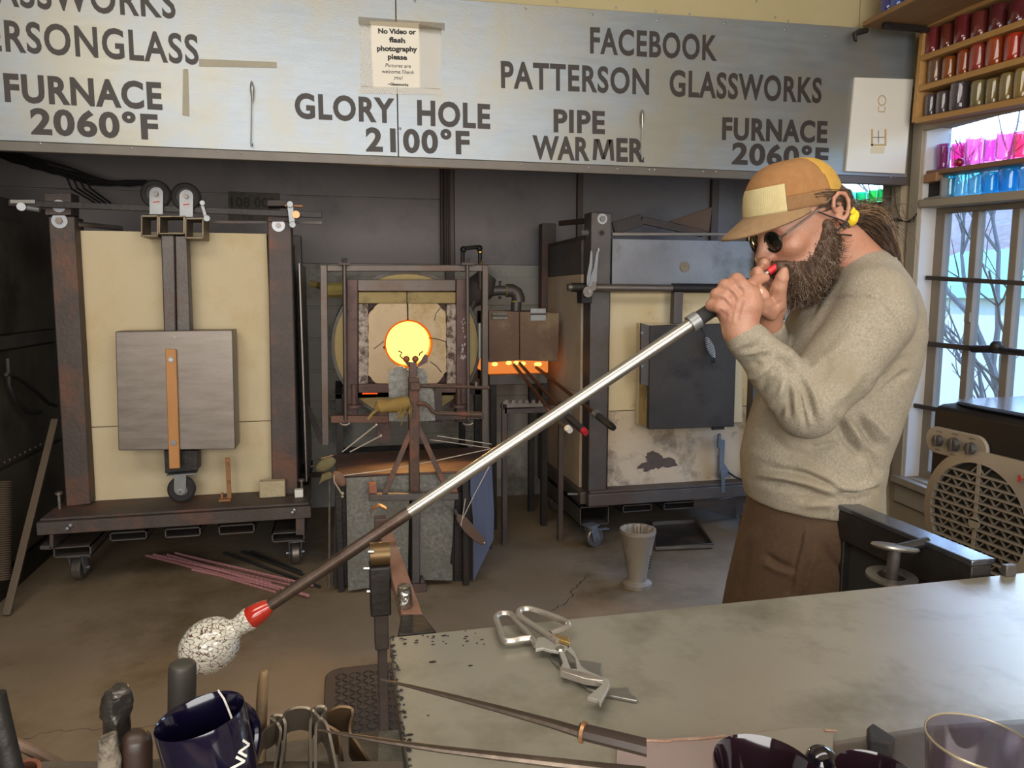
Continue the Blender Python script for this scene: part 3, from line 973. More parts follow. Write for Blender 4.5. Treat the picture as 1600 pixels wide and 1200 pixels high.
MB().bar(PY(262, 741, YDF + 0.06), PY(308, 738, YDF + 0.06), 0.07, 0.006, (0, 1, 0)).build('wheel_plate', M['zinc'], lf, bevel=0.001)
# base frame
zbk = PY(105, 791, YL - 0.06).z
f0, f1 = PZ(62, 811, zbk), PZ(482, 789, zbk)
ybf = (f0.y + f1.y) / 2
deck_l, deck_r = f0.x, f1.x
wbox(MB(), deck_l, deck_r, ybf + 0.025, YL + 0.1, zbk - 0.012, zbk).build('deck_plate', M['steel_rust'], lf, bevel=0.002)
wbox(MB(), deck_l - 0.01, deck_r + 0.01, ybf, ybf + 0.05, zbk - 0.075, zbk - 0.013).build('front_beam', M['steel_rust'], lf, bevel=0.003)
wbox(MB(), deck_l + 0.02, deck_r - 0.02, YL + 0.1, 5.05, zbk - 0.08, zbk - 0.03).build('under_frame', M['steel_black'], lf)
for px, py in ((106, 825), (111, 820), (457, 800), (460, 796)):
    p = PY(px, py, ybf - 0.004)
    MB().lathe([(0.011, 0.004), (0.011, -0.01), (0.008, -0.016), (0.0, -0.018)], p, (0, 1, 0), 12).build('bolt', M['zinc'], lf)
b = MB()
pbox(b, 77, 829, 83, 858, ybf + 0.01, 0.5)
pbox(b, 62, 853, 80, 859, ybf + 0.01, 0.5)
b.build('side_beam', M['steel_rust'], lf, bevel=0.002)
b = MB()
pbox(b, 462, 806, 476, 836, ybf + 0.01, 0.5)
b.build('side_beam', M['steel_rust'], lf, bevel=0.002)
def tube_end(b, x0, y0, x1, y1, Y, dep, t=0.006):
    o = [PY(x0, y1, Y), PY(x1, y1, Y), PY(x1, y0, Y), PY(x0, y0, Y)]
    z0, z1, a, c = o[0].z, o[2].z, o[0].x, o[1].x
    for lo, hi in (((a, Y, z0), (c, Y + dep, z0 + t)), ((a, Y, z1 - t), (c, Y + dep, z1)), ((a, Y, z0), (a + t, Y + dep, z1)), ((c - t, Y, z0), (c, Y + dep, z1))):
        b.box(lo, hi)
    return b
for x0, y0, x1, y1 in ((84, 852, 143, 872), (172, 829, 230, 846), (258, 823, 314, 841), (342, 818, 398, 836), (425, 830, 476, 848)):
    tube_end(MB(), x0, y0, x1, y1, ybf + 0.06, 0.9).build('fork_tube', M['steel_dark'], lf)
for px, py, d in ((121, 911, (0.15, 1, 0)), (461, 886, (-0.1, 1, 0))):
    g = PZ(px, py, 0)
    caster(lf, (g.x, g.y + 0.06, 0.064), 0.064, d, PY(px, 872 if px < 200 else 848, ybf + 0.06).z)
for px, py in ((461, 880), (121, 905)):
    g = PZ(px, py, 0)
    caster(lf, (g.x, 4.95, 0.055), 0.055, (0, 1, 0), 0.25)
# little things on the deck
bk = MB()
c0 = PY(426, 783, YL - 0.13)
bk.box((c0.x - 0.066, c0.y, zbk + 0.0005), (c0.x + 0.066, c0.y + 0.06, zbk + 0.088))
o = bk.build('fire_brick', mat('crumbly_brick', '#a8997a', '#b8a98a', 10, 0.95, 0, 0.8, 30), bevel=0.006)
tag(o, 'pale crumbly fire brick lying on the left furnace deck', 'brick')
ck = MB()
cq = PY(467.5, 786, YL - 0.16)
ck.box((cq.x - 0.022, cq.y, zbk + 0.0005), (cq.x + 0.022, cq.y + 0.04, zbk + 0.042))
tag(ck.build('fibre_cube', M['white_paint'], bevel=0.003), 'small white cube of fibre at the right end of the left furnace deck', 'cube')
for px, py in ((93, 790), (472, 776)):
    p = PY(px, py, YL - 0.1)
    p.z = zbk
    b = MB().lathe([(0.008, 0), (0.008, 0.07), (0.018, 0.074), (0.018, 0.086), (0.006, 0.09)], p, (0, 0, 1), 12)
    b.build('levelling_bolt', M['steel_grey'], lf)
hb = MB()
p0 = PY(359, 790, YL - 0.12)
p0.z = zbk
p1 = PY(359, 715, YL - 0.12)
hb.bar(p0, Vector((p0.x, p0.y, p1.z)), 0.022, 0.01, (1, 0, 0))
hb.box((p0.x - 0.05, p0.y - 0.03, zbk), (p0.x + 0.01, p0.y + 0.03, zbk + 0.01))
hb.box((p0.x - 0.04, p0.y - 0.01, zbk), (p0.x - 0.03, p0.y + 0.01, zbk + 0.04))
hb.cyl((p0.x, p0.y - 0.02, p1.z - 0.03), (p0.x, p0.y + 0.02, p1.z - 0.03), 0.007, n=8)
hb.cyl((p0.x, p0.y - 0.02, zbk + 0.1), (p0.x, p0.y + 0.02, zbk + 0.1), 0.007, n=8)
hb.build('door_stop', mat('orange_rust_steel', '#8a5f3c', '#9a6c45', 8, 0.6, 0.4), lf, bevel=0.001)

# ------------------------------------------------------------------ right furnace
YR = 4.12
rf = thing('melting_furnace', (2.0, 4.6, 0), 'large sooty melting furnace on the right, scorched under its dark door', 'furnace')
m_burn = mat('scorched_fibre', '#c9b48a', '#d6c6a2', 3, 0.9, 0, 0.12, 80, c3='#8a7458', s3=2.6, t3=0.6)
m_burn2 = mat('sooty_fibre', '#b19c80', '#cab9a0', 4, 0.9, 0, 0.15, 80, c3='#6b5a4a', s3=3.2, t3=0.58)
m_panel = mat('heat_blued_steel', '#77777a', '#8b8b8e', 4, 0.38, 0.7, 0.03, 70, c3='#5a5551', s3=1.6, t3=0.55, rvar=0.06)
xL0 = PY(925, 500, YR).x
qbox(MB(), [(919, 781), (947, 779), (956, 333), (924, 331)], YR - 0.03, 0.13).build('post', M['steel_dark'], rf, bevel=0.005)
xq0 = PY(954, 500, YR + 0.02).x
xq1 = PY(1171, 560, YR + 0.02).x
zq_t, zq_p, zq_s, zq_b = (PY(1060, y, YR + 0.02).z for y in (375, 456, 639, 768))
ur = wbox(MB(), xq0, xq1, YR + 0.01, YR + 0.03, zq_p, zq_t).build('upper_plate', m_panel, rf, bevel=0.002)
wbox(MB(), xq0, xq1, YR + 0.03, YR + 0.09, zq_s + 0.002, zq_p + 0.02).build('front_panel', m_burn, rf, bevel=0.002)
wbox(MB(), xq0, xq1, YR + 0.03, YR + 0.09, zq_b - 0.01, zq_s - 0.002).build('front_panel', m_burn2, rf, bevel=0.002)
wbox(MB(), xq1 + 0.002, xq1 + 0.16, YR - 0.03, YR + 0.12, zq_b - 0.05, zq_t + 0.1).build('post', M['steel_dark'], rf, bevel=0.005)
wbox(MB(), xq0 - 0.0, xq1 + 0.1, YR + 0.1, 4.98, zq_b - 0.02, zq_t - 0.02).build('body', M['steel_dark'], rf)
# peep hole
c = PY(1070, 417, YR + 0.008)
MB().ring(c, (0, 1, 0), 0.032, 0.025, 0.006, 24).build('peep_ring', M['steel_grey'], rf)
disc(MB(), c + Vector((0, 0.004, 0)), (0, 1, 0), 0.026, 0.012, 20).build('peep_plug', m_tube, rf)
# left side boards
xs = PY(915, 500, YR + 0.05).x - 0.01
zs1 = PX(905, 585, xs).z
wbox(MB(), xs, xs + 0.05, YR + 0.11, 4.96, zq_t - 0.2, zq_t).build('side_plate', M['steel_dark'], rf, bevel=0.002)
m_side = mat('side_fibre_board', '#a98f70', '#bca384', 2, 0.9, 0, 0.05, c3='#b8a892', s3=1.4, t3=0.5)
wbox(MB(), xs + 0.001, xs + 0.05, YR + 0.11, 4.96, zq_b + 0.62, zq_t - 0.202).build('side_panel', m_side, rf, bevel=0.002)
wbox(MB(), xs + 0.001, xs + 0.05, YR + 0.11, 4.96, zq_b + 0.0, zq_b + 0.617).build('side_panel', m_side, rf, bevel=0.002)
wbox(MB(), xs - 0.04, xs + 0.06, 4.97, 5.06, zq_b - 0.1, zq_t + 0.16).build('rear_post', M['steel_rust'], rf, bevel=0.004)
b = MB()
b.bar((xs + 0.02, YR + 0.1, zq_t + 0.012), (xs + 0.02, 5.0, zq_t + 0.012), 0.03, 0.02, (1, 0, 0))
b.build('top_edge', M['steel_rust'], rf)
# front shaft with sleeve, door arm
ys_ = YR - 0.1
MB().cyl(PY(887, 449, ys_), PY(1250, 452, ys_), 0.021, n=20).build('shaft', M['steel_grey'], rf)
MB().cyl(PY(1050, 450, ys_), PY(1250, 452, ys_), 0.027, n=20).build('sleeve', M['steel_black'], rf)
MB().cyl(PY(893, 449, ys_), PY(919, 449, ys_), 0.026, n=18).build('collar', M['steel_black'], rf)
qbox(MB(), [(909, 474), (925, 474), (925, 444), (909, 444)], ys_ - 0.01, 0.09).build('shaft_bracket', M['steel_black'], rf, bevel=0.003)
qbox(MB(), [(1052, 506), (1066, 506), (1068, 456), (1054, 456)], ys_ - 0.02, 0.05).build('door_arm', M['steel_dark'], rf, bevel=0.003)
YRD = YR - 0.21
d2 = qbox(MB(), [(1013, 671), (1147, 667), (1152, 505), (1016, 509)], YRD, 0.03).build('door', mat('door_plate', '#38332f', '#47413b', 4, 0.5, 0.5, 0.06, 60, c3='#2e2a28', s3=3, t3=0.55), rf, bevel=0.004)
qbox(MB(), [(1013, 668), (1146, 664), (1151, 507), (1016, 511)], YRD + 0.031, 0.15).build('door_lining', mat('yellowed_fibre', '#ab8f58', '#bda26c', 4, 0.9, c3='#5a4a3a', s3=4, t3=0.6), rf, bevel=0.003)
qbox(MB(), [(996, 663), (1160, 660), (1160, 505), (999, 505)], YR - 0.022, 0.04).build('door_gasket', M['fibre'], rf, bevel=0.003)
qbox(MB(), [(1001, 600), (1014, 604), (1016, 509), (1002, 505)], YRD + 0.01, 0.02).build('door_flange', M['steel_dark'], d2, bevel=0.002)
for px, py in ((1003, 520), (1003, 572)):
    disc(MB(), PY(px, py, YRD + 0.005), (0, 1, 0), 0.008, 0.01, 10).build('rivet', M['zinc'], d2)
qbox(MB(), [(1114, 672), (1132, 671), (1132, 666), (1114, 667)], YRD + 0.01, 0.02).build('latch_nub', M['steel_black'], d2)
# burn scar
sc_ = MB()
cx, cy = 1025, 722
rnd = random.Random(11)
ring_ = []
for k in range(40):
    a = 2 * math.pi * k / 40
    r = 1 + 0.28 * math.sin(3 * a + 1) + rnd.uniform(-0.22, 0.22)
    ring_.append(PY(cx + 25 * r * math.cos(a), cy + 13 * r * math.sin(a), YR + 0.0295))
sc_.prism(ring_, (0, 0.004, 0))
sc_.build('burn_scar', mat('char', '#4a3f38', '#5d5048', 20, 0.9, 0, 0.4, 60), rf)
# bolts on the left post
hexbolt(PY(941, 342, YR - 0.033), (0, -1, 0), rf, 0.017, 0.03)
MB().ring(PY(940, 364, YR - 0.031), (0, 1, 0), 0.02, 0.012, 0.004, 20).build('hole_rim', M['steel_rust'], rf)
disc(MB(), PY(940, 364, YR - 0.0305), (0, 1, 0), 0.013, 0.003, 16).build('hole', M['rubber'], rf)
b = MB()
b.cyl(PY(908, 364, YR + 0.04), PY(920, 364, YR + 0.04), 0.015, n=6)
b.cyl(PY(916, 364, YR + 0.04), PY(922, 364, YR + 0.04), 0.022, n=16)
b.build('bolt', M['zinc'], rf)
MB().bar(PY(956, 366, YR + 0.02), PY(1180, 366, YR + 0.02), 0.018, 0.018, (0, 0, 1)).build('tie_bar', M['steel_grey'], rf, bevel=0.002)
# pieces of steel laid on top
b = MB()
b.bar(PY(958, 357, YR + 0.2), PY(1002, 344, YR + 0.2), 0.075, 0.02, (0, 0, 1))
b.bar(PY(1002, 344, YR + 0.2), PY(1098, 365, YR + 0.2), 0.045, 0.02, (0, 0, 1))
ai = b.build('angle_iron', M['steel_rust'], bevel=0.003)
tag(ai, 'bent rusty angle iron lying on top of the right furnace', 'scrap metal')
b = MB()
b.prism([PY(1045, 346, YR + 0.42), PY(1113, 323, YR + 0.3), PY(1108, 363, YR + 0.3)], (0, 0.01, 0))
tag(b.build('steel_sheet', mat('brown_sheet', '#4a3a30', '#5a473b', 5, 0.5, 0.4), bevel=0.002), 'brown triangular sheet of steel standing on top of the right furnace', 'scrap metal')
b = MB()
b.bar(PY(876, 349, 4.6), PY(917, 345, 4.25), 0.03, 0.03, (0, 0, 1))
b.build('top_rail', M['steel_rust'], rf)
# base
zr = PY(945, 766, YR - 0.03).z
g0 = PZ(921, 768, zr)
yb2 = g0.y - 0.02
wbox(MB(), xL0 - 0.02, xq1 + 0.2, yb2, yb2 + 0.1, zr - 0.01, zr + 0.005).build('deck_plate', M['steel_dark'], rf, bevel=0.002)
wbox(MB(), xL0 - 0.03, xq1 + 0.2, yb2 - 0.01, yb2 + 0.05, zr - 0.085, zr - 0.011).build('front_beam', M['steel_dark'], rf, bevel=0.004)
wbox(MB(), xs - 0.03, xs + 0.05, yb2 + 0.05, 5.0, zr - 0.085, zr - 0.011).build('side_beam', M['steel_dark'], rf, bevel=0.004)
MB().cyl(PY(887, 772, yb2 + 0.1), PY(907, 772, yb2 + 0.1), 0.007, n=8).build('rod_end', M['zinc'], rf)
for x0, y0, x1, y1 in ((906, 790, 951, 822), (973, 787, 1018, 801), (1037, 783, 1085, 797)):
    tube_end(MB(), x0, y0, x1, y1, yb2 + 0.07, 0.8).build('fork_tube', M['steel_dark'], rf)
g = PZ(931, 857, 0)
caster(rf, (g.x, g.y + 0.04, 0.06), 0.06, (1, 0.35, 0), PY(930, 822, yb2 + 0.07).z)
for x, y in ((g.x, 4.85), (xq1, 4.85), (xq1, g.y + 0.04)):
    caster(rf, (x, y, 0.06), 0.06, (1, 0.2, 0), 0.2)
# lower right latch bracket with a cable
b = MB()
qbox(b, [(1124, 742), (1131, 742), (1133, 688), (1125, 686)], YR - 0.06, 0.02)
qbox(b, [(1124, 712), (1141, 738), (1139, 744), (1124, 748)], YR - 0.05, 0.03)
qbox(b, [(1127, 770), (1133, 770), (1133, 735), (1127, 735)], YR - 0.07, 0.01)
qbox(b, [(1122, 700), (1127, 700), (1127, 678), (1123, 680)], YR - 0.06, 0.02)
b.build('latch_bracket', mat('blue_grey_steel', '#6f7680', '#858c96', 8, 0.4, 0.7), rf, bevel=0.002)
MB().tube([PY(1138, 738, YR - 0.05), PY(1148, 745, YR - 0.05), PY(1160, 750, YR - 0.03), PY(1180, 752, YR - 0.03)], 0.006, 8).build('cable', M['wire_black'], rf)
# door's coil spring handle
hs = MB()
a = PY(1102, 522, YRD - 0.04)
c = PY(1117, 563, YRD - 0.04)
ax_ = (c - a).normalized()
_, u, v = perp(ax_)
pts = []
NC = 12
for k in range(NC * 10 + 1):
    t = k / (NC * 10)
    r = 0.016 * (0.35 + 0.9 * math.sin(math.pi * min(1, t * 1.0)))
    an = 2 * math.pi * k / 10
    pts.append(a.lerp(c, 0.12 + 0.78 * t) + (u * math.cos(an) + v * math.sin(an)) * r)
hs.tube(pts, 0.0033, 6)
hs.build('spring_handle', mat('bright_wire', '#b4b9c2', '#c2c7d0', 8, 0.35, 0.4), d2, label='bright coiled wire handle')
b = MB()
b.tube([PY(1096, 508, YRD - 0.02), PY(1102, 522, YRD - 0.04), a.lerp(c, 0.9), c + Vector((0, 0, -0.012)), c + Vector((-0.014, 0, -0.014)), c + Vector((-0.014, 0, 0))], 0.005, 8)
b.build('handle_rod', M['steel_black'], d2)
# locking pliers gripping the shaft
vp = thing('locking_pliers', tuple(PY(921, 460, ys_ - 0.04)), 'silver locking pliers clamped on the shaft at the left post of the right furnace', 'pliers')
yv = ys_ - 0.05
qbox(MB(), [(916, 455), (922, 459), (933, 440), (934, 418), (936, 392), (932, 392), (928, 418), (921, 436)], yv, 0.014).build('handle', M['zinc'], vp, bevel=0.003)
qbox(MB(), [(917, 448), (922, 442), (926, 415), (926, 392), (923, 391), (921, 412), (917, 432)], yv - 0.012, 0.01).build('handle', M['zinc'], vp, bevel=0.003)
arc = [(919 + 8 * math.cos(a), 456 + 9 * math.sin(a)) for a in [i * math.pi / 8 for i in range(16)]]
qbox(MB(), arc, yv - 0.006, 0.02).build('jaw', M['steel_grey'], vp, bevel=0.002)
qbox(MB(), [(927, 440), (932, 441), (932, 452), (926, 456), (922, 452)], yv - 0.004, 0.018).build('jaw', M['steel_grey'], vp, bevel=0.002)
disc(MB(), PY(921, 455, yv - 0.008), (0, 1, 0), 0.012, 0.008, 12).build('rivet', M['zinc'], vp)
MB().cyl(PY(935, 393, yv + 0.007), PY(935, 388, yv + 0.007), 0.01, n=12).build('adjusting_screw', M['zinc'], vp)
# bluish sheet stored beneath, tray and optic mould
b = MB()
b.prism([PY(1080, 806, 4.4), PY(1078, 784, 4.4), PY(1113, 796, 4.4), PY(1150, 790, 4.4), PY(1150, 824, 4.4)], (0, 0.012, 0.0))
o = b.build('steel_offcut', M['steel_grey'], bevel=0.002)
o.location.z = 0.0
tag(o, 'grey steel sheet leaning under the right furnace behind the dark tray', 'scrap metal')
tr = thing('floor_tray', tuple(PZ(1070, 840, 0)), 'shallow dark metal tray lying on the floor behind the fluted mould', 'tray')
q = [PZ(1024, 861, 0.004), PZ(1114, 857, 0.004), PZ(1087, 818, 0.004), PZ(1018, 822, 0.004)]
m_tray = mat('greasy_tray', '#2f2823', '#453a30', 6, 0.4, 0.3, c3='#59483a', s3=5, t3=0.55)
MB().prism(q, (0, 0, 0.006)).build('base', m_tray, tr)
b = MB()
b.tube([p + Vector((0, 0, 0.028)) for p in q], 0.006, 8, closed=True)
for i in range(4):
    j = (i + 1) % 4
    b.prism([q[i], q[j], q[j] + Vector((0, 0, 0.03)), q[i] + Vector((0, 0, 0.03))], (q[(j + 1) % 4] - q[j]).normalized() * 0.004)
b.build('rim', M['steel_grey'], tr)
# fluted optic mould standing on the floor
pm = PZ(995, 915, 0)
om = thing('optic_mould', tuple(pm), 'tall grey fluted conical optic mould standing on the floor in front of the right furnace', 'mould')
m_mold = mat('cast_mould', '#8e8271', '#9d9180', 6, 0.6, 0.3, 0.1, 50, c3='#7a6e5e', s3=6, t3=0.55)
dm = (pm - CAM).dot(FWD)
px2m = dm / F_PX
Hm = (PY(998, 826, pm.y).z)
R1, R0 = 29 * px2m, 13 * px2m
mb = MB()
n = 48
prof_o = [(24 * px2m, 0), (24 * px2m, 0.02), (18 * px2m, 0.03), (16 * px2m, 0.035), (R0 * 1.2, 0.06), (R1 * 0.98, Hm * 0.93), (R1, Hm * 0.94), (R1, Hm)]
prof_i = [(R1 * 0.9, Hm), (R1 * 0.78, Hm * 0.97), (R0 * 0.7, 0.1), (0.002, 0.1)]
base = 0
for (r, z) in prof_o:
    for k in range(n):
        a = 2 * math.pi * k / n
        mb.v.append(pm + Vector((r * math.cos(a), r * math.sin(a), z)))
for (r, z) in prof_i:
    for k in range(n):
        a = 2 * math.pi * k / n
        rr = r * (1 + (0.10 if (k % 4) < 2 else -0.10) * (1 if z < Hm else 0))
        mb.v.append(pm + Vector((rr * math.cos(a), rr * math.sin(a), z)))
tot = len(prof_o) + len(prof_i)
for i in range(tot - 1):
    for k in range(n):
        k2 = (k + 1) % n
        mb.f.append((i * n + k, i * n + k2, (i + 1) * n + k2, (i + 1) * n + k))
mb.f.append(tuple(reversed(range(n))))
mb.build('fluted_cone', m_mold, om, angle=0.5)
text_obj('stamp', 'IIIII', pm + Vector((R1 * 0.35, -R1 * 0.92, Hm * 0.40)), pm + Vector((R1 * 0.42, -R1 * 0.98, Hm * 0.62)), 0.012, Vector((0.35, -1, 0)), M['rubber'], om, 0.01, 0.002)
# ------------------------------------------------------------------ glory hole
YG = 4.28
gh = thing('glory_hole', (0.38, 4.7, 0), 'glowing round glory hole furnace in a rusty steel frame in the middle of the workshop', 'furnace')
m_refr = mat('refractory', '#b79f7e', '#cbb491', 4, 0.9, 0, 0.25, 40, c3='#a58a55', s3=3.5, t3=0.55)
m_refy = mat('yellowed_refractory', '#8f7c50', '#a18e62', 5, 0.9, 0, 0.3, 40, c3='#6d5d40', s3=8, t3=0.58)
m_pale = mat('flaking_refractory', '#b3a698', '#9c8d80', 9, 0.9, 0, 0.5, 50, c3='#4c3c35', s3=30, t3=0.5)
m_purple = mat('heat_purpled_steel', '#54403c', '#6a524b', 6, 0.6, 0.4, 0.25, 50, c3='#43322f', s3=5, t3=0.55)
m_greyrust = mat('grey_frame_steel', '#554c46', '#685e56', 5, 0.5, 0.6, 0.12, 50, c3='#5f4a3d', s3=4, t3=0.57)
# drum
cD = PY(637, 540, YG + 0.10)
RD = 113 * (cD - CAM).dot(FWD) / F_PX
dr = MB().lathe([(RD + 0.012, 0.8), (RD + 0.012, -0.01), (RD - 0.004, -0.01), (RD - 0.004, 0.8)], cD, (0, 1, 0), 48, closed=True)
dr.build('drum_shell', M['steel_dark'], gh)
MB().lathe([(0.16, 0.0), (RD - 0.005, 0.0), (RD - 0.005, 0.78), (0.16, 0.78)], cD, (0, 1, 0), 48, closed=True).build('drum_lining', mat('cream_drum_lining', '#b09a66', '#c2ad7c', 4, 0.9, 0, 0.2, 40), gh)
cH = PY(638, 537, YG)
RH = 35.5 * (cH - CAM).dot(FWD) / F_PX
fire = emit('fire_glow', '#ffe66a', 1.9)
bore = emit('hot_bore', '#ff9a28', 1.2)
lip = emit('incandescent_lip', '#e8661a', 0.8)
MB().lathe([(0.0, 0.0), (RH * 1.5, 0.0), (RH * 1.5, 0.01), (0, 0.01)], cH + Vector((0, 0.07, 0)), (0, 1, 0), 32).build('fire', fire, gh)
MB().lathe([(RH * 0.985, 0.012), (RH * 1.02, 0.012), (RH * 1.02, 0.075), (RH * 0.985, 0.075)], cH, (0, 1, 0), 40, closed=True).build('hot_bore', bore, gh)
def lip_ring(b):
    for k in range(40):
        a = 2 * math.pi * k / 40
        for r in (RH * 0.98, RH * 1.055):
            b.v.append(Vector((cH.x + math.cos(a) * r, YG - 0.0215, cH.z + math.sin(a) * r)))
    b.f += [(2 * k, 2 * k + 1, (2 * k + 3) % 80, (2 * k + 2) % 80) for k in range(40)]
    return b
lip_ring(MB()).build('hot_lip', lip, gh)
# two octagonal door halves with a ragged hole
rnd = random.Random(5)
def hole_r(a):
    r = RH * (1 + 0.02 * math.sin(5 * a) + 0.012 * math.sin(11 * a + 1))
    r *= 1 + 0.16 * math.exp(-((a - math.radians(188)) / 0.09) ** 2) + 0.10 * math.exp(-((a - math.radians(90)) / 0.07) ** 2)
    return r
oct_px = [(575, 490), (592, 473), (682, 473), (697, 488), (698, 580), (684, 600), (588, 600), (575, 586)]
octw = [PY(x, y, YG - 0.02) for x, y in oct_px]
cF = Vector((cH.x, YG - 0.02, cH.z))
def oct_r(a):
    d = Vector((math.cos(a), 0, math.sin(a)))
    best = 9
    for i in range(8):
        p, q = octw[i] - cF, octw[(i + 1) % 8] - cF
        e = q - p
        den = d.x * e.z - d.z * e.x
        if abs(den) < 1e-9:
            continue
        t = (p.x * e.z - p.z * e.x) / den
        s = (p.x * d.z - p.z * d.x) / den
        if t > 0 and -0.001 <= s <= 1.001:
            best = min(best, t)
    return best
for a0, a1 in ((90.4, 269.6), (-89.6, 89.6)):
    b = MB()
    n = 44
    for k in range(n + 1):
        a = math.radians(a0 + (a1 - a0) * k / n)
        d = Vector((math.cos(a), 0, math.sin(a)))
        ri, ro = hole_r(a % (2 * math.pi)), oct_r(a) + rnd.uniform(-0.004, 0.002)
        b.v += [cF + d * ri, cF + d * ro, cF + d * ro + Vector((0, 0.06, 0)), cF + d * ri + Vector((0, 0.06, 0))]
    for k in range(n):
        for i in range(4):
            j = (i + 1) % 4
            b.f.append((4 * k + i, 4 * k + j, 4 * k + 4 + j, 4 * k + 4 + i))
    b.f += [(3, 2, 1, 0), (4 * n, 4 * n + 1, 4 * n + 2, 4 * n + 3)]
    b.build('door_half', m_refr, gh, bevel=0.002)
# cracks in the halves
ck = MB()
for pxs in ([(636, 440), (636, 470), (637, 500)], [(670, 528), (684, 530), (697, 534)], [(672, 565), (682, 572), (690, 582)], [(576, 487), (585, 478)], [(690, 479), (681, 490), (679, 501)], [(600, 533), (590, 541), (584, 545)]):
    ck.tube([PY(x, y, YG - 0.0205) for x, y in pxs], 0.0025, 5)
ck.build('crack', M['steel_black'], gh)
# inner frame
qbox(MB(), [(542, 660), (559, 660), (559, 436), (542, 436)], YG - 0.05, 0.1).build('inner_post', m_purple, gh, bevel=0.004)
qbox(MB(), [(713, 660), (731, 660), (731, 436), (713, 436)], YG - 0.05, 0.1).build('inner_post', m_purple, gh, bevel=0.004)
qbox(MB(), [(559, 455), (712, 455), (712, 437), (559, 437)], YG - 0.05, 0.09).build('top_bar', m_greyrust, gh, bevel=0.003)
qbox(MB(), [(560, 474), (635.5, 474), (635.5, 456), (560, 456)], YG - 0.03, 0.08).build('lintel_brick', m_refy, gh, bevel=0.004)
qbox(MB(), [(636.5, 474), (712, 474), (712, 456), (636.5, 456)], YG - 0.03, 0.08).build('lintel_brick', m_refy, gh, bevel=0.004)
qbox(MB(), [(560, 612), (575, 612), (575, 475), (560, 475)], YG - 0.03, 0.08).build('side_brick', m_pale, gh, bevel=0.005)
qbox(MB(), [(698, 600), (713, 600), (713, 475), (698, 475)], YG - 0.03, 0.08).build('side_brick', m_pale, gh, bevel=0.005)
b = MB()
n = 40
for k in range(n):
    a = 2 * math.pi * k / n
    d = Vector((math.cos(a), 0, math.sin(a)))
    b.v += [cF + d * RH * 1.03 + Vector((0, 0.062, 0)), cF + d * oct_r(a) * 1.12 + Vector((0, 0.062, 0))]
for k in range(n):
    j = (k + 1) % n
    b.f.append((2 * k, 2 * k + 1, 2 * j + 1, 2 * j))
b.build('backing_plate', m_purple, gh)
qbox(MB(), [(560, 614), (713, 614), (713, 600), (560, 600)], YG - 0.05, 0.08).build('bottom_bar', m_purple, gh, bevel=0.004)
MB().bar(PY(566, 615, YG - 0.04), PY(590, 614.5, YG - 0.04), 0.008, 0.01, (0, 0, 1)).build('ember_slot', emit('ember', '#ff5a1e', 0.9), gh)
for px, c0, c1 in ((543, 470, 650), (729, 500, 640)):
    pass
# flaked white scale on the right inner post
fk = MB()
for k in range(26):
    x, y = rnd.uniform(720, 728), rnd.uniform(498, 560)
    c = PY(x, y, YG - 0.051)
    s = rnd.uniform(0.003, 0.009)
    fk.prism([c + Vector((math.cos(t) * s * 0.6, 0, math.sin(t) * s * 1.4)) for t in (0.2, 1.6, 2.9, 4.4)], (0, -0.002, 0))
fk.build('scale_flakes', mat('white_scale', '#b3a8a2', '#c5bcb6', 20, 0.9), gh, kind='stuff')
# outer frame with hanging rods
for pts in ([(503, 696), (514, 696), (511, 414), (500, 414)], [(753, 700), (763, 700), (763, 414), (754, 414)]):
    qbox(MB(), pts, YG - 0.09, 0.05).build('outer_post', m_greyrust, gh, bevel=0.003)
qbox(MB(), [(511, 424), (754, 424), (754, 414), (511, 414)], YG - 0.09, 0.05).build('outer_bar', m_greyrust, gh, bevel=0.003)
qbox(MB(), [(517, 661), (607, 661), (607, 650), (517, 650)], YG - 0.1, 0.05).build('lower_bar', mat('orange_rust', '#65493a', '#755544', 7, 0.7, 0.2, 0.2), gh, bevel=0.003)
qbox(MB(), [(680, 657), (756, 655), (756, 646), (680, 648)], YG - 0.1, 0.05).build('lower_bar', M['steel_rust'], gh, bevel=0.003)
for x in (538, 730):
    MB().cyl(PY(x, 404, YG - 0.11), PY(x + 2, 656, YG - 0.11), 0.011, n=12).build('hanging_rod', m_greyrust, gh)
    b = MB()
    for dy in (405, 409):
        disc(b, PY(x, dy, YG - 0.11), (0, 0, 1), 0.018, 0.012, 6)
    b.box(tuple(PY(x - 9, 414, YG - 0.13)), tuple(PY(x + 9, 411, YG - 0.09)))
    b.build('nut', M['steel_rust'], gh)
    b = MB()
    b.tube([PY(x - 7, 661, YG - 0.12), PY(x - 3, 664, YG - 0.12), PY(x + 5, 664, YG - 0.12), PY(x + 9, 661, YG - 0.12)], 0.008, 8)
    b.build('wing_nut', M['steel_grey'], gh)
for x in (553, 717):
    b = MB()
    b.cyl(PY(x, 600, YG - 0.07), PY(x, 632, YG - 0.07), 0.014, n=10)
    disc(b, PY(x, 634, YG - 0.07), (0, 0, 1), 0.05, 0.016, 16)
    b.build('lower_screw', m_purple, gh)
MB().box(tuple(PY(551, 437, YG - 0.04)), tuple(PY(555, 431, YG - 0.02))).build('top_bolt', M['steel_black'], gh)
qbox(MB(), [(671, 660), (692, 660), (690, 605), (680, 605)], YG - 0.08, 0.03).build('support_strap', M['steel_rust'], gh, bevel=0.002)
qbox(MB(), [(748, 505), (752, 505), (752, 560), (748, 560)], YG - 0.03, 0.02).build('edge_strip', M['zinc'], gh)
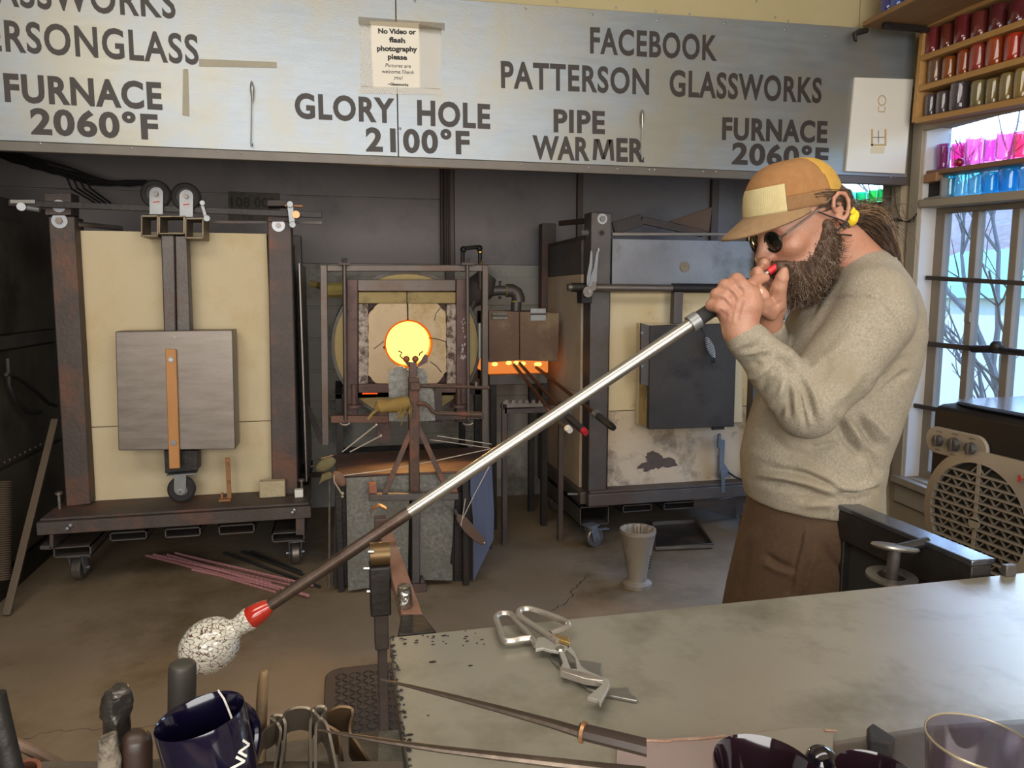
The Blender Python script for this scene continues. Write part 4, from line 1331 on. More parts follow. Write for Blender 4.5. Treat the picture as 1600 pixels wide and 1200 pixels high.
# stand of the furnace: legs, cross bars, burner funnel and gas pipes
for x, y in ((-0.02, 4.4), (0.8, 4.4), (-0.02, 5.0), (0.8, 5.0)):
    MB().box((x - 0.02, y - 0.02, 0), (x + 0.02, y + 0.02, 0.93)).build('leg', M['steel_black'], gh, bevel=0.002)
for z in (0.9, 0.45):
    b = MB()
    b.box((-0.04, 4.38, z), (0.82, 4.42, z + 0.03))
    b.box((-0.04, 4.98, z), (0.82, 5.02, z + 0.03))
    b.box((-0.04, 4.42, z), (0.0, 4.98, z + 0.03))
    b.box((0.78, 4.42, z), (0.82, 4.98, z + 0.03))
    b.build('cross_bar', M['steel_black'], gh)
cB = PY(742, 462, 4.75)
MB().lathe([(0.02, -0.1), (0.09, 0.02), (0.1, 0.06), (0.06, 0.16)], cB, (0.6, 0, 0.9), 20).build('burner_funnel', M['steel_dark'], gh)
b = MB()
b.tube([PY(741, 470, 4.72), PY(735, 485, 4.68), PY(738, 500, 4.66)], 0.02, 10)
b.build('burner_neck', M['steel_grey'], gh)
pp = [(723, 425), (723, 391), (727, 388), (746, 386), (750, 389), (750, 412)]
MB().tube([PY(x, y, 4.62) for x, y in pp], 0.013, 10).build('gas_pipe', M['steel_black'], gh)
for x, y in ((724, 390), (749, 388)):
    MB().sphere(PY(x, y, 4.62), 0.021, 12, 8).build('elbow', M['steel_black'], gh)
disc(MB(), PY(750, 394, 4.62), (0, 0, 1), 0.017, 0.008).build('brass_ring', M['brass'], gh)
b = MB()
b.cyl(PY(750, 402, 4.62), PY(751, 413, 4.62), 0.012, n=10)
b.cyl(PY(749, 411, 4.60), PY(752, 413, 4.60), 0.006, n=8)
b.build('brass_valve', M['brass'], gh)
MB().cyl(PY(751, 452, 4.6), PY(751, 420, 4.6), 0.018, n=12).build('gas_riser', M['steel_rust'], gh)
m_insul = mat('yellow_insulation', '#86733a', '#9a874a', 7, 0.85, 0, 0.4, 40)
MB().tube([PY(484, 443, 4.9), PY(498, 446, 4.9), PY(512, 449, 4.8)], 0.022, 10).build('yellow_pipe', m_insul, gh)
MB().tube([PY(511, 454, 4.7), PY(538, 453, 4.7)], [0.045, 0.05], 10).build('insulation_roll', m_insul, gh)

# ------------------------------------------------------------------ pipe warmer
pw = thing('pipe_warmer', (1.1, 4.8, 0), 'rust brown pipe warmer box with a glowing slot between the glory hole and right furnace', 'furnace')
YP = 4.52
m_lid = mat('heat_tinted_lid', '#5c4436', '#6c5544', 4, 0.5, 0.5, 0.1, 40, c3='#7b6a50', s3=2.5, t3=0.55)
qbox(MB(), [(764, 566), (811.6, 563), (811.6, 487), (764, 485)], YP, 0.02).build('lid_plate', m_lid, pw, bevel=0.002)
qbox(MB(), [(812.4, 563), (872, 565), (874, 489), (812.4, 487)], YP - 0.01, 0.02).build('lid_plate', m_lid, pw, bevel=0.002)
wx0, wx1 = PY(764, 520, YP).x, PY(860, 520, YP).x
zt_, zs1_, zs0_ = PY(812, 487, YP).z, PY(812, 562, YP).z, PY(812, 582, YP).z
MB().box((wx0, YP + 0.021, zs1_), (wx1, YP + 0.4, zt_)).build('box_top', M['steel_rust'], pw, bevel=0.003)
MB().box((wx0, YP + 0.05, zs0_ - 0.01), (wx1, YP + 0.4, zs1_)).build('glowing_slot', mat('hot_lining', '#8a5634', '#a2683f', 5, 0.9), pw)
gl = bpy.data.objects['glowing_slot'].data.materials
gl.clear()
gl.append(emit('slot_glow', '#e8813a', 0.85))
fl_ = MB()
for x in (773, 795, 807, 817, 839, 842):
    fl_.sphere(PY(x, 567 + (x % 3), YP + 0.04), (0.02, 0.01, 0.013), 8, 6)
fl_.build('flame', emit('flame', '#ffd36a', 1.6), pw)
MB().box((wx0, YP - 0.01, zs0_ - 0.075), (wx1 - 0.02, YP + 0.4, zs0_ - 0.012)).build('sill', M['steel_dark'], pw, bevel=0.004)
for x0, y0, x1, y1, mm in ((769, 489, 793, 499, M['galv']), (829, 482, 853, 501, M['zinc'])):
    h = qbox(MB(), [(x0, y1), (x1, y1), (x1, y0), (x0, y0)], YP - 0.014, 0.006).build('hinge', mm, pw, bevel=0.001)
    MB().cyl(PY(x0, (y0 + y1) / 2 - 1, YP - 0.018), PY(x1, (y0 + y1) / 2 - 1, YP - 0.018), 0.006, n=8).build('hinge_pin', M['steel_grey'], h)
for x, y in ((wx0 + 0.03, YP + 0.03), (wx1 - 0.03, YP + 0.03), (wx0 + 0.03, YP + 0.36), (wx1 - 0.03, YP + 0.36)):
    MB().box((x - 0.02, y - 0.02, 0), (x + 0.02, y + 0.02, zs0_ - 0.07)).build('leg', M['steel_black'], pw, bevel=0.002)
# gas elbow above
b = MB()
b.tube([PY(766, 455, 4.75), PY(778, 454, 4.75), PY(793, 454, 4.75)], 0.032, 14)
b.build('air_pipe', M['steel_dark'], pw)
b = MB()
arcp = [PY(791, 454, 4.75), PY(800, 454, 4.75), PY(807, 458, 4.75), PY(810, 466, 4.75), PY(810, 472, 4.75)]
b.tube(arcp, 0.043, 16)
b.build('elbow', M['steel_dark'], pw)
MB().cyl(PY(807, 468, 4.75), PY(806, 488, 4.75), 0.034, n=14).build('down_pipe', M['steel_dark'], pw)
m_yel = mat('yellow_tape', '#a08a2e', '#b09a3c', 10, 0.6)
for x in (767, 791):
    disc(MB(), PY(x, 454, 4.75), (1, 0.1, 0), 0.036, 0.012, 18).build('yellow_ring', m_yel, pw)
disc(MB(), PY(807, 471, 4.75), (0, 0, 1), 0.038, 0.006, 18).build('yellow_ring', m_yel, pw)
b = MB()
b.cyl(PY(781, 448, 4.74), PY(781, 440, 4.74), 0.006, n=8)
b.bar(PY(779, 440, 4.74), PY(784, 440, 4.74), 0.008, 0.008, (0, 0, 1))
b.cyl(PY(781, 463, 4.72), PY(781, 467, 4.72), 0.01, n=8)
b.build('valve_stem', M['steel_black'], pw)
# comb that the warming pipes rest on
rk = thing('pipe_rack', (1.05, 4.2, 0), 'rusty steel rack with a notched comb below the pipe warmer', 'rack')
YK = 4.22
cmb = [(786, 642)]
x = 786
pts = [(786, 640), (786, 628), (790, 625)]
for k in range(5):
    cx = 797 + k * 10.5
    pts += [(cx - 3, 625), (cx - 2.5, 629), (cx, 631), (cx + 2.5, 629), (cx + 3, 625)]
pts += [(848, 624), (849, 638)]
qbox(MB(), pts, YK, 0.012).build('comb', M['steel_grey'], rk, bevel=0.001)
b = MB()
b.tube([PY(784, 632, YK + 0.02), PY(790, 640, YK + 0.02), PY(789, 690, YK + 0.02), PY(789, 700, YK + 0.02)], 0.016, 10)
b.build('upright', M['steel_rust'], rk)
for x in (0.93, 1.28):
    MB().box((x - 0.015, YK + 0.0, 0), (x + 0.015, YK + 0.03, 0.86)).build('leg', M['steel_rust'], rk, bevel=0.002)
MB().box((0.93, YK + 0.0, 0.8), (1.28, YK + 0.03, 0.84)).build('cross_bar', M['steel_rust'], rk, bevel=0.002)
# three blowpipes being warmed
m_pipe_hot = mat('hot_pipe', '#6f4a36', '#80573f', 6, 0.4, 0.7)
for (a, h0, h1, tipm, cl, lab) in (((803, 570), (866, 650), (891, 673), M['white_paint'], None, 'blowpipe with a white end cap resting in the pipe warmer'),
                               ((812, 568), (884, 648), (916, 677), mat('red_cap', '#b3202c', '#c22a35', 8, 0.45), 1, 'blowpipe with a red end cap resting in the pipe warmer'),
                               ((838, 574), (932, 648), (959, 669), M['steel_black'], 1, 'thin blowpipe with a plain black grip resting in the pipe warmer')):
    A = PY(a[0], a[1], YP + 0.02)
    Hs = PY(h0[0], h0[1], 3.72)
    E_ = PY(h1[0], h1[1], 3.56)
    t = thing('blowpipe', tuple(E_), lab, 'pipe')
    MB().cyl(A, Hs, 0.0105, n=12).build('tube', m_pipe_hot, t)
    d = (E_ - Hs).normalized()
    MB().cyl(Hs, E_ - d * 0.03, 0.019, n=14).build('grip', M['rubber'], t)
    MB().cyl(E_ - d * 0.03, E_, 0.0195, 0.016, n=14).build('end_cap', tipm, t)
    if cl:
        disc(MB(), Hs, d, 0.024, 0.03, 14).build('collar', M['zinc'], t)

# ------------------------------------------------------------------ table with galvanised skirts in front of the glory hole
ta = thing('steel_table', (0.3, 3.95, 0), 'low rusty steel table with hanging galvanised sheets below the glory hole', 'table')
zT = 0.60
q = [PZ(528, 746, zT), PZ(737, 739, zT), PZ(772, 700, zT), PZ(520, 714, zT)]
m_tt = mat('rusty_table_top', '#4b3b33', '#5a463b', 5, 0.6, 0.3, 0.2, 50, c3='#6b4636', s3=3.5, t3=0.55)
MB().prism(q, (0, 0, 0.012)).build('table_top', m_tt, ta, bevel=0.003)
for p in (q[0] + Vector((0.0, 0.03, 0)), q[1] + Vector((-0.03, 0.03, 0)), q[2] + Vector((-0.04, -0.03, 0)), q[3] + Vector((0.03, -0.03, 0))):
    MB().box((p.x - 0.015, p.y - 0.015, 0), (p.x + 0.015, p.y + 0.015, zT)).build('leg', M['steel_black'], ta, bevel=0.002)
YTB = q[0].y + 0.01
MB().cyl(PY(515, 752, YTB), PY(514, 918, YTB), 0.006, n=8).build('side_rod', M['steel_grey'], ta)
qbox(MB(), [(544, 923), (637, 910), (640, 742), (541, 747)], YTB - 0.03, 0.003).build('skirt_sheet', M['galv'], ta)
qbox(MB(), [(656, 906), (707, 907), (707, 883), (703, 880), (707, 845), (709, 800), (713, 740), (656, 741)], YTB - 0.035, 0.003).build('skirt_sheet', M['galv'], ta)
qbox(MB(), [(520, 915), (735, 905), (735, 748), (524, 750)], YTB + 0.03, 0.01).build('dark_gap_sheet', M['steel_black'], ta)  # black sheet added for the dark gap behind the hanging sheets
qbox(MB(), [(710, 908), (738, 907), (738, 765), (711, 770)], YTB + 0.015, 0.012).build('skirt_sheet', M['steel_black'], ta)
# bluish sheet leaning at the right end
b = MB()
b.prism([PY(740, 908, YTB - 0.03), PY(771, 843, YTB + 0.02), PY(772, 800, YTB + 0.04), PY(768, 722, YTB + 0.06), PY(735, 742, YTB), PY(735, 770, YTB), PY(739, 810, YTB - 0.01)], (0.002, 0.006, 0))
o = b.build('galvanised_sheet', mat('blue_grey_sheet', '#666a78', '#787c8a', 4, 0.4, 0.6, 0.03, 40, stretch=(4, 4, 0.6)))
tag(o, 'bluish galvanised sheet leaning against the right end of the low table', 'sheet')
# paddle on a string
pd = thing('wooden_paddle', tuple(PY(740, 850, YTB - 0.12)), 'brown wooden paddle hanging from a string at the right end of the low table', 'paddle')
yp = YTB - 0.12
qbox(MB(), [(719, 822), (726, 832), (742, 846), (753, 852), (760, 850), (758, 843), (742, 824), (729, 809), (715, 803), (713, 812)], yp, 0.02).build('blade', mat('charred_wood', '#4f3a2e', '#634a3a', 6, 0.6, 0, 0.1, 30), pd, bevel=0.003)
MB().cyl(PY(710, 796, yp + 0.01), PY(718, 812, yp + 0.01), 0.01, n=10).build('handle', M['steel_rust'], pd)
MB().tube([PY(720, 822, yp - 0.004), PY(722, 812, yp - 0.004), PY(740, 775, yp), PY(767, 724, yp + 0.15)], 0.0022, 6).build('string', M['wire_white'], pd)
MB().tube([PY(720, 822, yp - 0.004), PY(724, 800, yp - 0.006), PY(727, 779, yp)], 0.0022, 6).build('string', M['wire_white'], pd)
MB().cyl(PY(757, 848, yp - 0.003), PY(757, 848, yp), 0.004, n=8).build('nail', M['zinc'], pd)
# wires and rods over the table
b = MB()
b.tube([PY(528, 744, YTB - 0.05), PY(600, 735, YTB - 0.05), PY(680, 720, YTB), PY(768, 701, YTB + 0.2)], 0.0025, 6)
tag(b.build('wire', M['wire_white']), 'long pale wire strung across the front of the low table', 'wire')
for k, (p0, p1) in enumerate((((535, 706), (588, 664)), ((547, 706), (595, 681)))):
    b = MB()
    b.tube([PY(*p0, 3.95), PY(*p1, 3.9)], 0.0035, 6)
    b.sphere(PY(*p1, 3.9), 0.007, 8, 6)
    tag(b.build('hook_rod', M['wire_white']), ('upper' if k == 0 else 'lower') + ' of the two thin hooked rods slanting up from the low table', 'rod')
b = MB()
for p0, p1 in (((683, 681), (768, 694)), ((672, 687), (765, 700))):
    b.tube([PY(*p0, 3.95), PY(*p1, 3.95)], 0.0025, 6)
tag(b.build('wire_pair', M['wire_white']), 'pair of thin pale wires stretched behind the right end of the low table', 'wire')
# pads and mitts hung at the left corner of the table
m_pad = mat('olive_canvas', '#5f5737', '#746a48', 12, 0.9, 0, 0.4, 60)
m_leath = mat('brown_leather', '#6a4c38', '#7b5a44', 10, 0.7, 0, 0.3, 40)
Mx = Matrix.Rotation(math.radians(-28), 3, 'Y')
b = MB().sphere(PY(509, 726, YTB - 0.06), (0.052, 0.02, 0.03), 20, 10, Mx)
tag(b.build('canvas_pad', m_pad), 'round olive canvas pad hanging at the left corner of the low table', 'pad')
b = MB()
b.prism([PY(x, y, YTB - 0.05) for x, y in [(503, 741), (500, 752), (497, 758), (507, 752), (520, 748), (522, 741), (512, 738)]], (0, 0.02, 0))
tag(b.build('folded_mitt', m_pad, bevel=0.006), 'folded olive mitt hanging below the round canvas pad', 'mitt')
b = MB().sphere(PY(530, 748, YTB - 0.07), (0.026, 0.014, 0.045), 16, 10, Matrix.Rotation(math.radians(-35), 3, 'Y'))
tag(b.build('leather_pad', m_leath), 'small brown leather pad on a cord at the left corner of the low table', 'pad')
b = MB()
b.tube([PY(522, 742, YTB - 0.08), PY(522, 752, YTB - 0.08), PY(530, 765, YTB - 0.08), PY(534, 772, YTB - 0.08)], 0.004, 6)
b.sphere(PY(535, 771, YTB - 0.08), 0.009, 8, 6)
b.sphere(PY(535, 776, YTB - 0.08), 0.007, 8, 6)
tag(b.build('beaded_cord', mat('pale_cord', '#9a8b76', '#aa9b86', 20, 0.8)), 'pale knotted cord dangling at the left corner of the low table', 'cord')
b = MB()
b.tube([PY(490, 718, YTB), PY(502, 717, YTB - 0.05), PY(520, 712, YTB)], 0.005, 6)
b.tube([PY(486, 729, YTB), PY(500, 728, YTB - 0.03), PY(512, 725, YTB)], 0.005, 6)
tag(b.build('tool_rod', M['steel_grey']), 'steel tool rods poking out left of the low table corner', 'rod')
# dark lumber behind the left side of the glory hole
for k, (p0, p1, lab) in enumerate((((478, 630), (503, 690), 'dark slanting bar left of the glory hole stand'), ((470, 742), (520, 742), 'dark level bar behind the left corner of the low table'))):
    b = MB().bar(PY(*p0, 4.6), PY(*p1, 4.5 if k else 4.6), 0.03, 0.02, (0, 0, 1))
    tag(b.build('steel_bar', M['steel_rust'], bevel=0.002), lab, 'bar')

# ------------------------------------------------------------------ yoke stand
YY = 3.64
yk = thing('yoke_stand', tuple(PY(648, 915, YY)), 'rusty yoke stand with two roller balls and side arms in front of the glory hole', 'stand')
m_ypost = mat('yoke_rust', '#4a3a31', '#5b483c', 6, 0.65, 0.35, 0.25, 50, c3='#7b4a36', s3=5, t3=0.55)
qbox(MB(), [(640, 770), (656, 770), (655, 590), (639, 590)], YY, 0.05).build('post', m_ypost, yk, bevel=0.004)
qbox(MB(), [(640, 595), (652, 595), (651, 566), (640, 566)], YY + 0.01, 0.035).build('post_tip', m_purple, yk, bevel=0.003)
b = MB()
b.prism([PY(x, y, YY) for x, y in [(644, 915), (656, 915), (656, 782), (644, 782)]], (0, 0.05, 0))
pst = b.build('lower_post', M['steel_dark'], yk, bevel=0.003)
for x in (635, 649):
    MB().sphere(PY(x, 561, YY + 0.03), 0.0165, 14, 10).build('roller_ball', mat('hot_ball', '#7a3b22', '#8a4a2c', 6, 0.6), yk)
    MB().cyl(PY(x, 565, YY + 0.03), PY(643, 574, YY + 0.03), 0.009, n=10).build('ball_seat', m_purple, yk)
for pts in ([(630, 561), (625, 556), (628, 551), (622, 548)], [(655, 556), (656, 552), (661, 549)]):
    MB().tube([PY(x, y, YY + 0.03) for x, y in pts], 0.004, 6).build('guide_wire', m_purple, yk)
qbox(MB(), [(650, 575), (668, 566), (669, 556), (664, 553)], YY + 0.06, 0.006).build('guard', m_purple, yk)
b = MB()
b.tube([PY(654, 603, YY + 0.02), PY(700, 604, YY + 0.02), PY(765, 606, YY + 0.02)], 0.009, 10)
arm = b.build('upper_arm', m_ypost, yk)
MB().cyl(PY(744, 604, YY + 0.02), PY(744, 597, YY + 0.02), 0.007, n=8).build('arm_peg', M['steel_bright'], arm)
b = MB()
b.box(tuple(PY(641, 610, YY - 0.02)), tuple(PY(656, 597, YY + 0.0)))
b.build('arm_clamp', m_ypost, yk, bevel=0.003)
b = MB()
b.tube([PY(652, 630, YY - 0.01), PY(664, 631, YY - 0.01), PY(670, 635, YY - 0.01), PY(676, 643, YY - 0.01), PY(684, 646, YY - 0.01), PY(715, 647, YY - 0.01), PY(752, 648, YY - 0.01)], [0.011, 0.011, 0.011, 0.011, 0.01, 0.01, 0.016], 10)
b.build('lower_arm', m_ypost, yk)
# straw coloured wrapping on the left arm
m_straw = mat('straw_wrap', '#7d6430', '#94783f', 12, 0.9, 0, 0.5, 40)
b = MB()
b.tube([PY(588, 640, YY - 0.01), PY(592, 636, YY - 0.01), PY(604, 635, YY - 0.01), PY(620, 633, YY - 0.01), PY(632, 630, YY - 0.01), PY(640, 628, YY - 0.01)], [0.02, 0.034, 0.031, 0.036, 0.036, 0.028], 12)
wrap = b.build('rope_wrapping', m_straw, yk)
b = MB()
rnd = random.Random(8)
for k in range(22):
    x = rnd.uniform(622, 642)
    y = rnd.uniform(630, 645)
    b.tube([PY(x, y, YY - 0.04), PY(x + rnd.uniform(-3, 4), y + rnd.uniform(2, 9), YY - 0.045), PY(x + rnd.uniform(-6, 4), y + rnd.uniform(5, 22), YY - 0.04)], 0.0018, 4)
b.tube([PY(590, 640, YY - 0.02), PY(582, 646, YY - 0.02), PY(575, 655, YY - 0.02)], 0.007, 6)
b.build('frayed_ends', m_straw, wrap)
qbox(MB(), [(588, 690), (610, 690), (612, 645), (590, 645)], YG - 0.09, 0.03).build('hanging_block', m_purple, gh)
for (x0, y0), (x1, y1) in (((646, 664), (598, 778)), ((652, 664), (702, 772))):
    MB().bar(PY(x0, y0, YY + 0.02), PY(x1, y1, YY - 0.06), 0.026, 0.01, (1, 0, 0)).build('brace', m_ypost, yk, bevel=0.002)
qbox(MB(), [(577, 783), (717, 781), (717, 771), (577, 773)], YY - 0.08, 0.05).build('cross_bar', M['steel_dark'], yk, bevel=0.003)
m_brick = mat('red_brick_stub', '#84513c', '#955f48', 8, 0.8, 0, 0.3)
qbox(MB(), [(577, 775), (590, 773), (588, 756), (576, 757)], YY - 0.05, 0.05).build('end_stub', m_brick, yk, bevel=0.003)
qbox(MB(), [(702, 776), (717, 772), (712, 759), (704, 764)], YY - 0.05, 0.05).build('end_stub', m_brick, yk, bevel=0.003)
b = MB()
g = PY(650, 915, YY)
b.box((g.x - 0.04, YY - 0.02, 0.0), (g.x + 0.05, YY + 0.07, 0.045))
b.cyl((g.x + 0.03, YY - 0.03, 0.06), (g.x + 0.03, YY + 0.08, 0.06), 0.012, n=8)
b.build('foot', M['steel_rust'], yk, bevel=0.003)
# galvanised heat shield plates hung behind the yoke
b = MB()
b.prism([PY(x, y, YY + 0.12) for x, y in [(608, 658), (638, 659), (639, 578), (628, 572), (619, 573), (607, 581)]], (0, 0.003, 0))
b.build('shield_plate', M['galv'], yk)
b = MB()
b.prism([PY(x, y, YY + 0.11) for x, y in [(652, 659), (680, 657), (678, 612), (667, 600), (668, 588), (664, 577), (650, 573)]], (0, 0.003, 0))
b.build('shield_plate', M['galv'], yk)
# the fire lights what stands before it
pl_ = bpy.data.lights.new('fire_light', 'SPOT')
pl_.energy = 40
pl_.color = (1.0, 0.55, 0.18)
pl_.shadow_soft_size = 0.1
pl_.spot_size = math.radians(120)
po = bpy.data.objects.new('fire_light', pl_)
COL.objects.link(po)
po.location = cH + Vector((0, 0.03, 0))
po.rotation_euler = (math.radians(90), 0, math.radians(180))
# ------------------------------------------------------------------ dark annealing oven along the left
oven = thing('annealing_oven', (-2.1, 4.0, 0), 'dark grimy steel annealing oven along the left edge of the workshop', 'oven')
XO = -1.68
m_oven = mat('grimy_oven_steel', '#4a443c', '#5d564b', 3, 0.45, 0.3, 0.08, 30, c3='#3a342d', s3=2.2, t3=0.52)
def obox(y0, y1, z0, z1, t=0.02, x=XO):
    return MB().box((x, y0, z0), (x + t, y1, z1))
MB().box((-2.5, 2.9, 0.12), (XO - 0.002, 5.05, 2.0)).build('body', m_oven, oven, bevel=0.006)
za, zc = PX(0, 535, XO).z, PX(85, 520, XO).z
obox(2.9, 5.0, za + 0.04, za + 0.62, 0.012).build('upper_panel', m_oven, oven, bevel=0.003)
obox(2.9, 5.0, za - 0.035, za + 0.03, 0.025).build('belt_rail', M['steel_dark'], oven, bevel=0.003)
obox(2.9, 5.0, za - 0.62, za - 0.045, 0.012).build('lower_panel', m_oven, oven, bevel=0.003)
obox(2.9, 5.0, 0.0, 0.12, 0.03, XO - 0.01).build('base_beam', M['steel_black'], oven, bevel=0.003)
obox(2.9, 5.0, 0.14, za - 0.64, 0.012).build('skirt_panel', m_oven, oven, bevel=0.003)
for k in range(8):
    p = PX(4 + 8 * k, 737 - 4.3 * k, XO)
    MB().sphere((XO + 0.012, p.y, za - 0.60), 0.008, 8, 6).build('rivet', M['steel_rust'], oven)
b = MB()
pts = [PX(x, y, XO + 0.05) for x, y in ((12, 560), (14, 600), (25, 628), (45, 645), (62, 644))]
b.tube(pts, 0.014, 8)
b.tube([PX(x, y, XO + 0.05) for x, y in ((10, 585), (30, 592), (55, 610), (75, 630), (88, 634))], 0.011, 8)
b.build('cable', M['wire_black'], oven)
lb = MB().bar(PX(86, 655, -1.50), PZ(2, 962, 0.01) + Vector((0.02, 0, 0)), 0.035, 0.012, (1, 0, 0))
tag(lb.build('flat_bar', mat('brown_flat_bar', '#55483a', '#665746', 6, 0.6, 0.3), bevel=0.002), 'brown flat bar leaning at a slant beside the left furnace', 'bar')
hz_ = MB()
p0, p1 = PX(2, 905, -1.62), PX(4, 750, -1.62)
nr = 44
for k in range(nr):
    c = p0.lerp(p1, k / nr)
    hz_.lathe([(0.03, -0.006), (0.042, 0), (0.03, 0.006)], c, p1 - p0, 14)
tag(hz_.build('ribbed_hose', mat('brown_hose', '#5a4b3b', '#6b5a48', 6, 0.7)), 'brown ribbed hose standing upright at the left picture edge', 'hose')

# ------------------------------------------------------------------ coloured canes and rods on the floor
m_cane = bpy.data.materials.new('striped_cane')
m_cane.use_nodes = True
N = m_cane.node_tree.nodes
L = m_cane.node_tree.links
tc = N.new('ShaderNodeTexCoord')
wv = N.new('ShaderNodeTexWave')
wv.inputs['Scale'].default_value = 44
wv.inputs['Distortion'].default_value = 0.6
L.new(tc.outputs['Object'], wv.inputs['Vector'])
rp = N.new('ShaderNodeValToRGB')
rp.color_ramp.elements[0].color = lin('#9c5058')
rp.color_ramp.elements[1].color = lin('#c09a98')
rp.color_ramp.elements[0].position = 0.35
rp.color_ramp.elements[1].position = 0.6
L.new(wv.outputs[0], rp.inputs[0])
L.new(rp.outputs[0], N['Principled BSDF'].inputs['Base Color'])
N['Principled BSDF'].inputs['Roughness'].default_value = 0.15
canes = [((228, 868), (428, 918)), ((234, 868), (436, 921)), ((240, 869), (424, 914)), ((246, 871), (305, 893)), ((255, 868), (466, 917)), ((274, 867), (489, 918)), ((285, 868), (455, 909)),
         ((262, 870), (482, 934)), ((300, 890), (445, 921)), ((296, 880), (470, 928))]
for k, (a, c) in enumerate(canes):
    A, B = PZ(*a, 0.007), PZ(*c, 0.007)
    if k == 3:
        B = PZ(430, 925, 0.007)
    A.z = B.z = 0.007 + (0.011 if k in (2, 5, 7) else 0)
    o = MB().tube([A, A.lerp(B, 0.5), B], 0.0065 if k != 7 else 0.009, 8).build('glass_cane', m_cane)
    tag(o, 'thin pink and white striped glass cane lying on the floor under the blowpipe', 'glass cane', 'pink striped canes on the floor')
for k, (a, c) in enumerate((((350, 864), (500, 917)), ((378, 862), (492, 905)), ((392, 862), (470, 893)))):
    A, B = PZ(*a, 0.009), PZ(*c, 0.009)
    o = MB().cyl(A, B, 0.008, n=8).build('steel_rod', M['rubber'])
    tag(o, ['longest', 'middle', 'shortest'][k] + ' of the three black rods on the floor beside the right front castor', 'rod', 'black rods on the floor')

# ------------------------------------------------------------------ rubber mat with raised treads
mt = thing('floor_mat', tuple(PZ(560, 1100, 0)), 'dark rubber tread mat on the floor left of the marver table', 'mat')
a0, a1, b0, b1 = PZ(524, 1047, 0), PZ(700, 1040, 0), PZ(486, 1160, 0), PZ(700, 1180, 0)
x0, x1, y0, y1 = (a0.x + b0.x) / 2, 0.75, 2.15, a0.y
rr = 0.07
prof = []
for cx, cy, s in ((x1 - rr, y1 - rr, 0), (x0 + rr, y1 - rr, 90), (x0 + rr, y0 + rr, 180), (x1 - rr, y0 + rr, 270)):
    for k in range(7):
        a = math.radians(s + 15 * k)
        prof.append(Vector((cx + rr * math.cos(a), cy + rr * math.sin(a), 0.001)))
m_mat = mat('mat_rubber', '#322d2b', '#3e3836', 8, 0.6, 0, 0.1)
MB().prism(prof, (0, 0, 0.008)).build('base', m_mat, mt, bevel=0.003)
tb = MB()
ix = 0
x = x0 + 0.05
while x < min(x1, 0.45) - 0.03:
    y = y0 + 0.05
    iy = 0
    while y < y1 - 0.04:
        s = 1 if (ix + iy) % 2 else -1
        d = Vector((0.7, 0.7 * s, 0))
        tb.bar(Vector((x, y, 0.010)) - d * 0.012, Vector((x, y, 0.010)) + d * 0.012, 0.006, 0.004, (0, 0, 1))
        y += 0.026
        iy += 1
    x += 0.026
    ix += 1
tb.build('tread', m_mat, mt, kind='stuff')

# ------------------------------------------------------------------ marver table
ZM = 0.96
mv = thing('marver_table', (0.9, 0.75, 0), 'large steel topped marver table with stained surface in the right foreground', 'table')
m_marver = mat('stained_marver_steel', '#979284', '#a6a192', 2.2, 0.33, 0.5, 0.0, 30, c3='#7f7a6a', s3=2.4, t3=0.55, rvar=0.05)
fl_, fr_ = PZ(608, 992, ZM), PZ(1598, 898, ZM)
yf = (fl_.y + fr_.y) / 2
xl_ = fl_.x
MB().box((xl_, 0.36, ZM - 0.02), (1.95, yf, ZM)).build('steel_top', m_marver, mv, bevel=0.002)
for lo, hi in (((xl_ + 0.004, 0.38, ZM - 0.09), (xl_ + 0.03, yf - 0.01, ZM - 0.021)), ((xl_ + 0.03, yf - 0.04, ZM - 0.09), (1.94, yf - 0.012, ZM - 0.021)), ((xl_ + 0.03, 0.38, ZM - 0.09), (1.94, 0.41, ZM - 0.021))):
    MB().box(lo, hi).build('apron', M['steel_dark'], mv, bevel=0.002)
for x, y in ((xl_ + 0.035, yf - 0.05), (1.90, yf - 0.05), (xl_ + 0.035, 0.42), (1.90, 0.42)):
    MB().box((x - 0.025, y - 0.025, 0), (x + 0.025, y + 0.025, ZM - 0.021)).build('leg', M['steel_dark'], mv, bevel=0.003)
for py in (1150, 1190):
    pass
# crusty weld beads along the left edge and far corner
rnd = random.Random(3)
wb_ = MB()
for k in range(60):
    t = rnd.random() ** 1.4
    p = Vector((xl_ + rnd.uniform(-0.001, 0.006), yf - 0.35 * t, ZM + 0.0005))
    wb_.sphere(p, (rnd.uniform(0.001, 0.0035), rnd.uniform(0.001, 0.004), 0.0015), 6, 4)
for k in range(26):
    p = PZ(rnd.uniform(615, 760), rnd.uniform(985, 1010), ZM + 0.0004)
    wb_.sphere(p, (rnd.uniform(0.001, 0.004), rnd.uniform(0.001, 0.003), 0.0008), 6, 4)
for px, py, s in ((676, 1034, 0.006), (650, 1004, 0.004), (694, 993, 0.005), (735, 1040, 0.004), (669, 1118, 0.002), (640, 1148, 0.005)):
    wb_.sphere(PZ(px, py, ZM + 0.0003), (s, s * 0.6, 0.0008), 8, 4)
wb_.build('weld_spatter', M['steel_black'], mv, kind='stuff')
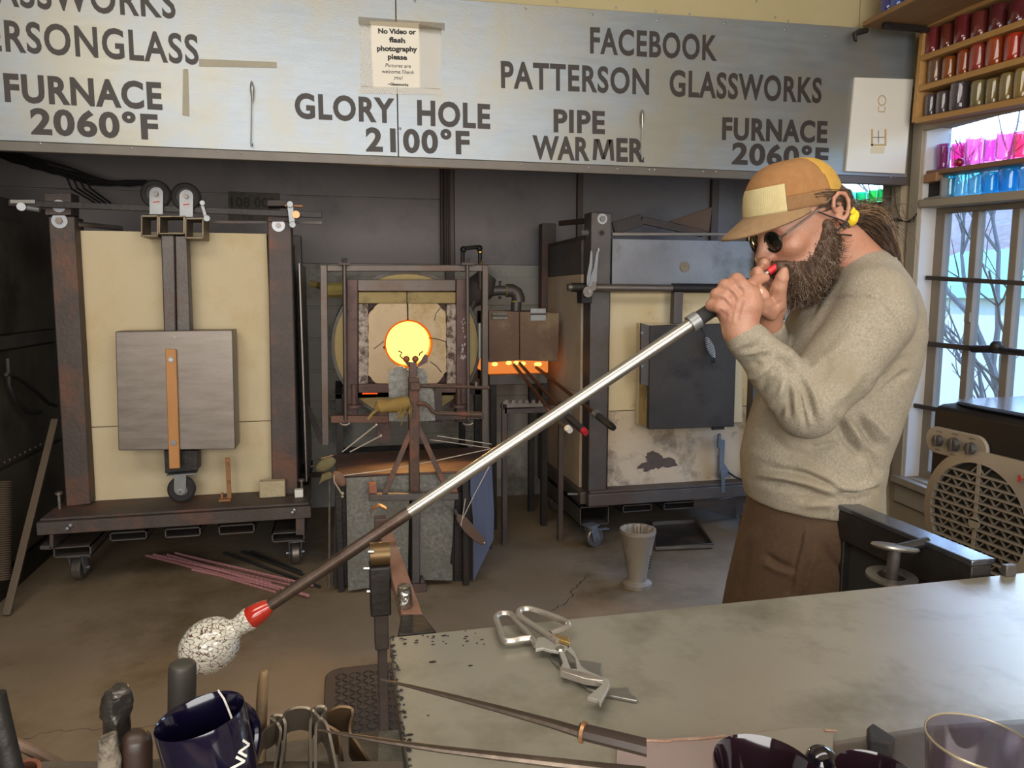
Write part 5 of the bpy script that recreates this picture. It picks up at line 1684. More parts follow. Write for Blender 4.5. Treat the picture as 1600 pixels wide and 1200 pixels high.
# right end steel bench beyond the marver: top bar, dark side panel, spool
be = thing('steel_bench', (1.3, 1.55, 0), 'black steel bench with a polished top rail behind the glassblower, right of the marver', 'bench')
ZB = 0.99
bA, bB = PZ(1299, 783, ZB), PZ(1575, 897, ZB)
xb = (bA.x + bB.x) / 2
m_btop = mat('polished_rail', '#6b707c', '#7b808c', 4, 0.2, 0.9, 0.03)
MB().box((xb - 0.005, yf + 0.01, ZB - 0.012), (xb + 0.05, bA.y, ZB)).build('top_rail', m_btop, be, bevel=0.002)
MB().box((xb - 0.002, yf + 0.012, ZB - 0.085), (xb + 0.045, bA.y - 0.001, ZB - 0.0125)).build('side_rail', M['steel_black'], be, bevel=0.002)
MB().box((xb + 0.02, yf + 0.015, 0.35), (xb + 0.03, bA.y - 0.03, ZB - 0.085)).build('back_panel', M['rubber'], be)
for y in (yf + 0.05, bA.y - 0.03):
    MB().box((xb, y - 0.02, 0), (xb + 0.04, y + 0.02, ZB - 0.086)).build('leg', M['steel_black'], be, bevel=0.002)
sp = thing('flanged_spool', tuple(PX(1400, 920, xb - 0.08)), 'shiny flanged metal spool on a pin below the bench rail beside the marver', 'spool')
cU, cL = PX(1398, 858, xb - 0.07), PX(1393, 903, xb - 0.07)
ax_ = (cU - cL).normalized()
MB().lathe([(0.0, 0), (0.042, 0), (0.046, 0.004), (0.044, 0.008), (0, 0.010)], cU, (ax_ + Vector((0.15, 0.2, 0))), 28).build('flange', M['steel_bright'], sp)
MB().lathe([(0.028, 0), (0.05, 0), (0.05, 0.006), (0.028, 0.006)], cL, ax_, 28, closed=True).build('flange', M['steel_bright'], sp)
MB().cyl(cL - ax_ * 0.03, cU, 0.012, n=14).build('pin', M['steel_dark'], sp)
MB().cyl(cU, Vector((xb + 0.01, cU.y, cU.z + 0.01)), 0.01, n=10).build('bracket', M['steel_black'], sp)
b = MB().box(tuple(PZ(1572, 902, ZM + 0.0)), tuple(PZ(1583, 898, ZM) + Vector((0.0, 0.006, 0.022))))
tag(b.build('corner_peg', M['steel_dark'], bevel=0.002), 'dark upright steel peg at the far right edge of the marver', 'peg')

# ------------------------------------------------------------------ bench arm (plank on a post) left of the marver
ba = thing('bench_arm', (0.1, 1.8, 0), 'reddish plank on a dark post reaching from the marver table towards the glory hole', 'stand')
ZP = 0.9
m_plank = mat('reddish_plank', '#6f4c3d', '#84604f', 5, 0.65, 0, 0.12, 40, stretch=(6, 0.8, 6), c3='#7d6a5c', s3=6, t3=0.55)
pl0, pl1, pl2, pl3 = PZ(593, 832, ZP), PZ(614, 832, ZP), PZ(660, 958, ZP), PZ(627, 958, ZP)
MB().prism([pl0, pl3, pl2, pl1], (0, 0, -0.025)).build('plank', m_plank, ba, bevel=0.002)
q0, q1 = PZ(627, 960, ZP), PZ(661, 960, ZP)
r0, r1 = PZ(621, 991, ZP - 0.0), PZ(682, 986, ZP)
MB().prism([q0, r0, r1, q1], (0, 0, -0.028)).build('end_block', M['steel_black'], ba, bevel=0.003)
tin = MB()
cT = PZ(632, 948, ZP)
tin.lathe([(0.0, 0.001), (0.016, 0.001), (0.0165, 0.004), (0.0145, 0.03), (0.013, 0.036), (0.013, 0.042), (0.010, 0.044), (0.0, 0.044)], cT, (0, 0, 1), 20)
tag(tin.build('tin_cup', mat('crumpled_tin', '#9a948a', '#b5afa5', 14, 0.22, 0.95, 0.8, 40)), 'small crumpled shiny tin cup standing on the near end of the plank arm', 'cup')
xp = pl0.x - 0.012
yP = PX(594, 866, xp).y
zr_ = PX(594, 866, xp).z
zbl = PY(594, 955, yP).z
zmd = PY(594, 1010, yP).z
MB().box((xp - 0.024, yP - 0.03, zbl), (xp + 0.02, yP + 0.03, zr_ - 0.02)).build('clamp_block', M['steel_black'], ba, bevel=0.004)
MB().cyl((xp - 0.022, yP, zr_), (xp + 0.02, yP, zr_), 0.026, n=24).build('roller', mat('bronze_roller', '#5d4a30', '#70593a', 8, 0.4, 0.7), ba)
MB().box((xp - 0.016, yP - 0.02, zmd), (xp + 0.014, yP + 0.02, zbl)).build('post', M['steel_rust'], ba, bevel=0.003)
MB().box((xp - 0.010, yP - 0.015, 0.03), (xp + 0.010, yP + 0.015, zmd)).build('lower_post', M['steel_rust'], ba, bevel=0.003)
MB().box((xp - 0.15, yP - 0.15, 0), (xp + 0.15, yP + 0.15, 0.03)).build('foot', M['steel_dark'], ba, bevel=0.003)
for px, py in ((575, 862), (568, 888), (573, 924)):
    MB().cyl(PY(px, py, yP - 0.02), PY(px + 9, py, yP - 0.02), 0.005, n=8).build('bolt', M['steel_bright'], ba)
for px, py in ((622, 857), (630, 883), (638, 915)):
    p = PZ(px, py, ZP - 0.012)
    MB().cyl(p - Vector((0.008, 0, 0)), p + Vector((0.003, 0, 0)), 0.005, n=8).build('bolt', M['zinc'], ba)
c0 = PZ(580, 812, ZP + 0.02)
MB().strip([PZ(579, 810, ZP + 0.03), PZ(580, 796, ZP + 0.045), PZ(592, 790, ZP + 0.05), PZ(604, 795, ZP + 0.045), PZ(607, 808, ZP + 0.03)], (0, 0.03, 0), (0, 0, 0.003)).build('end_hook', m_copper, ba)
MB().box((xp - 0.0, pl0.y - 0.02, ZP - 0.03), (xp + 0.03, pl0.y + 0.02, ZP + 0.04)).build('hook_foot', M['steel_rust'], ba, bevel=0.002)

# ------------------------------------------------------------------ shears lying on the marver
sh = thing('shears', tuple(PZ(850, 1010, ZM)), 'steel glass shears with two rounded loop handles lying open on the marver table', 'shears')
z1_ = ZM + 0.012
def zp(pts, z):
    return [PZ(700 + x / 4, 900 + y / 4, z) for x, y in pts]
def smooth_path(pts, n=5):
    out = []
    m = len(pts)
    for i in range(m - 1):
        p0, p1, p2, p3 = pts[max(i - 1, 0)], pts[i], pts[i + 1], pts[min(i + 2, m - 1)]
        for k in range(n):
            t = k / n
            out.append(0.5 * ((2 * p1) + (-p0 + p2) * t + (2 * p0 - 5 * p1 + 4 * p2 - p3) * t * t + (-p0 + 3 * p1 - 3 * p2 + p3) * t ** 3))
    out.append(pts[-1])
    return out
m_shear = mat('worn_shear_steel', '#aaa298', '#bfb7ad', 9, 0.3, 0.75, 0.04, 60, c3='#8d8278', s3=8, t3=0.6)
m_shear_f = mat('satin_shear_steel', '#99968d', '#aaa69d', 8, 0.5, 0.5, 0.04)
lp1 = smooth_path(zp([(527, 388), (450, 396), (385, 408), (345, 392), (322, 330), (300, 272), (318, 243), (350, 235), (395, 243), (430, 285), (500, 360), (555, 430)], z1_))
lp2 = smooth_path(zp([(690, 415), (600, 355), (500, 290), (445, 248), (455, 215), (500, 207), (560, 220), (660, 256), (725, 283), (748, 305), (735, 325), (640, 362)], z1_ + 0.007))
MB().tube(lp1, 0.0055, 10).build('loop_handle', m_shear, sh)
MB().tube(lp2, 0.0055, 10).build('loop_handle', m_shear, sh)
pa = MB()
pa.prism(zp([(548, 478), (543, 430), (560, 402), (640, 400), (700, 418), (760, 440), (757, 470), (700, 490), (640, 482), (590, 468)], z1_), (0, 0, 0.005))
pa.prism(zp([(690, 482), (718, 560), (698, 606), (745, 618), (768, 600), (752, 560), (722, 476)], z1_), (0, 0, 0.005))
pa.prism(zp([(752, 444), (790, 490), (832, 580), (872, 612), (995, 662), (970, 692), (860, 650), (805, 625), (745, 618), (768, 598), (806, 600), (794, 530), (740, 476)], z1_), (0, 0, 0.005))
pa.build('blade_plate', m_shear_f, sh, bevel=0.0008)
b = MB()
b.prism(zp([(698, 606), (968, 672), (972, 696), (860, 684), (700, 632)], z1_ - 0.004), (0, 0, 0.010))
b.build('blade_edge', m_shear, sh, bevel=0.001)
b = MB()
b.prism(zp([(960, 660), (1000, 668), (1014, 705), (950, 826), (935, 800), (868, 782), (972, 694)], z1_), (0, 0, 0.006))
b.build('hook_blade', m_shear_f, sh, bevel=0.001)
b = MB()
b.prism(zp([(640, 500), (700, 500), (760, 560), (842, 540), (960, 562), (956, 640), (880, 680), (1000, 720), (1130, 712), (1128, 745), (1184, 780), (1180, 796), (1000, 762), (870, 720), (800, 650), (690, 580), (640, 530)], ZM + 0.001), (0, 0, 0.004))
b.build('blade_plate', M['steel_bright'], sh, bevel=0.0008)
MB().lathe([(0.0, 0.0), (0.007, 0.0), (0.006, 0.003), (0, 0.004)], zp([(700, 458)], z1_ + 0.005)[0], (0, 0, 1), 14).build('rivet', M['steel_bright'], sh)
MB().prism(zp([(640, 400), (660, 385), (758, 404), (760, 440)], z1_ + 0.006), (0, 0, 0.006)).build('tang', mat('gilt_steel', '#a98a52', '#bd9c60', 8, 0.35, 0.85), sh, bevel=0.001)

# ------------------------------------------------------------------ jacks held over the near edge of the marver
jk = thing('jacks', tuple(PZ(960, 1165, ZM)), 'long pair of dark steel jacks with two pointed blades over the near left marver edge', 'jacks')
m_jack = mat('dark_jack_steel', '#4a4038', '#63574c', 8, 0.4, 0.75, 0.1, 50, c3='#75685a', s3=9, t3=0.58)
def blade(px, w0, w1, zs):
    b = MB()
    top = []
    n = len(px)
    for k, (x, y) in enumerate(px):
        p = PZ(x, y, zs[k])
        wd = w0 + (w1 - w0) * k / (n - 1)
        top.append((p, wd))
    base = 0
    for k, (p, wd) in enumerate(top):
        d = (top[min(k + 1, n - 1)][0] - top[max(k - 1, 0)][0]).normalized()
        s = Vector((0, 0, 1)).cross(d).normalized()
        for a in range(8):
            an = 2 * math.pi * a / 8
            b.v.append(p + s * (wd * math.cos(an)) + Vector((0, 0, 1)) * (wd * 0.7 * math.sin(an)))
    for k in range(n - 1):
        for a in range(8):
            a2 = (a + 1) % 8
            b.f.append((k * 8 + a, k * 8 + a2, k * 8 + 8 + a2, k * 8 + 8 + a))
    b.f += [tuple(reversed(range(8))), tuple((n - 1) * 8 + a for a in range(8))]
    return b
blade([(595, 1062), (640, 1072), (700, 1087), (780, 1108), (860, 1130), (912, 1146)], 0.0015, 0.0075, [1.03, 1.03, 1.03, 1.025, 1.02, 1.015]).build('blade', m_jack, jk)
blade([(496, 1140), (540, 1148), (600, 1158), (690, 1171), (800, 1184), (930, 1199), (1010, 1208)], 0.0012, 0.0075, [1.05, 1.05, 1.05, 1.045, 1.04, 1.03, 1.02]).build('blade', m_jack, jk)
blade([(905, 1142), (925, 1147), (970, 1158), (1010, 1168)], 0.011, 0.012, [1.016, 1.015, 1.01, 1.005]).build('grip', mat('dark_oiled_wood', '#2b2019', '#3a2c22', 8, 0.5, 0, 0.1), jk)
disc(MB(), PZ(911, 1144, 1.016), PZ(925, 1148, 1.015) - PZ(905, 1142, 1.016), 0.0118, 0.004, 14).build('ferrule', m_copper, jk)

# ------------------------------------------------------------------ board and tool rack in the near left foreground
bd = thing('tool_shelf', (-0.1, 0.9, 0), 'dark worn wooden tool shelf at the bottom edge of the picture beside the marver', 'shelf')
ZS = 0.86
m_shelf = mat('dark_worn_wood', '#3f362c', '#4f4538', 5, 0.7, 0, 0.15, 30, stretch=(1, 6, 1), c3='#5d564b', s3=4, t3=0.58)
a_, c_ = PZ(372, 1164, ZS), PZ(630, 1138, ZS)
MB().box((-0.75, 0.3, ZS - 0.03), (-0.055 if False else xl_ - 0.012, (a_.y + c_.y) / 2, ZS)).build('board', m_shelf, bd, bevel=0.003)
for x in (-0.7, xl_ - 0.06):
    for y in (0.36, (a_.y + c_.y) / 2 - 0.05):
        MB().box((x - 0.02, y - 0.02, 0), (x + 0.02, y + 0.02, ZS - 0.03)).build('leg', m_shelf, bd, bevel=0.002)
MB().prism([PZ(592, 1145, ZS + 0.001), PZ(638, 1140, ZS + 0.001), PZ(655, 1215, ZS + 0.001), PZ(590, 1215, ZS + 0.001)], (0, 0, 0.002)).build('metal_plate', M['galv'], bd)
rk2 = thing('tool_holder', tuple(PD(480, 1300, 0.76)), 'dark slotted tool holder just below the bottom picture edge', 'rack')
DT = 0.78
zrk = ZS
pL, pR = PD(-30, 1260, 0.70), PD(640, 1260, 0.70)
MB().bar(PD(-60, 1262, 0.74), PD(620, 1262, 0.74), 0.12, 0.03, FWD).build('rail', m_shelf, rk2, bevel=0.003)
for x in (-20, 590):
    p = PD(x, 1262, 0.74)
    MB().box((p.x - 0.015, p.y - 0.015, ZS), (p.x + 0.015, p.y + 0.015, p.z)).build('support', m_shelf, rk2)
def strap_tool(pxs, d, wd, m, lab, th=0.003):
    P = smooth_path([PD(x, y, d) for x, y in pxs], 5)
    b = MB()
    n = len(P)
    vd = ray(pxs[0][0], 1150).normalized()
    wv_ = vd * wd - (ROT @ Vector((0, 1, 0))) * wd * 0.8
    for i, p in enumerate(P):
        t = (P[min(i + 1, n - 1)] - P[max(i - 1, 0)]).normalized()
        nn = t.cross(wv_).normalized() * th / 2
        b.v += [p - nn, p + wv_ - nn, p + wv_ + nn, p + nn]
    for i in range(n - 1):
        for k in range(4):
            k2 = (k + 1) % 4
            b.f.append((i * 4 + k, i * 4 + k2, i * 4 + 4 + k2, i * 4 + 4 + k))
    b.f += [(3, 2, 1, 0), tuple((n - 1) * 4 + k for k in range(4))]
    o = b.build('tweezers', m)
    return tag(o, lab, 'tweezers')
m_spring = mat('spring_steel', '#6f6558', '#857a6b', 8, 0.35, 0.85, 0.04)
m_spring2 = mat('bronzed_spring_steel', '#6a5540', '#7f674e', 8, 0.4, 0.8, 0.04)
strap_tool([(384, 1235), (393, 1200), (410, 1146), (425, 1132), (430, 1127), (424, 1121), (430, 1117), (442, 1119), (434, 1128), (439, 1142), (434, 1170), (429, 1200), (424, 1240)], 0.78, 0.03, m_spring, 'leftmost of the spring steel tweezers, with a small pinched head')
strap_tool([(433, 1240), (438, 1200), (446, 1138), (443, 1121), (450, 1110), (467, 1105), (483, 1107), (489, 1116), (485, 1133), (486, 1200), (486, 1240)], 0.78, 0.03, m_spring, 'spring steel tweezers with the widest round head among the tools')
strap_tool([(492, 1240), (493, 1200), (494, 1136), (500, 1123), (490, 1110), (495, 1104), (506, 1104), (509, 1110), (502, 1121), (512, 1136), (526, 1200), (534, 1240)], 0.77, 0.03, m_spring, 'spring steel tweezers with a tiny triangular head, third from the left')
strap_tool([(542, 1240), (537, 1200), (530, 1150), (527, 1142), (508, 1130), (508, 1119), (516, 1110), (532, 1104), (548, 1106), (551, 1114), (547, 1132), (548, 1146), (559, 1162), (583, 1200), (605, 1240)], 0.83, 0.035, m_spring2, 'rightmost bronzed tweezers with a wide bent head')

def stick(name, px, d, r, m, lab, cat, n=12, wob=0.0, flat_=1.0):
    P = smooth_path([PD(x, y, d) for x, y in px], 4)
    rs = r if isinstance(r, list) else [r] * len(px)
    R = []
    for i in range(len(P)):
        t = i / (len(P) - 1) * (len(rs) - 1)
        a = int(min(t, len(rs) - 2))
        R.append(rs[a] + (rs[a + 1] - rs[a]) * (t - a))
    b = MB().tube(P, R, n)
    if wob:
        for v in b.v:
            v += Vector((noise.noise(v * 90), noise.noise(v * 90 + Vector((7, 0, 0))), noise.noise(v * 90 + Vector((0, 9, 0))))) * wob
    o = b.build(name, m)
    return tag(o, lab, cat)
pxm = 0.78 / F_PX
stick('wooden_stick', [(404, 1260), (407, 1160), (410, 1080), (413, 1052), (413, 1047)], 0.80, [10 * pxm, 10 * pxm, 9 * pxm, 8 * pxm, 3 * pxm], mat('burnt_edge_wood', '#59432b', '#76603f', 5, 0.7, 0, 0.3, 30, stretch=(5, 5, 0.6), c3='#3e332c', s3=9, t3=0.52), 'burnt wooden stick standing upright right of the dark blue mug', 'stick')
stick('foil_wrapped_handle', [(180, 1260), (181, 1150), (182, 1105), (184, 1080), (186, 1072)], 0.78, [22 * pxm, 22 * pxm, 22 * pxm, 20 * pxm, 7 * pxm], mat('dull_foil', '#3f3b37', '#5d5852', 14, 0.32, 0.7, 0.9, 22), 'handle wrapped in crumpled dark foil standing at the lower left', 'handle', 16, 0.006)
stick('graphite_handle', [(283, 1200), (284, 1110), (285, 1050), (285, 1037), (285, 1034)], 0.86, [22 * pxm * 1.1, 22 * pxm * 1.1, 22 * pxm * 1.1, 20 * pxm * 1.1, 8 * pxm], mat('graphite', '#35322e', '#45413a', 4, 0.5, 0.2, 0.05, stretch=(8, 8, 0.5)), 'thick dark grey grooved handle standing behind the blue mug', 'handle', 20)
stick('crusty_rod', [(172, 1260), (171, 1200), (169, 1155), (168, 1147)], 0.70, [18 * pxm, 17 * pxm, 13 * pxm, 8 * pxm], mat('crusty_scale', '#6b6152', '#8a8070', 26, 0.9, 0, 1.0, 40, c3='#3d342b', s3=30, t3=0.5), 'rod with a crusty grey scale top in the lower left corner', 'rod', 14, 0.003)
stick('round_handle', [(213, 1260), (213, 1165), (213, 1148), (213, 1142)], 0.72, [23 * pxm, 23 * pxm, 17 * pxm, 6 * pxm], mat('brown_handle', '#2b1d16', '#36261d', 5, 0.45), 'dark brown rounded handle left of the blue mug', 'handle', 18)
stick('dark_pole', [(-8, 1085), (2, 1130), (14, 1180), (30, 1240)], 0.66, 14 * pxm, M['steel_black'], 'dark metal pole crossing the lower left corner', 'pole', 14)
stick('wood_peg', [(22, 1160), (60, 1178), (110, 1205)], 0.84, 10 * pxm, mat('grey_wood', '#5d4a38', '#70594a', 6, 0.7), 'short grey wooden peg lying across the lower left corner', 'peg', 10)
b = MB().lathe([(0.010, 0), (0.014, 0), (0.014, 0.03), (0.010, 0.03)], PD(44, 1236, 0.7), (0.1, -0.3, 1), 18, closed=True)
tag(b.build('copper_tube', mat('copper', '#7d5040', '#8d604c', 10, 0.45, 0.8)), 'open copper tube end at the bottom left corner', 'tube')

# ------------------------------------------------------------------ dark blue mug with a tea string
mg = thing('mug', tuple(PD(318, 1290, 0.70)), 'dark blue mug with white lettering and a tea bag string', 'mug')
m_mug = mat('cobalt_glaze', '#0b081c', '#0e0a22', 4, 0.12, 0, 0, coat=0.5)
dM = 0.70
cM = PD(312, 1117, dM)
rM = 73 * dM / F_PX
axM = (UP - RGT * 0.17 - FWD * 0.02).normalized()
hM = 0.105
prof = [(0.0, -hM), (rM * 0.86, -hM), (rM * 0.92, -hM + 0.004), (rM * 0.97, -hM * 0.5), (rM * 0.985, -0.004), (rM * 0.97, 0.0), (rM * 0.93, -0.003), (rM * 0.9, -hM * 0.5), (rM * 0.86, -hM + 0.008), (0.0, -hM + 0.008)]
MB().lathe(prof, cM, axM, 48).build('cup', m_mug, mg, angle=0.9)
side_h = (RGT * 0.42 + FWD * 0.9).normalized()
side_h = (side_h - axM * side_h.dot(axM)).normalized()
hp = [cM + side_h * (rM * (0.97 + 0.42 * math.sin(math.pi * k / 10))) - axM * (0.014 + 0.072 * k / 10) for k in range(11)]
MB().tube(hp, 0.0065, 10).build('handle', m_mug, mg)
MB().tube([PD(341, 1079, dM + 0.045), PD(350, 1092, dM + 0.03), PD(356, 1106, dM + 0.03), PD(364, 1127, dM + 0.02)], 0.0011, 6).build('tea_string', M['white_paint'], mg)
# lettering wrapped around the cup, reading upwards
cu = bpy.data.curves.new('lettering', 'FONT')
cu.body = 'DUNN'
cu.size = 1
cu.offset = 0.02
cu.resolution_u = 3
to = bpy.data.objects.new('lettering', cu)
COL.objects.link(to)
me = bpy.data.meshes.new_from_object(to.evaluated_get(bpy.context.evaluated_depsgraph_get()))
bpy.data.objects.remove(to)
toC = (CAM - cM)
toC = (toC - axM * toC.dot(axM)).normalized()
tang = axM.cross(toC).normalized()
if tang.dot(RGT) < 0:
    tang = -tang
sz = 0.020
ang = math.radians(38)
vs_ = []
for v in me.vertices:
    x, y = v.co.x * sz, v.co.y * sz
    u = x * math.cos(ang) - y * math.sin(ang)
    h = x * math.sin(ang) + y * math.cos(ang)
    a = (u - 0.004) / rM + 0.05
    h = h - 0.074
    vs_.append(cM + axM * h + (toC * math.cos(a) + tang * math.sin(a)) * (rM * (0.985 + 0.012) - 0.0) - ORG[mg.name])
m2 = bpy.data.meshes.new('lettering')
m2.from_pydata([tuple(p) for p in vs_], [], [tuple(p.vertices) for p in me.polygons])
m2.materials.append(M['white_paint'])
o = bpy.data.objects.new('lettering', m2)
COL.objects.link(o)
o.parent = mg
ORG[o.name] = ORG[mg.name]

# ------------------------------------------------------------------ papers, bowls and tumbler at the lower right
pa_ = thing('paper_sheets', tuple(PZ(1130, 1190, ZM)), 'worn pale sheets of paper with a reddish torn edge beside the purple bowl', 'paper')
zq = ZM + 0.002
m_pap = mat('pinkish_paper', '#85736c', '#94837b', 3, 0.8, c3='#7a5c58', s3=5, t3=0.6)
MB().prism([PZ(x, y, zq) for x, y in [(962, 1220), (965, 1160), (1045, 1157), (1130, 1152), (1200, 1147), (1225, 1220)]], (0, 0, 0.003)).build('sheet', m_pap, pa_)
MB().prism([PZ(x, y, zq + 0.0035) for x, y in [(1170, 1220), (1172, 1152), (1238, 1141), (1302, 1141), (1299, 1220)]], (0, 0, 0.003)).build('sheet', mat('grey_paper', '#7d7666', '#8a8272', 4, 0.8), pa_)
b = MB()
b.tube([PZ(x, y, zq + 0.004) for x, y in [(966, 1160), (1000, 1157), (1046, 1158), (1050, 1156), (1100, 1154), (1132, 1150)]], 0.0016, 6)
b.tube([PZ(x, y, zq + 0.008) for x, y in [(1288, 1141), (1307, 1142)]], 0.0016, 6)
b.build('torn_edge', mat('orange_edge', '#7d5440', '#b39a84', 60, 0.8), pa_)
m_dglass = mat('dark_purple_glass', '#1b0f14', '#22131a', 4, 0.08, 0, 0, coat=0.6)
def bowl(name, c, R, h, lab, ax=(0, 0, 1), m=None):
    b = MB().lathe([(0.0, -h), (R * 0.55, -h), (R * 0.8, -h * 0.75), (R * 0.97, -h * 0.3), (R, -0.002), (R * 0.985, 0.001), (R * 0.95, -0.003), (R * 0.9, -h * 0.3), (R * 0.72, -h * 0.7), (0.0, -h * 0.88)], c, ax, 44)
    return tag(b.build(name, m or m_dglass, angle=0.9), lab, 'bowl')
dB = 0.71
cB1 = PD(1196, 1196, dB)
bowl('glass_bowl', cB1, 86 * dB / F_PX, cB1.z - ZM - 0.008, 'dark purple glass bowl lying on the papers at the bottom edge', (UP + RGT * 0.06 + FWD * -0.02))
cB2 = PD(1368, 1208, 0.70)
bowl('glass_dish', cB2, 64 * 0.70 / F_PX, cB2.z - ZM - 0.006, 'black shiny glass dish right of the glass ball at the bottom edge', (UP + RGT * 0.03))
cb0 = PZ(1283, 1190, ZM + 0.027)
rb0 = 27 * (cb0 - CAM).dot(FWD) / F_PX
cb0 = PZ(1283, 1190, ZM + 0.0045 + rb0)
b = MB().sphere(cb0, rb0, 24, 16)
tag(b.build('glass_ball', mat('dark_blue_glass', '#121018', '#171520', 4, 0.05, 0, coat=0.8)), 'dark shiny glass ball between the purple bowl and the black dish', 'ball')
b = MB().prism([PZ(x, y, ZM + 0.002) for x, y in [(1353, 1160), (1362, 1152), (1398, 1176), (1392, 1186), (1356, 1180)]], (0, 0, 0.02))
tag(b.build('black_wedge', M['rubber'], bevel=0.003), 'small black wedge lying on the marver behind the black dish', 'wedge')
b = MB().prism([PZ(x, y, ZM + 0.001) for x, y in [(1302, 1163), (1453, 1139), (1600, 1128), (1620, 1215), (1302, 1215)]], (0, 0, 0.004))
tag(b.build('glass_sheet', thin_glass('grey_sheet_glass', '#e8e6e6', 0.035), bevel=0.0), 'grey sheet of glass on the near right marver under the clear tumbler', 'glass sheet')
dG = 0.68
cG = PD(1532, 1158, dG)
rG = 83 * dG / F_PX
gl_t = thin_glass('clear_tumbler_glass', '#e9e4ea', 0.14)
tb_ = thing('clear_tumbler', (cG.x, cG.y, ZM + 0.006), 'clear glass tumbler with a golden rim in the lower right corner', 'tumbler')
axG = (UP + RGT * 0.03 + FWD * -0.01).normalized()
hG = cG.z - ZM - 0.012
MB().lathe([(0.0, -hG), (rG * 0.8, -hG), (rG * 0.97, -0.01), (rG, 0.0), (rG * 0.955, 0.0), (rG * 0.93, -0.01), (rG * 0.76, -hG + 0.006), (0.0, -hG + 0.008)], cG, axG, 48).build('cup', gl_t, tb_, angle=0.9)
MB().lathe([(rG * 0.965, -0.0008), (rG * 1.0, -0.0012), (rG * 1.003, 0.0003), (rG * 0.98, 0.0012), (rG * 0.965, 0.0006)], cG, axG, 56, closed=True).build('rim', mat('gilt_rim', '#9c8f74', '#ab9e82', 9, 0.2, 0.4), tb_, label='golden rim')
# ------------------------------------------------------------------ wooden rack of coloured glasses on the right wall
XRK = XR - 0.12
rack = thing('glass_rack', tuple(PX(1500, 180, XRK)), 'wooden three tier wall rack holding red, orange and smoky glasses above the window', 'rack')
def wall_board(px0, px1, X, dep, th, name, m, parent, bevel=0.002):
    """board along the wall: top front edge from px0 to px1, running back into the wall"""
    a, c = PX(*px0, X), PX(*px1, X)
    c = a + (c - a) * 1.7
    return MB().prism([a, c, c - Vector((0, 0, th)), a - Vector((0, 0, th))], (dep, 0, 0)).build(name, m, parent, bevel=bevel)
rows = [((1438, 87), (1600, 29)), ((1436, 134), (1600, 87)), ((1430, 184), (1600, 151))]
for a, c in rows:
    wall_board(a, c, XRK, 0.115, 0.03, 'shelf_board', M['wood_pine'], rack)
u0, u1 = PX(1424, 192, XRK), PX(1438, 38, XRK)
MB().prism([u0, u1, u1 + Vector((0, -0.028, 0)), u0 + Vector((0, -0.028, 0))], (0.115, 0, 0)).build('side_board', M['wood_pine'], rack, bevel=0.002)
ub = u0 + Vector((0.117, 0, -0.02))
MB().box((XR - 0.006, 1.9, ub.z), (XR - 0.001, u0.y, u1.z)).build('back_board', mat('grey_back_board', '#8a8170', '#968d7c', 4, 0.8), rack)
wall_board((1440, 40), (1600, -25), XRK, 0.115, 0.02, 'top_board', M['wood_pine'], rack)

def glass_shape(r0, r1, h, taper=0.0, foot=0.012):
    """tumbler outline: solid base, slightly wavy wall"""
    n = 22
    prof = [(0.0, 0.0), (r0 * 0.9, 0.0), (r0, 0.006), (r0 * 1.01, h * 0.25), ((r0 + r1) / 2 * 1.02, h * 0.55), (r1 * 1.0, h * 0.85), (r1, h - 0.002), (r1 * 0.97, h),
            (r1 * 0.92, h - 0.003), ((r0 + r1) / 2 * 0.92, h * 0.55), (r0 * 0.86, foot + 0.004), (0.0, foot)]
    return prof
GLM = {}
def gm(c, diff):
    k = (c, diff)
    if k not in GLM:
        if diff < 0.5:
            rgb = [v ** 0.42 for v in lin(c)[:3]]
            srgb = [(12.92 * v if v <= 0.0031308 else 1.055 * v ** (1 / 2.4) - 0.055) for v in rgb]
            cc = '#%02x%02x%02x' % tuple(int(round(255 * min(1, v))) for v in srgb)
        else:
            cc = c
        GLM[k] = thin_glass('coloured_glass', cc, 0.16, diff)
    return GLM[k]
def tumbler(px, base, top, wpx, X, zfun, c, diff, lab, group, r1f=1.0):
    p = PX(px, base, X)
    z = zfun(p.y)
    d = (p - CAM).dot(FWD)
    r = wpx / 2 * d / F_PX
    h = (base - top) * d / F_PX * 0.98
    b = MB().lathe(glass_shape(r, r * r1f, h), (X, p.y, z + 0.0005), (0, 0, 1), 22)
    o = b.build('glass_tumbler', gm(c, diff), angle=0.7)
    return tag(o, lab, 'glass', group)
def zline(a, c, X):
    A, C = PX(*a, X), PX(*c, X)
    return lambda y: A.z + (y - A.y) * (C.z - A.z) / (C.y - A.y)
XG = XRK + 0.055
places = ['leftmost', 'second from the left', 'third from the left', 'fourth from the left', 'fifth from the left', 'sixth from the left', 'seventh from the left']
g1 = [(1457, 84, 46, 22, '#b0484a'), (1480, 77, 41, 20, '#a8503c'), (1504, 70, 27, 25, '#a83c44'), (1531, 59, 22, 25, '#a84e46'), (1560, 49, 11, 27, '#8e3c42'), (1590, 40, 7, 27, '#8a383e')]
for k, (px, bs, tp, wd, c) in enumerate(g1):
    tumbler(px, bs, tp, wd, XG, zline(*rows[0], XRK), c, 0.7, 'dull red glass tumbler, %s on the top tier of the wooden rack' % places[k], 'red glasses on the top tier of the rack')
g2 = [(1461, 130, 93, 22, '#8f4a20', 0.35), (1483, 123, 90, 21, '#c4702c', 0.7), (1506, 117, 80, 21, '#cc6030', 0.7), (1528, 110, 70, 25, '#cc5442', 0.75), (1555, 103, 60, 27, '#d0602c', 0.75), (1584, 95, 55, 27, '#e04a2c', 0.75), (1608, 88, 52, 24, '#d05a50', 0.75)]
cn = ['dark amber', 'orange brown', 'orange', 'coral red', 'bright orange', 'bright red', 'pinkish red']
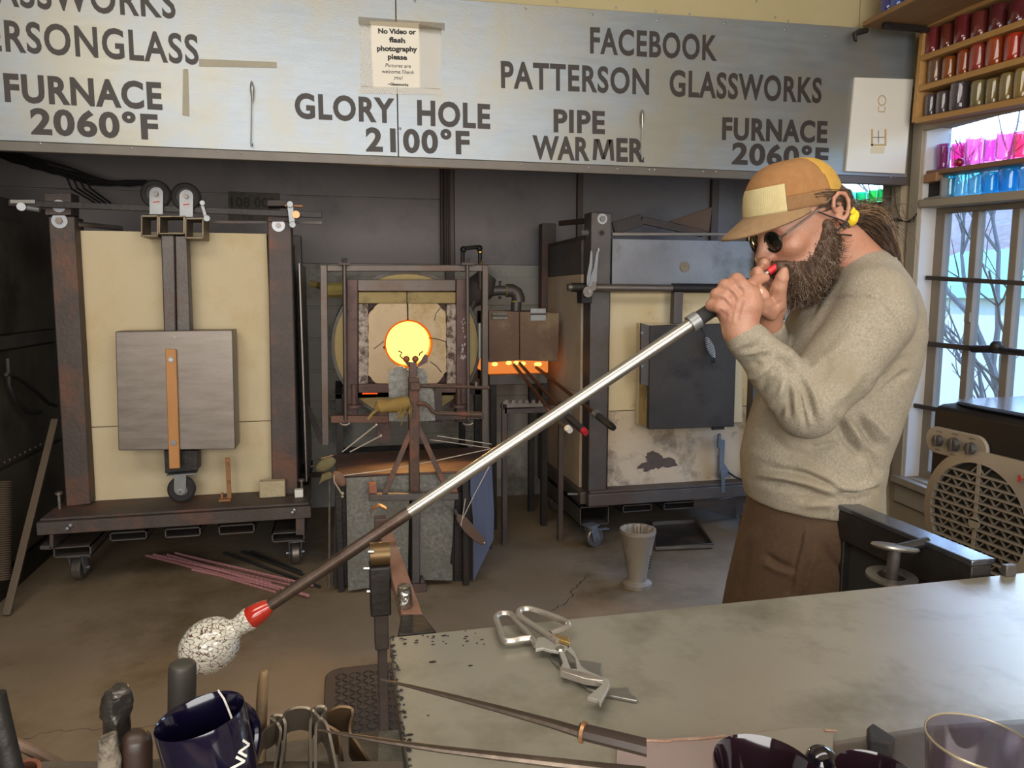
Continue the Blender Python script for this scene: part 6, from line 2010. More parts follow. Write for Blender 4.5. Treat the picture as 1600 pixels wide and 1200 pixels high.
for k, (px, bs, tp, wd, c, df) in enumerate(g2):
    tumbler(px, bs, tp, wd, XG, zline(*rows[1], XRK), c, df, '%s glass tumbler, %s on the middle tier of the wooden rack' % (cn[k], places[k]), 'orange glasses on the middle tier of the rack')
g3 = [(1454, 180, 148, 18, '#5a4450', 0.3), (1473, 176, 143, 20, '#8a7078', 0.2), (1498, 171, 125, 27, '#7c6670', 0.2), (1528, 165, 126, 22, '#b09640', 0.3), (1551, 160, 122, 20, '#b08a38', 0.35), (1573, 156, 114, 22, '#c09a38', 0.3), (1596, 151, 106, 22, '#c89c30', 0.3)]
cn = ['nearly black', 'smoky purple', 'wide smoky purple', 'yellow', 'amber', 'golden yellow', 'tall golden']
for k, (px, bs, tp, wd, c, df) in enumerate(g3):
    tumbler(px, bs, tp, wd, XG, zline(*rows[2], XRK), c, df, '%s glass tumbler, %s on the bottom tier of the rack' % (cn[k], places[k]), 'smoky and yellow glasses on the bottom tier of the rack')
def zs_pink(y):
    return zp_s + 0.014 - (yB_ - y) * SAG
zp_s = R_(1446, 271).z
def zs_blue(y):
    return zl + 0.022 - (yB_ - y) * SAG
XPK = XR + 0.07
g4 = [(1473, 260, 221, 19, '#a03070'), (1497, 257, 220, 20, '#e83f9c'), (1522, 254, 211, 26, '#f07cc4'), (1546, 251, 214, 17, '#d860b8'), (1570, 248, 204, 25, '#f078b8'), (1597, 244, 203, 25, '#f04a7c')]
cn = ['dark magenta', 'hot pink', 'tall pale pink', 'violet pink', 'pale pink', 'reddish pink']
for k, (px, bs, tp, wd, c) in enumerate(g4):
    tumbler(px, bs, tp, wd, XPK, zs_pink, c, 0.25, '%s glass tumbler, %s on the brown window shelf' % (cn[k], places[k]), 'pink glasses on the window shelf', 1.06)
g5 = [(1482, 308, 269, 22, '#4cc4e0'), (1502, 307, 268, 17, '#86d8ec'), (1522, 305, 268, 19, '#7ed0e8'), (1547, 303, 269, 26, '#1fb2e2'), (1575, 302, 263, 29, '#16a8e0'), (1602, 300, 265, 22, '#58b8e4')]
cn = ['turquoise', 'slim pale turquoise', 'pale sky blue', 'bright blue', 'large bright blue', 'light blue']
for k, (px, bs, tp, wd, c) in enumerate(g5):
    tumbler(px, bs, tp, wd, XPK, zs_blue, c, 0.25, '%s glass tumbler, %s on the ledge above the window sash' % (cn[k], places[k]), 'blue glasses on the window ledge', 1.05)
def zs_green(y):
    return zg - 0.005
g6 = [(1321, 318, 288, 19, '#5ad0a0'), (1334, 316, 292, 9, '#8adcd0'), (1347, 315, 293, 18, '#34c488'), (1364, 315, 293, 13, '#4cc864'), (1375, 315, 293, 8, '#3cbc70'), (1387, 314, 294, 13, '#2aa44c')]
cn = ['large pale green', 'slim aqua', 'emerald green', 'leaf green', 'slim green', 'dark green']
for k, (px, bs, tp, wd, c) in enumerate(g6):
    tumbler(px, bs, tp, wd, XR + 0.05, zs_green, c, 0.3, '%s glass tumbler, %s on the far window shelf behind the cap' % (cn[k], places[k]), 'green glasses on the far window shelf')
b = MB().sphere(PX(1494, 252, XR + 0.0), 0.022, 18, 12)
bz = zs_pink(PX(1494, 252, XR + 0.015).y)
for v in b.v:
    pass
o = b.build('red_ball', thin_glass('red_glass', '#b02848', 0.15, 0.5))
o.location.z = bz + 0.0005
o.location.x = XR + 0.021
tag(o, 'small red glass ball in front of the pink glasses on the window shelf', 'ball')
# little grey box at the left end of the ledge
bx = thing('small_box', tuple(PX(1450, 312, XR + 0.02)), 'small grey open box with a black recess at the left end of the window ledge', 'box')
pbz = zs_blue(PX(1450, 312, XR).y)
y0, y1 = PX(1437, 300, XR + 0.0).y, PX(1471, 300, XR + 0.0).y
m_gb = mat('grey_box', '#77726b', '#87827a', 6, 0.5)
hB = 0.105
for lo, hi in (((XR, y1, pbz), (XR + 0.09, y0, pbz + 0.012)), ((XR, y1, pbz + hB - 0.012), (XR + 0.09, y0, pbz + hB)), ((XR, y1, pbz + 0.012), (XR + 0.09, y1 + 0.014, pbz + hB - 0.012)), ((XR, y0 - 0.014, pbz + 0.012), (XR + 0.09, y0, pbz + hB - 0.012))):
    MB().box(lo, hi).build('side', m_gb, bx, bevel=0.001)
MB().box((XR + 0.03, y1 + 0.014, pbz + 0.012), (XR + 0.09, y0 - 0.014, pbz + hB - 0.012)).build('recess', M['rubber'], bx)
# top shelf with deep blue glasses
pt = PY(1347, 43, 3.64)
ts = thing('wall_shelf', (XR - 0.15, 3.6, pt.z), 'worn brown plank shelf high on the right wall above the glass rack', 'shelf')
MB().box((pt.x, 1.6, pt.z), (XR, 3.64, pt.z + 0.028)).build('plank', mat('worn_plank', '#7d5c38', '#94704a', 4, 0.7, 0, 0.15, 30, stretch=(6, 0.6, 6)), ts, bevel=0.004)
for y in (3.55, 2.6):
    MB().box((pt.x + 0.06, y - 0.012, pt.z - 0.03), (XR, y + 0.012, pt.z)).build('bracket', M['steel_black'], ts, bevel=0.002)
b = MB()
p = PY(1347, 48, 3.62)
b.tube([p + Vector((0.03, 0, 0.004)), p + Vector((-0.02, 0, -0.008)), p + Vector((-0.045, 0, -0.02)), p + Vector((-0.04, 0, -0.05)), p + Vector((-0.03, 0, -0.055))], [0.014, 0.016, 0.013, 0.009, 0.006], 10)
b.build('hook', M['steel_black'], ts)
for k, (px, wd, c) in enumerate(((1388, 24, '#2a2aa0'), (1403, 22, '#2456e0'), (1424, 20, '#3a78d8'))):
    tumbler(px, 21 - k * 9, -30, wd, pt.x + 0.07, lambda y: pt.z + 0.028, c, 0.4, ['dark violet blue', 'bright deep blue', 'lighter blue'][k] + ' glass tumbler standing on the high plank shelf', 'blue glasses on the high shelf')

# ------------------------------------------------------------------ portable air cooler
XC = 2.1
def C_(px, py, o=0.0):
    return PX(px, py, XC - o)
co = thing('air_cooler', (2.32, 1.75, 0), 'dark portable air cooler with a beige lattice grille and three knobs beside the window', 'air cooler')
ycf = C_(1455, 700).y
zct = C_(1455, 630).z
m_cool = mat('dark_cooler_plastic', '#171516', '#1d1b1b', 3, 0.5, spec=0.25)
m_ctop = mat('sky_tinted_cooler_top', '#4a5570', '#525d78', 3, 0.14, 0.55, 0, coat=0.6)  # blue of the reflected sky is put into the base colour
m_cbei = mat('beige_plastic', '#82796b', '#8f8677', 3, 0.5)
ycn = ycf - 0.95
b = MB()
b.prism([(XC, ycf, 0.05), (XC, ycf, zct - 0.01), (XC + 0.03, ycf, zct), (XC + 0.42, ycf, zct + 0.02), (XC + 0.42, ycf, 0.05)], (0, ycn - ycf, 0))
b.build('body', m_cool, co, bevel=0.012)
tp_ = MB()
ell = []
for k in range(32):
    a = 2 * math.pi * k / 32
    ell.append((XC + 0.23 + 0.215 * math.copysign(abs(math.cos(a)) ** 0.35, math.cos(a)), (ycf + ycn) / 2 + 0.465 * math.copysign(abs(math.sin(a)) ** 0.35, math.sin(a)), zct + 0.004))
tp_.prism(ell, (0, 0, 0.014))
tp_.build('top_lid', m_ctop, co, bevel=0.008)
cr = MB()
cr.tube([(XC + 0.2 + 0.05 * math.cos(2 * math.pi * k / 20), ycf - 0.42 + 0.07 * math.sin(2 * math.pi * k / 20), zct + 0.02) for k in range(20)], 0.003, 6, closed=True)
cr.build('lid_ring', M['rubber'], co)
# control plate
pc, pe = C_(1466, 687), C_(1529, 687)
hz2 = (C_(1466, 666).z - C_(1466, 708).z) / 2
pill = []
for k in range(13):
    a = math.pi / 2 + math.pi * k / 12
    pill.append(Vector((XC - 0.012, pc.y - math.cos(a) * hz2, pc.z + math.sin(a) * hz2)))
yR = pe.y
for k in range(13):
    a = -math.pi / 2 + math.pi * k / 12
    pill.append(Vector((XC - 0.012, yR - math.cos(a) * hz2, pc.z + math.sin(a) * hz2)))
cpl = MB().prism(pill, (0.014, 0, 0)).build('control_plate', m_cbei, co, bevel=0.004)
m_knob = mat('grey_knob', '#3a3633', '#46423e', 5, 0.4)
for px, r in ((1467, 0.021), (1492, 0.025), (1519, 0.022)):
    p = C_(px, 687, 0.012)
    p.z = pc.z
    k_ = MB().lathe([(0.0, 0.016), (r * 0.8, 0.016), (r, 0.0)], p, (-1, 0, 0), 24).build('knob', m_knob, cpl)
    MB().bar(p + Vector((-0.016, 0, -r * 0.9)), p + Vector((-0.016, 0, r * 0.9)), 0.012, 0.012, (1, 0, 0)).build('knob_grip', m_knob, cpl, bevel=0.002)
    for s in (-1, 1):
        MB().bar(p + Vector((-0.001, 0.012, s * (r + 0.012))), p + Vector((-0.001, -0.012, s * (r + 0.012))), 0.002, 0.002, (0, 0, 1)).build('scale_mark', m_knob, cpl)
# grille frame and lattice
gc = C_(1531, 812)
RG = 0.195
RGo = 0.235
fr = MB()
nseg = 56
outer = []
zt2 = gc.z + RGo - 0.005
y_end = gc.y - 0.55
for k in range(nseg):
    a = 2 * math.pi * k / nseg
    d = Vector((0, math.cos(a), math.sin(a)))
    # plate widens to a rectangle on the viewer's side
    ro = RGo
    po_ = gc + d * ro
    if d.y < -0.05 and d.z > 0:
        po_ = Vector((gc.x, gc.y + d.y * RGo * 1.5, gc.z + RGo * (1.0 if True else 0)))
    outer.append((gc + d * RG, po_))
for a, (pi_, po_) in enumerate(outer):
    fr.v += [pi_ + Vector((-0.022, 0, 0)), po_ + Vector((-0.012, 0, 0)), po_ + Vector((0.0, 0, 0)), pi_ + Vector((0.0, 0, 0))]
for k in range(nseg):
    j = (k + 1) % nseg
    for i in range(4):
        i2 = (i + 1) % 4
        fr.f.append((4 * k + i, 4 * k + i2, 4 * j + i2, 4 * j + i))
frame_o = fr.build('grille_frame', m_cbei, co, angle=0.8)
disc(MB(), gc + Vector((-0.001, 0, 0)), (1, 0, 0), RG, 0.003, 48).build('dark_opening', M['rubber'], co)
ns = 12
for k in range(-ns // 2, ns // 2 + 1):
    z = k * 0.031
    if abs(z) > RG - 0.012:
        continue
    hw = math.sqrt(RG ** 2 - z ** 2)
    MB().bar(gc + Vector((-0.016, hw, z)), gc + Vector((-0.016, -hw, z)), 0.005, 0.018, (0, 0, 1)).build('slat', m_cbei, frame_o)
lt_ = MB()
for k in range(-ns // 2 - 1, ns // 2 + 1):
    z0, z1 = k * 0.031 + 0.002, (k + 1) * 0.031 - 0.002
    y = -RG
    s = 0
    while y < RG:
        y2 = y + 0.026
        za, zb_2 = (z0, z1) if s else (z1, z0)
        if math.hypot(y, max(abs(za), abs(zb_2))) < RG and math.hypot(y2, max(abs(za), abs(zb_2))) < RG:
            lt_.bar(gc + Vector((-0.010, y, za)), gc + Vector((-0.010, y2, zb_2)), 0.003, 0.008, (0, 1, 0))
        y = y2
        s ^= 1
lt_.build('lattice', m_cbei, frame_o, kind='stuff')
MB().bar(gc + Vector((-0.02, 0.0, RG)), gc + Vector((-0.02, 0.0, -RG)), 0.014, 0.004, (0, 1, 0)).build('centre_bar', m_cbei, frame_o)
disc(MB(), gc + Vector((-0.022, 0, -0.01)), (1, 0, 0), 0.022, 0.006, 20).build('hub', m_cbei, frame_o)
p0 = C_(1591, 752, 0.026)
p1 = p0 + Vector((0, -0.24, 0))
text_obj('brand_lettering', 'Honeywell', p0, p1, 0.021, (-1, 0, 0), mat('red_print', '#b3282e'), co, 0.02, 0.002)
for y in (ycf - 0.1, ycn + 0.1):
    for x in (XC + 0.06, XC + 0.36):
        disc(MB(), (x, y, 0.025), (0, 1, 0), 0.025, 0.03, 16).build('castor', M['rubber'], co)
        MB().cyl((x, y, 0.03), (x, y, 0.06), 0.012, n=8).build('castor_stem', M['steel_black'], co)
# ------------------------------------------------------------------ distance fields for the figure
class Field:
    def __init__(self, lo, hi, h):
        self.lo = np.array(lo, float)
        self.h = h
        self.n = np.ceil((np.array(hi, float) - self.lo) / h).astype(int) + 1
        self.a = np.full(self.n, 10.0, np.float32)
    def box(self, lo, hi, pad):
        i0 = np.clip(np.floor((np.array(lo) - pad - self.lo) / self.h).astype(int), 0, self.n)
        i1 = np.clip(np.ceil((np.array(hi) + pad - self.lo) / self.h).astype(int) + 1, 0, self.n)
        sl = tuple(slice(a, b) for a, b in zip(i0, i1))
        ax = [self.lo[k] + self.h * np.arange(i0[k], i1[k]) for k in range(3)]
        return sl, np.meshgrid(*ax, indexing='ij')
    def merge(self, sl, d, k, mode='add'):
        a = self.a[sl]
        d = d.astype(np.float32)
        if mode == 'add':
            if k <= 0:
                self.a[sl] = np.minimum(a, d)
            else:
                hh = np.clip(0.5 + 0.5 * (a - d) / k, 0, 1)
                self.a[sl] = a + (d - a) * hh - k * hh * (1 - hh)
        else:
            d = -d
            hh = np.clip(0.5 - 0.5 * (a - d) / max(k, 1e-6), 0, 1)
            self.a[sl] = a + (d - a) * hh + k * hh * (1 - hh)
        return self
    def cone(self, p, q, ra, rb, k=0.012, mode='add'):
        p, q = np.array(p), np.array(q)
        m = max(ra, rb)
        sl, (X, Y, Z) = self.box(np.minimum(p, q), np.maximum(p, q), m + k * 2 + 0.02)
        if X.size == 0:
            return self
        ab = q - p
        L = ab @ ab + 1e-12
        t = np.clip(((X - p[0]) * ab[0] + (Y - p[1]) * ab[1] + (Z - p[2]) * ab[2]) / L, 0, 1)
        d = np.sqrt((X - p[0] - t * ab[0]) ** 2 + (Y - p[1] - t * ab[1]) ** 2 + (Z - p[2] - t * ab[2]) ** 2) - (ra + (rb - ra) * t)
        return self.merge(sl, d, k, mode)
    def chain(self, pts, rs, k=0.012, mode='add'):
        for i in range(len(pts) - 1):
            self.cone(pts[i], pts[i + 1], rs[i], rs[i + 1], k, mode)
        return self
    def ell(self, c, r, axes, k=0.012, mode='add'):
        """ellipsoid with centre c, radii r along the three unit axes"""
        c = np.array(c)
        A = np.array([list(a) for a in axes])
        ext = np.sqrt(((A * np.array(r)[:, None]) ** 2).sum(0))
        sl, (X, Y, Z) = self.box(c - ext, c + ext, k * 2 + 0.02)
        if X.size == 0:
            return self
        P = np.stack([X - c[0], Y - c[1], Z - c[2]], -1) @ A.T
        k0 = np.sqrt(((P / np.array(r)) ** 2).sum(-1))
        k1 = np.sqrt(((P / np.array(r) ** 2) ** 2).sum(-1)) + 1e-9
        d = k0 * (k0 - 1) / k1
        return self.merge(sl, d, k, mode)
    def loft(self, rings, k=0.02, expo=2.3):
        """vertical trunk: rings of (centre, half width along RGT, half depth along FWD), ordered upwards"""
        zs = np.array([r[0][2] for r in rings])
        cs = np.array([list(r[0]) for r in rings])
        aa = np.array([r[1] for r in rings])
        bb = np.array([r[2] for r in rings])
        m = max(aa.max(), bb.max())
        sl, (X, Y, Z) = self.box(cs.min(0) - [m, m, 0], cs.max(0) + [m, m, 0], 0.05)
        zc = np.clip(Z, zs[0], zs[-1])
        cx = np.interp(zc, zs, cs[:, 0])
        cy = np.interp(zc, zs, cs[:, 1])
        a = np.interp(zc, zs, aa)
        b = np.interp(zc, zs, bb)
        u = (X - cx) * RGT.x + (Y - cy) * RGT.y
        v = (X - cx) * FWD.x + (Y - cy) * FWD.y
        q = (np.abs(u / a) ** expo + np.abs(v / b) ** expo) ** (1 / expo)
        d = (q - 1) * np.minimum(a, b)
        dz = np.abs(Z - zc)
        d = np.where(dz > 0, np.sqrt(np.maximum(d, 0) ** 2 + dz ** 2), d)
        return self.merge(sl, d, k)
    def mesh(self, name, m, parent, smooth_iter=0, label=None, post=None):
        a = self.a
        s = a < 0
        nx, ny, nz = (n - 1 for n in a.shape)
        cnt = np.zeros((nx, ny, nz), np.int8)
        for i in (0, 1):
            for j in (0, 1):
                for k in (0, 1):
                    cnt += s[i:i + nx, j:j + ny, k:k + nz]
        act = (cnt > 0) & (cnt < 8)
        idx = np.full(act.shape, -1, np.int64)
        I = np.argwhere(act)
        idx[act] = np.arange(len(I))
        acc = np.zeros((len(I), 3))
        num = np.zeros(len(I))
        cor = [(i, j, k) for i in (0, 1) for j in (0, 1) for k in (0, 1)]
        for p in range(8):
            for q in range(p + 1, 8):
                c0, c1 = np.array(cor[p]), np.array(cor[q])
                if np.abs(c0 - c1).sum() != 1:
                    continue
                v0 = a[I[:, 0] + c0[0], I[:, 1] + c0[1], I[:, 2] + c0[2]]
                v1 = a[I[:, 0] + c1[0], I[:, 1] + c1[1], I[:, 2] + c1[2]]
                mk = (v0 < 0) != (v1 < 0)
                t = np.where(mk, v0 / np.where(mk, v0 - v1, 1), 0)
                pos = c0 + (c1 - c0) * t[:, None]
                acc += pos * mk[:, None]
                num += mk
        V = (I + acc / num[:, None]) * self.h + self.lo
        F = []
        for ax in range(3):
            o1, o2 = [(1, 2), (2, 0), (0, 1)][ax]
            sh = [slice(None)] * 3
            A0 = [slice(None)] * 3
            A1 = [slice(None)] * 3
            A0[ax] = slice(0, a.shape[ax] - 1)
            A1[ax] = slice(1, a.shape[ax])
            s0, s1 = s[tuple(A0)], s[tuple(A1)]
            E = np.argwhere(s0 != s1)
            ok = (E[:, o1] > 0) & (E[:, o2] > 0) & (E[:, o1] < a.shape[o1] - 1) & (E[:, o2] < a.shape[o2] - 1)
            E = E[ok]
            fl = s0[E[:, 0], E[:, 1], E[:, 2]]
            def cell(d1, d2):
                C2 = E.copy()
                C2[:, o1] += d1
                C2[:, o2] += d2
                return idx[C2[:, 0], C2[:, 1], C2[:, 2]]
            q = np.stack([cell(-1, -1), cell(0, -1), cell(0, 0), cell(-1, 0)], -1)
            q[~fl] = q[~fl][:, ::-1]
            F.append(q)
        F = np.concatenate(F)
        for _ in range(smooth_iter):
            S = np.zeros_like(V)
            W = np.zeros(len(V))
            for c in range(4):
                p, q = F[:, c], F[:, (c + 1) % 4]
                np.add.at(S, p, V[q])
                np.add.at(S, q, V[p])
                np.add.at(W, p, 1)
                np.add.at(W, q, 1)
            V = V * 0.5 + 0.5 * S / W[:, None]
        if post:
            N_ = normals(V, F)
            V = post(V, N_)
        me = bpy.data.meshes.new(name)
        org = np.array(ORG[parent.name])
        V = V - org
        me.vertices.add(len(V))
        me.vertices.foreach_set('co', V.astype(np.float32).ravel())
        me.loops.add(len(F) * 4)
        me.loops.foreach_set('vertex_index', F.astype(np.int32).ravel())
        me.polygons.add(len(F))
        me.polygons.foreach_set('loop_start', np.arange(len(F), dtype=np.int32) * 4)
        me.polygons.foreach_set('use_smooth', np.ones(len(F), bool))
        me.update(calc_edges=True)
        me.validate()
        me.materials.append(m)
        o = bpy.data.objects.new(name, me)
        COL.objects.link(o)
        o.parent = parent
        ORG[o.name] = ORG[parent.name]
        if label:
            o['label'] = label
        return o
def normals(V, F):
    n = np.cross(V[F[:, 2]] - V[F[:, 0]], V[F[:, 3]] - V[F[:, 1]])
    N_ = np.zeros_like(V)
    for c in range(4):
        np.add.at(N_, F[:, c], n)
    return N_ / (np.linalg.norm(N_, axis=1, keepdims=True) + 1e-12)
RT = np.array(ROT)
def project(V):
    q = (V - np.array(CAM)) @ RT
    return np.stack([800 + F_PX * q[:, 0] / -q[:, 2], 600 - F_PX * q[:, 1] / -q[:, 2]], -1)
def folds(lines):
    """sculpt creases and ridges into cloth on the side that the strokes were drawn on"""
    def f(V, N_):
        P = project(V)
        view = V - np.array(CAM)
        view /= np.linalg.norm(view, axis=1, keepdims=True)
        face = np.clip(-(N_ * view).sum(1) * 2, 0, 1)
        disp = np.zeros(len(V))
        for pts, wd, dp in lines:
            pts = np.array(pts, float)
            best = np.full(len(V), 1e9)
            L_ = len(pts) - 1
            tt = np.zeros(len(V))
            for i in range(L_):
                a, b = pts[i], pts[i + 1]
                ab = b - a
                t = np.clip(((P - a) @ ab) / (ab @ ab), 0, 1)
                d = np.linalg.norm(P - a - t[:, None] * ab, axis=1)
                m = d < best
                best[m] = d[m]
                tt[m] = (i + t[m]) / L_
            env = np.clip(4 * tt * (1 - tt) + 0.25, 0, 1)
            disp += 1.55 * dp * np.exp(-(best / (wd * 0.9)) ** 2) * env
        return V + N_ * (disp * face)[:, None]
    return f

# ------------------------------------------------------------------ the glassblower
D0 = 1.95
def J(px, py, d=D0):
    return np.array(PD(px, py, d))
def rp_(n, d=D0):
    return n * d / F_PX
hip = J(1270, 800)
man = thing('person', (hip[0], hip[1], 0.0), 'bearded glassblower in a corduroy cap and oatmeal shirt blowing into the long pipe', 'person')
# head frame: forward, near side, up
hy, hp_ = math.radians(18), math.radians(22)
f_l = Vector((-math.cos(hp_) * math.cos(hy), -math.cos(hp_) * math.sin(hy), -math.sin(hp_)))
def loc2w(v):
    return RGT * v[0] + FWD * v[1] + UP * v[2]
hf = loc2w(f_l)
hs_ = loc2w((math.sin(hy), -math.cos(hy), 0))
hu = hs_.cross(hf) * -1
if hu.z < 0:
    hu = -hu
DH = 1.90
HO = Vector(J(1255, 335, DH))
def Hd(a, s, u):
    return np.array(HO + hf * a + hs_ * s + hu * u)
HAX = (hf, hs_, hu)

m_skin = mat('skin', '#9c6c54', '#ac7f68', 9, 0.5, 0, 0.15, 130, c3='#9f6350', s3=14, t3=0.6)
m_skin.node_tree.nodes['Principled BSDF'].inputs['Subsurface Weight'].default_value = 0.08
m_skin.node_tree.nodes['Principled BSDF'].inputs['Subsurface Radius'].default_value = (0.01, 0.004, 0.002)

# --- joints
S1, E1, W1 = J(1368, 500, 1.79), J(1262, 636, 1.74), J(1157, 518, 1.775)
S2, E2, W2 = J(1340, 490, 2.10), J(1228, 640, 2.08), J(1200, 510, 1.90)
NB = J(1340, 428, 1.95)
foot1 = np.array(PD(1290, 840, 1.87)) + np.array(RGT) * 0.02
foot1[2] = 0.09
foot2 = np.array(PD(1225, 840, 2.03)) - np.array(RGT) * 0.13
foot2[2] = 0.09
hip1, hip2 = J(1292, 842, 1.87), J(1228, 835, 2.04)
kn1 = hip1 * 0.5 + foot1 * 0.5 - np.array(RGT) * 0.02
kn2 = hip2 * 0.5 + foot2 * 0.5 - np.array(RGT) * 0.03

lo = np.minimum.reduce([W1, W2, foot1, foot2, Hd(0.2, 0, 0)]) - np.array([0.25, 0.25, 0.14])
hi = np.maximum.reduce([S1, S2, hip1, hip2, Hd(0, 0, 0.16)]) + np.array([0.2, 0.2, 0.1])
lo[2] = 0.0
B = Field(lo, hi, 0.0046)
# trunk, hips, legs, upper arms (all under the clothes)
B.loft([(J(1270, 845), 0.13, 0.13), (J(1268, 770), 0.14, 0.14), (J(1275, 690), 0.14, 0.145), (J(1305, 600), 0.14, 0.15), (J(1335, 510), 0.11, 0.15), (J(1342, 455), 0.08, 0.12)])
B.chain([hip1, kn1, foot1], [0.095, 0.062, 0.042], 0.02)
B.chain([hip2, kn2, foot2], [0.095, 0.062, 0.042], 0.02)
for ft in (foot1, foot2):
    B.cone(ft + np.array([0, 0, -0.04]), ft - np.array(RGT) * 0.14 + np.array([0, 0, -0.05]), 0.036, 0.028, 0.02)
B.chain([S1, E1, W1], [0.055, 0.045, 0.032], 0.02)
B.chain([S2, E2, W2], [0.055, 0.045, 0.032], 0.02)
# neck
B.cone(J(1352, 440, 1.95), J(1312, 385, 1.92), 0.078, 0.066, 0.03)
B.cone(J(1330, 420, 1.95), J(1290, 390, 1.91), 0.07, 0.06, 0.03)
# skull, face
B.ell(Hd(0.0, 0, 0.012), (0.103, 0.081, 0.096), HAX, 0.02)
B.ell(Hd(0.055, 0, -0.03), (0.082, 0.070, 0.095), HAX, 0.025)
B.ell(Hd(0.06, 0, -0.10), (0.065, 0.056, 0.05), HAX, 0.03)
B.cone(Hd(0.0, 0.055, -0.07), Hd(0.07, 0.03, -0.115), 0.03, 0.028, 0.03)
B.cone(Hd(0.0, -0.055, -0.07), Hd(0.07, -0.03, -0.115), 0.03, 0.028, 0.03)
B.cone(Hd(0.112, 0.035, 0.012), Hd(0.112, -0.035, 0.012), 0.017, 0.017, 0.02)     # brow
for s in (-1, 1):
    B.ell(Hd(0.092, s * 0.046, -0.048), (0.03, 0.03, 0.026), HAX, 0.02)            # cheek bone
    B.ell(Hd(0.128, s * 0.035, -0.016), (0.018, 0.021, 0.014), HAX, 0.008, 'sub')  # eye socket
    B.ell(Hd(0.105, s * 0.034, -0.018), (0.014, 0.014, 0.014), HAX, 0.003)         # eye
    B.ell(Hd(0.104, s * 0.034, -0.012), (0.017, 0.017, 0.010), HAX, 0.004)         # lid
B.cone(Hd(0.122, 0, -0.002), Hd(0.150, 0, -0.052), 0.010, 0.014, 0.012)           # nose ridge
B.ell(Hd(0.150, 0, -0.058), (0.016, 0.016, 0.013), HAX, 0.01)
for s in (-1, 1):
    B.ell(Hd(0.136, s * 0.014, -0.062), (0.014, 0.009, 0.010), HAX, 0.007)
    B.ell(Hd(0.141, s * 0.008, -0.073), (0.006, 0.004, 0.004), HAX, 0.003, 'sub')
B.cone(Hd(0.128, 0.018, -0.092), Hd(0.128, -0.018, -0.092), 0.007, 0.007, 0.008)   # lips
B.cone(Hd(0.124, 0.016, -0.105), Hd(0.124, -0.016, -0.105), 0.008, 0.008, 0.008)
# ears
for s in (1, -1):
    def er(a, u, o=0.0):
        return Hd(-0.032 + a, s * (0.084 + o), -0.004 + u)
    B.ell(er(0, 0, -0.004), (0.020, 0.008, 0.030), HAX, 0.008)
    rim = [(0.014, -0.006), (0.019, 0.010), (0.013, 0.027), (-0.003, 0.034), (-0.019, 0.027), (-0.024, 0.010), (-0.020, -0.010), (-0.010, -0.024), (0.0, -0.031)]
    for i in range(len(rim) - 1):
        t = i / len(rim)
        B.cone(er(*rim[i], 0.008 + 0.004 * math.sin(math.pi * t)), er(*rim[i + 1], 0.008 + 0.004 * math.sin(math.pi * t)), 0.0052, 0.0052, 0.004)
    B.ell(er(0.004, -0.030, 0.004), (0.009, 0.006, 0.010), HAX, 0.005)
    B.ell(er(0.004, -0.004, 0.008), (0.009, 0.007, 0.013), HAX, 0.004, 'sub')
# near (left) hand: back of the hand to the viewer, fingers over the pipe
K = 0.008
dn = 1.775
B.chain([W1, J(1164, 480, dn)], [rp_(25, dn), rp_(26, dn)], 0.012)
B.chain([W1, J(1142, 484, dn + 0.005)], [rp_(25, dn), rp_(22, dn)], 0.012)
B.chain([J(1142, 482, dn + .005), J(1165, 474, dn), J(1170, 462, dn + 0.004)], [rp_(21, dn), rp_(24, dn), rp_(18, dn)], 0.012)
near_f = [((1168, 455), (1151, 438), (1155, 446), 12.2), ((1154, 462), (1133, 447), (1138, 457), 11.6), ((1143, 472), (1120, 461), (1126, 470), 11.2), ((1134, 483), (1112, 477), (1119, 485), 10.0)]
for a, b_, c, r in near_f:
    B.chain([J(*a, dn - 0.008), J((a[0] + b_[0]) / 2, (a[1] + b_[1]) / 2, dn - 0.010), J(*b_, dn + 0.008), J(b_[0] + 3, b_[1] + 4, dn + 0.045), J(c[0] + 4, c[1] + 4, dn + 0.075), J(c[0] + 14, c[1] + 8, dn + 0.078)], [rp_(r, dn), rp_(r * 0.93, dn), rp_(r * 0.98, dn), rp_(r * 0.88, dn), rp_(r * 0.8, dn), rp_(r * 0.7, dn)], 0.0022)
B.chain([J(1169, 466, dn + 0.01), J(1173, 448, dn + 0.025), J(1182, 438, dn + 0.042), J(1196, 434, dn + 0.048)], [rp_(13, dn), rp_(11, dn), rp_(9.5, dn), rp_(7.5, dn)], 0.005)
# far (right) hand around the mouthpiece
df = 1.85
B.chain([W2, J(1206, 478, df + 0.02), J(1208, 462, df + 0.02)], [rp_(21, df), rp_(21, df), rp_(16, df)], 0.012)
B.chain([J(1213, 474, df - 0.01), J(1217, 448, df - 0.035), J(1222, 434, df - 0.045), J(1225, 424, df - 0.045)], [rp_(15, df), rp_(11.5, df), rp_(9.5, df), rp_(7, df)], 0.006)
B.chain([J(1203, 458, df + 0.03), J(1186, 440, df + 0.035), J(1182, 428, df + 0.005), J(1184, 424, df - 0.022)], [rp_(11, df), rp_(10.5, df), rp_(10, df), rp_(8.5, df)], 0.004)
B.chain([J(1206, 450, df + 0.04), J(1195, 422, df + 0.03), J(1193, 413, df + 0.0), J(1194, 410, df - 0.012)], [rp_(10.5, df), rp_(10, df), rp_(9.5, df), rp_(8, df)], 0.004)
B.chain([J(1208, 484, df - 0.015), J(1196, 474, df - 0.035), J(1192, 462, df - 0.045), J(1189, 455, df - 0.045)], [rp_(11, df), rp_(10, df), rp_(9.5, df), rp_(8, df)], 0.004)
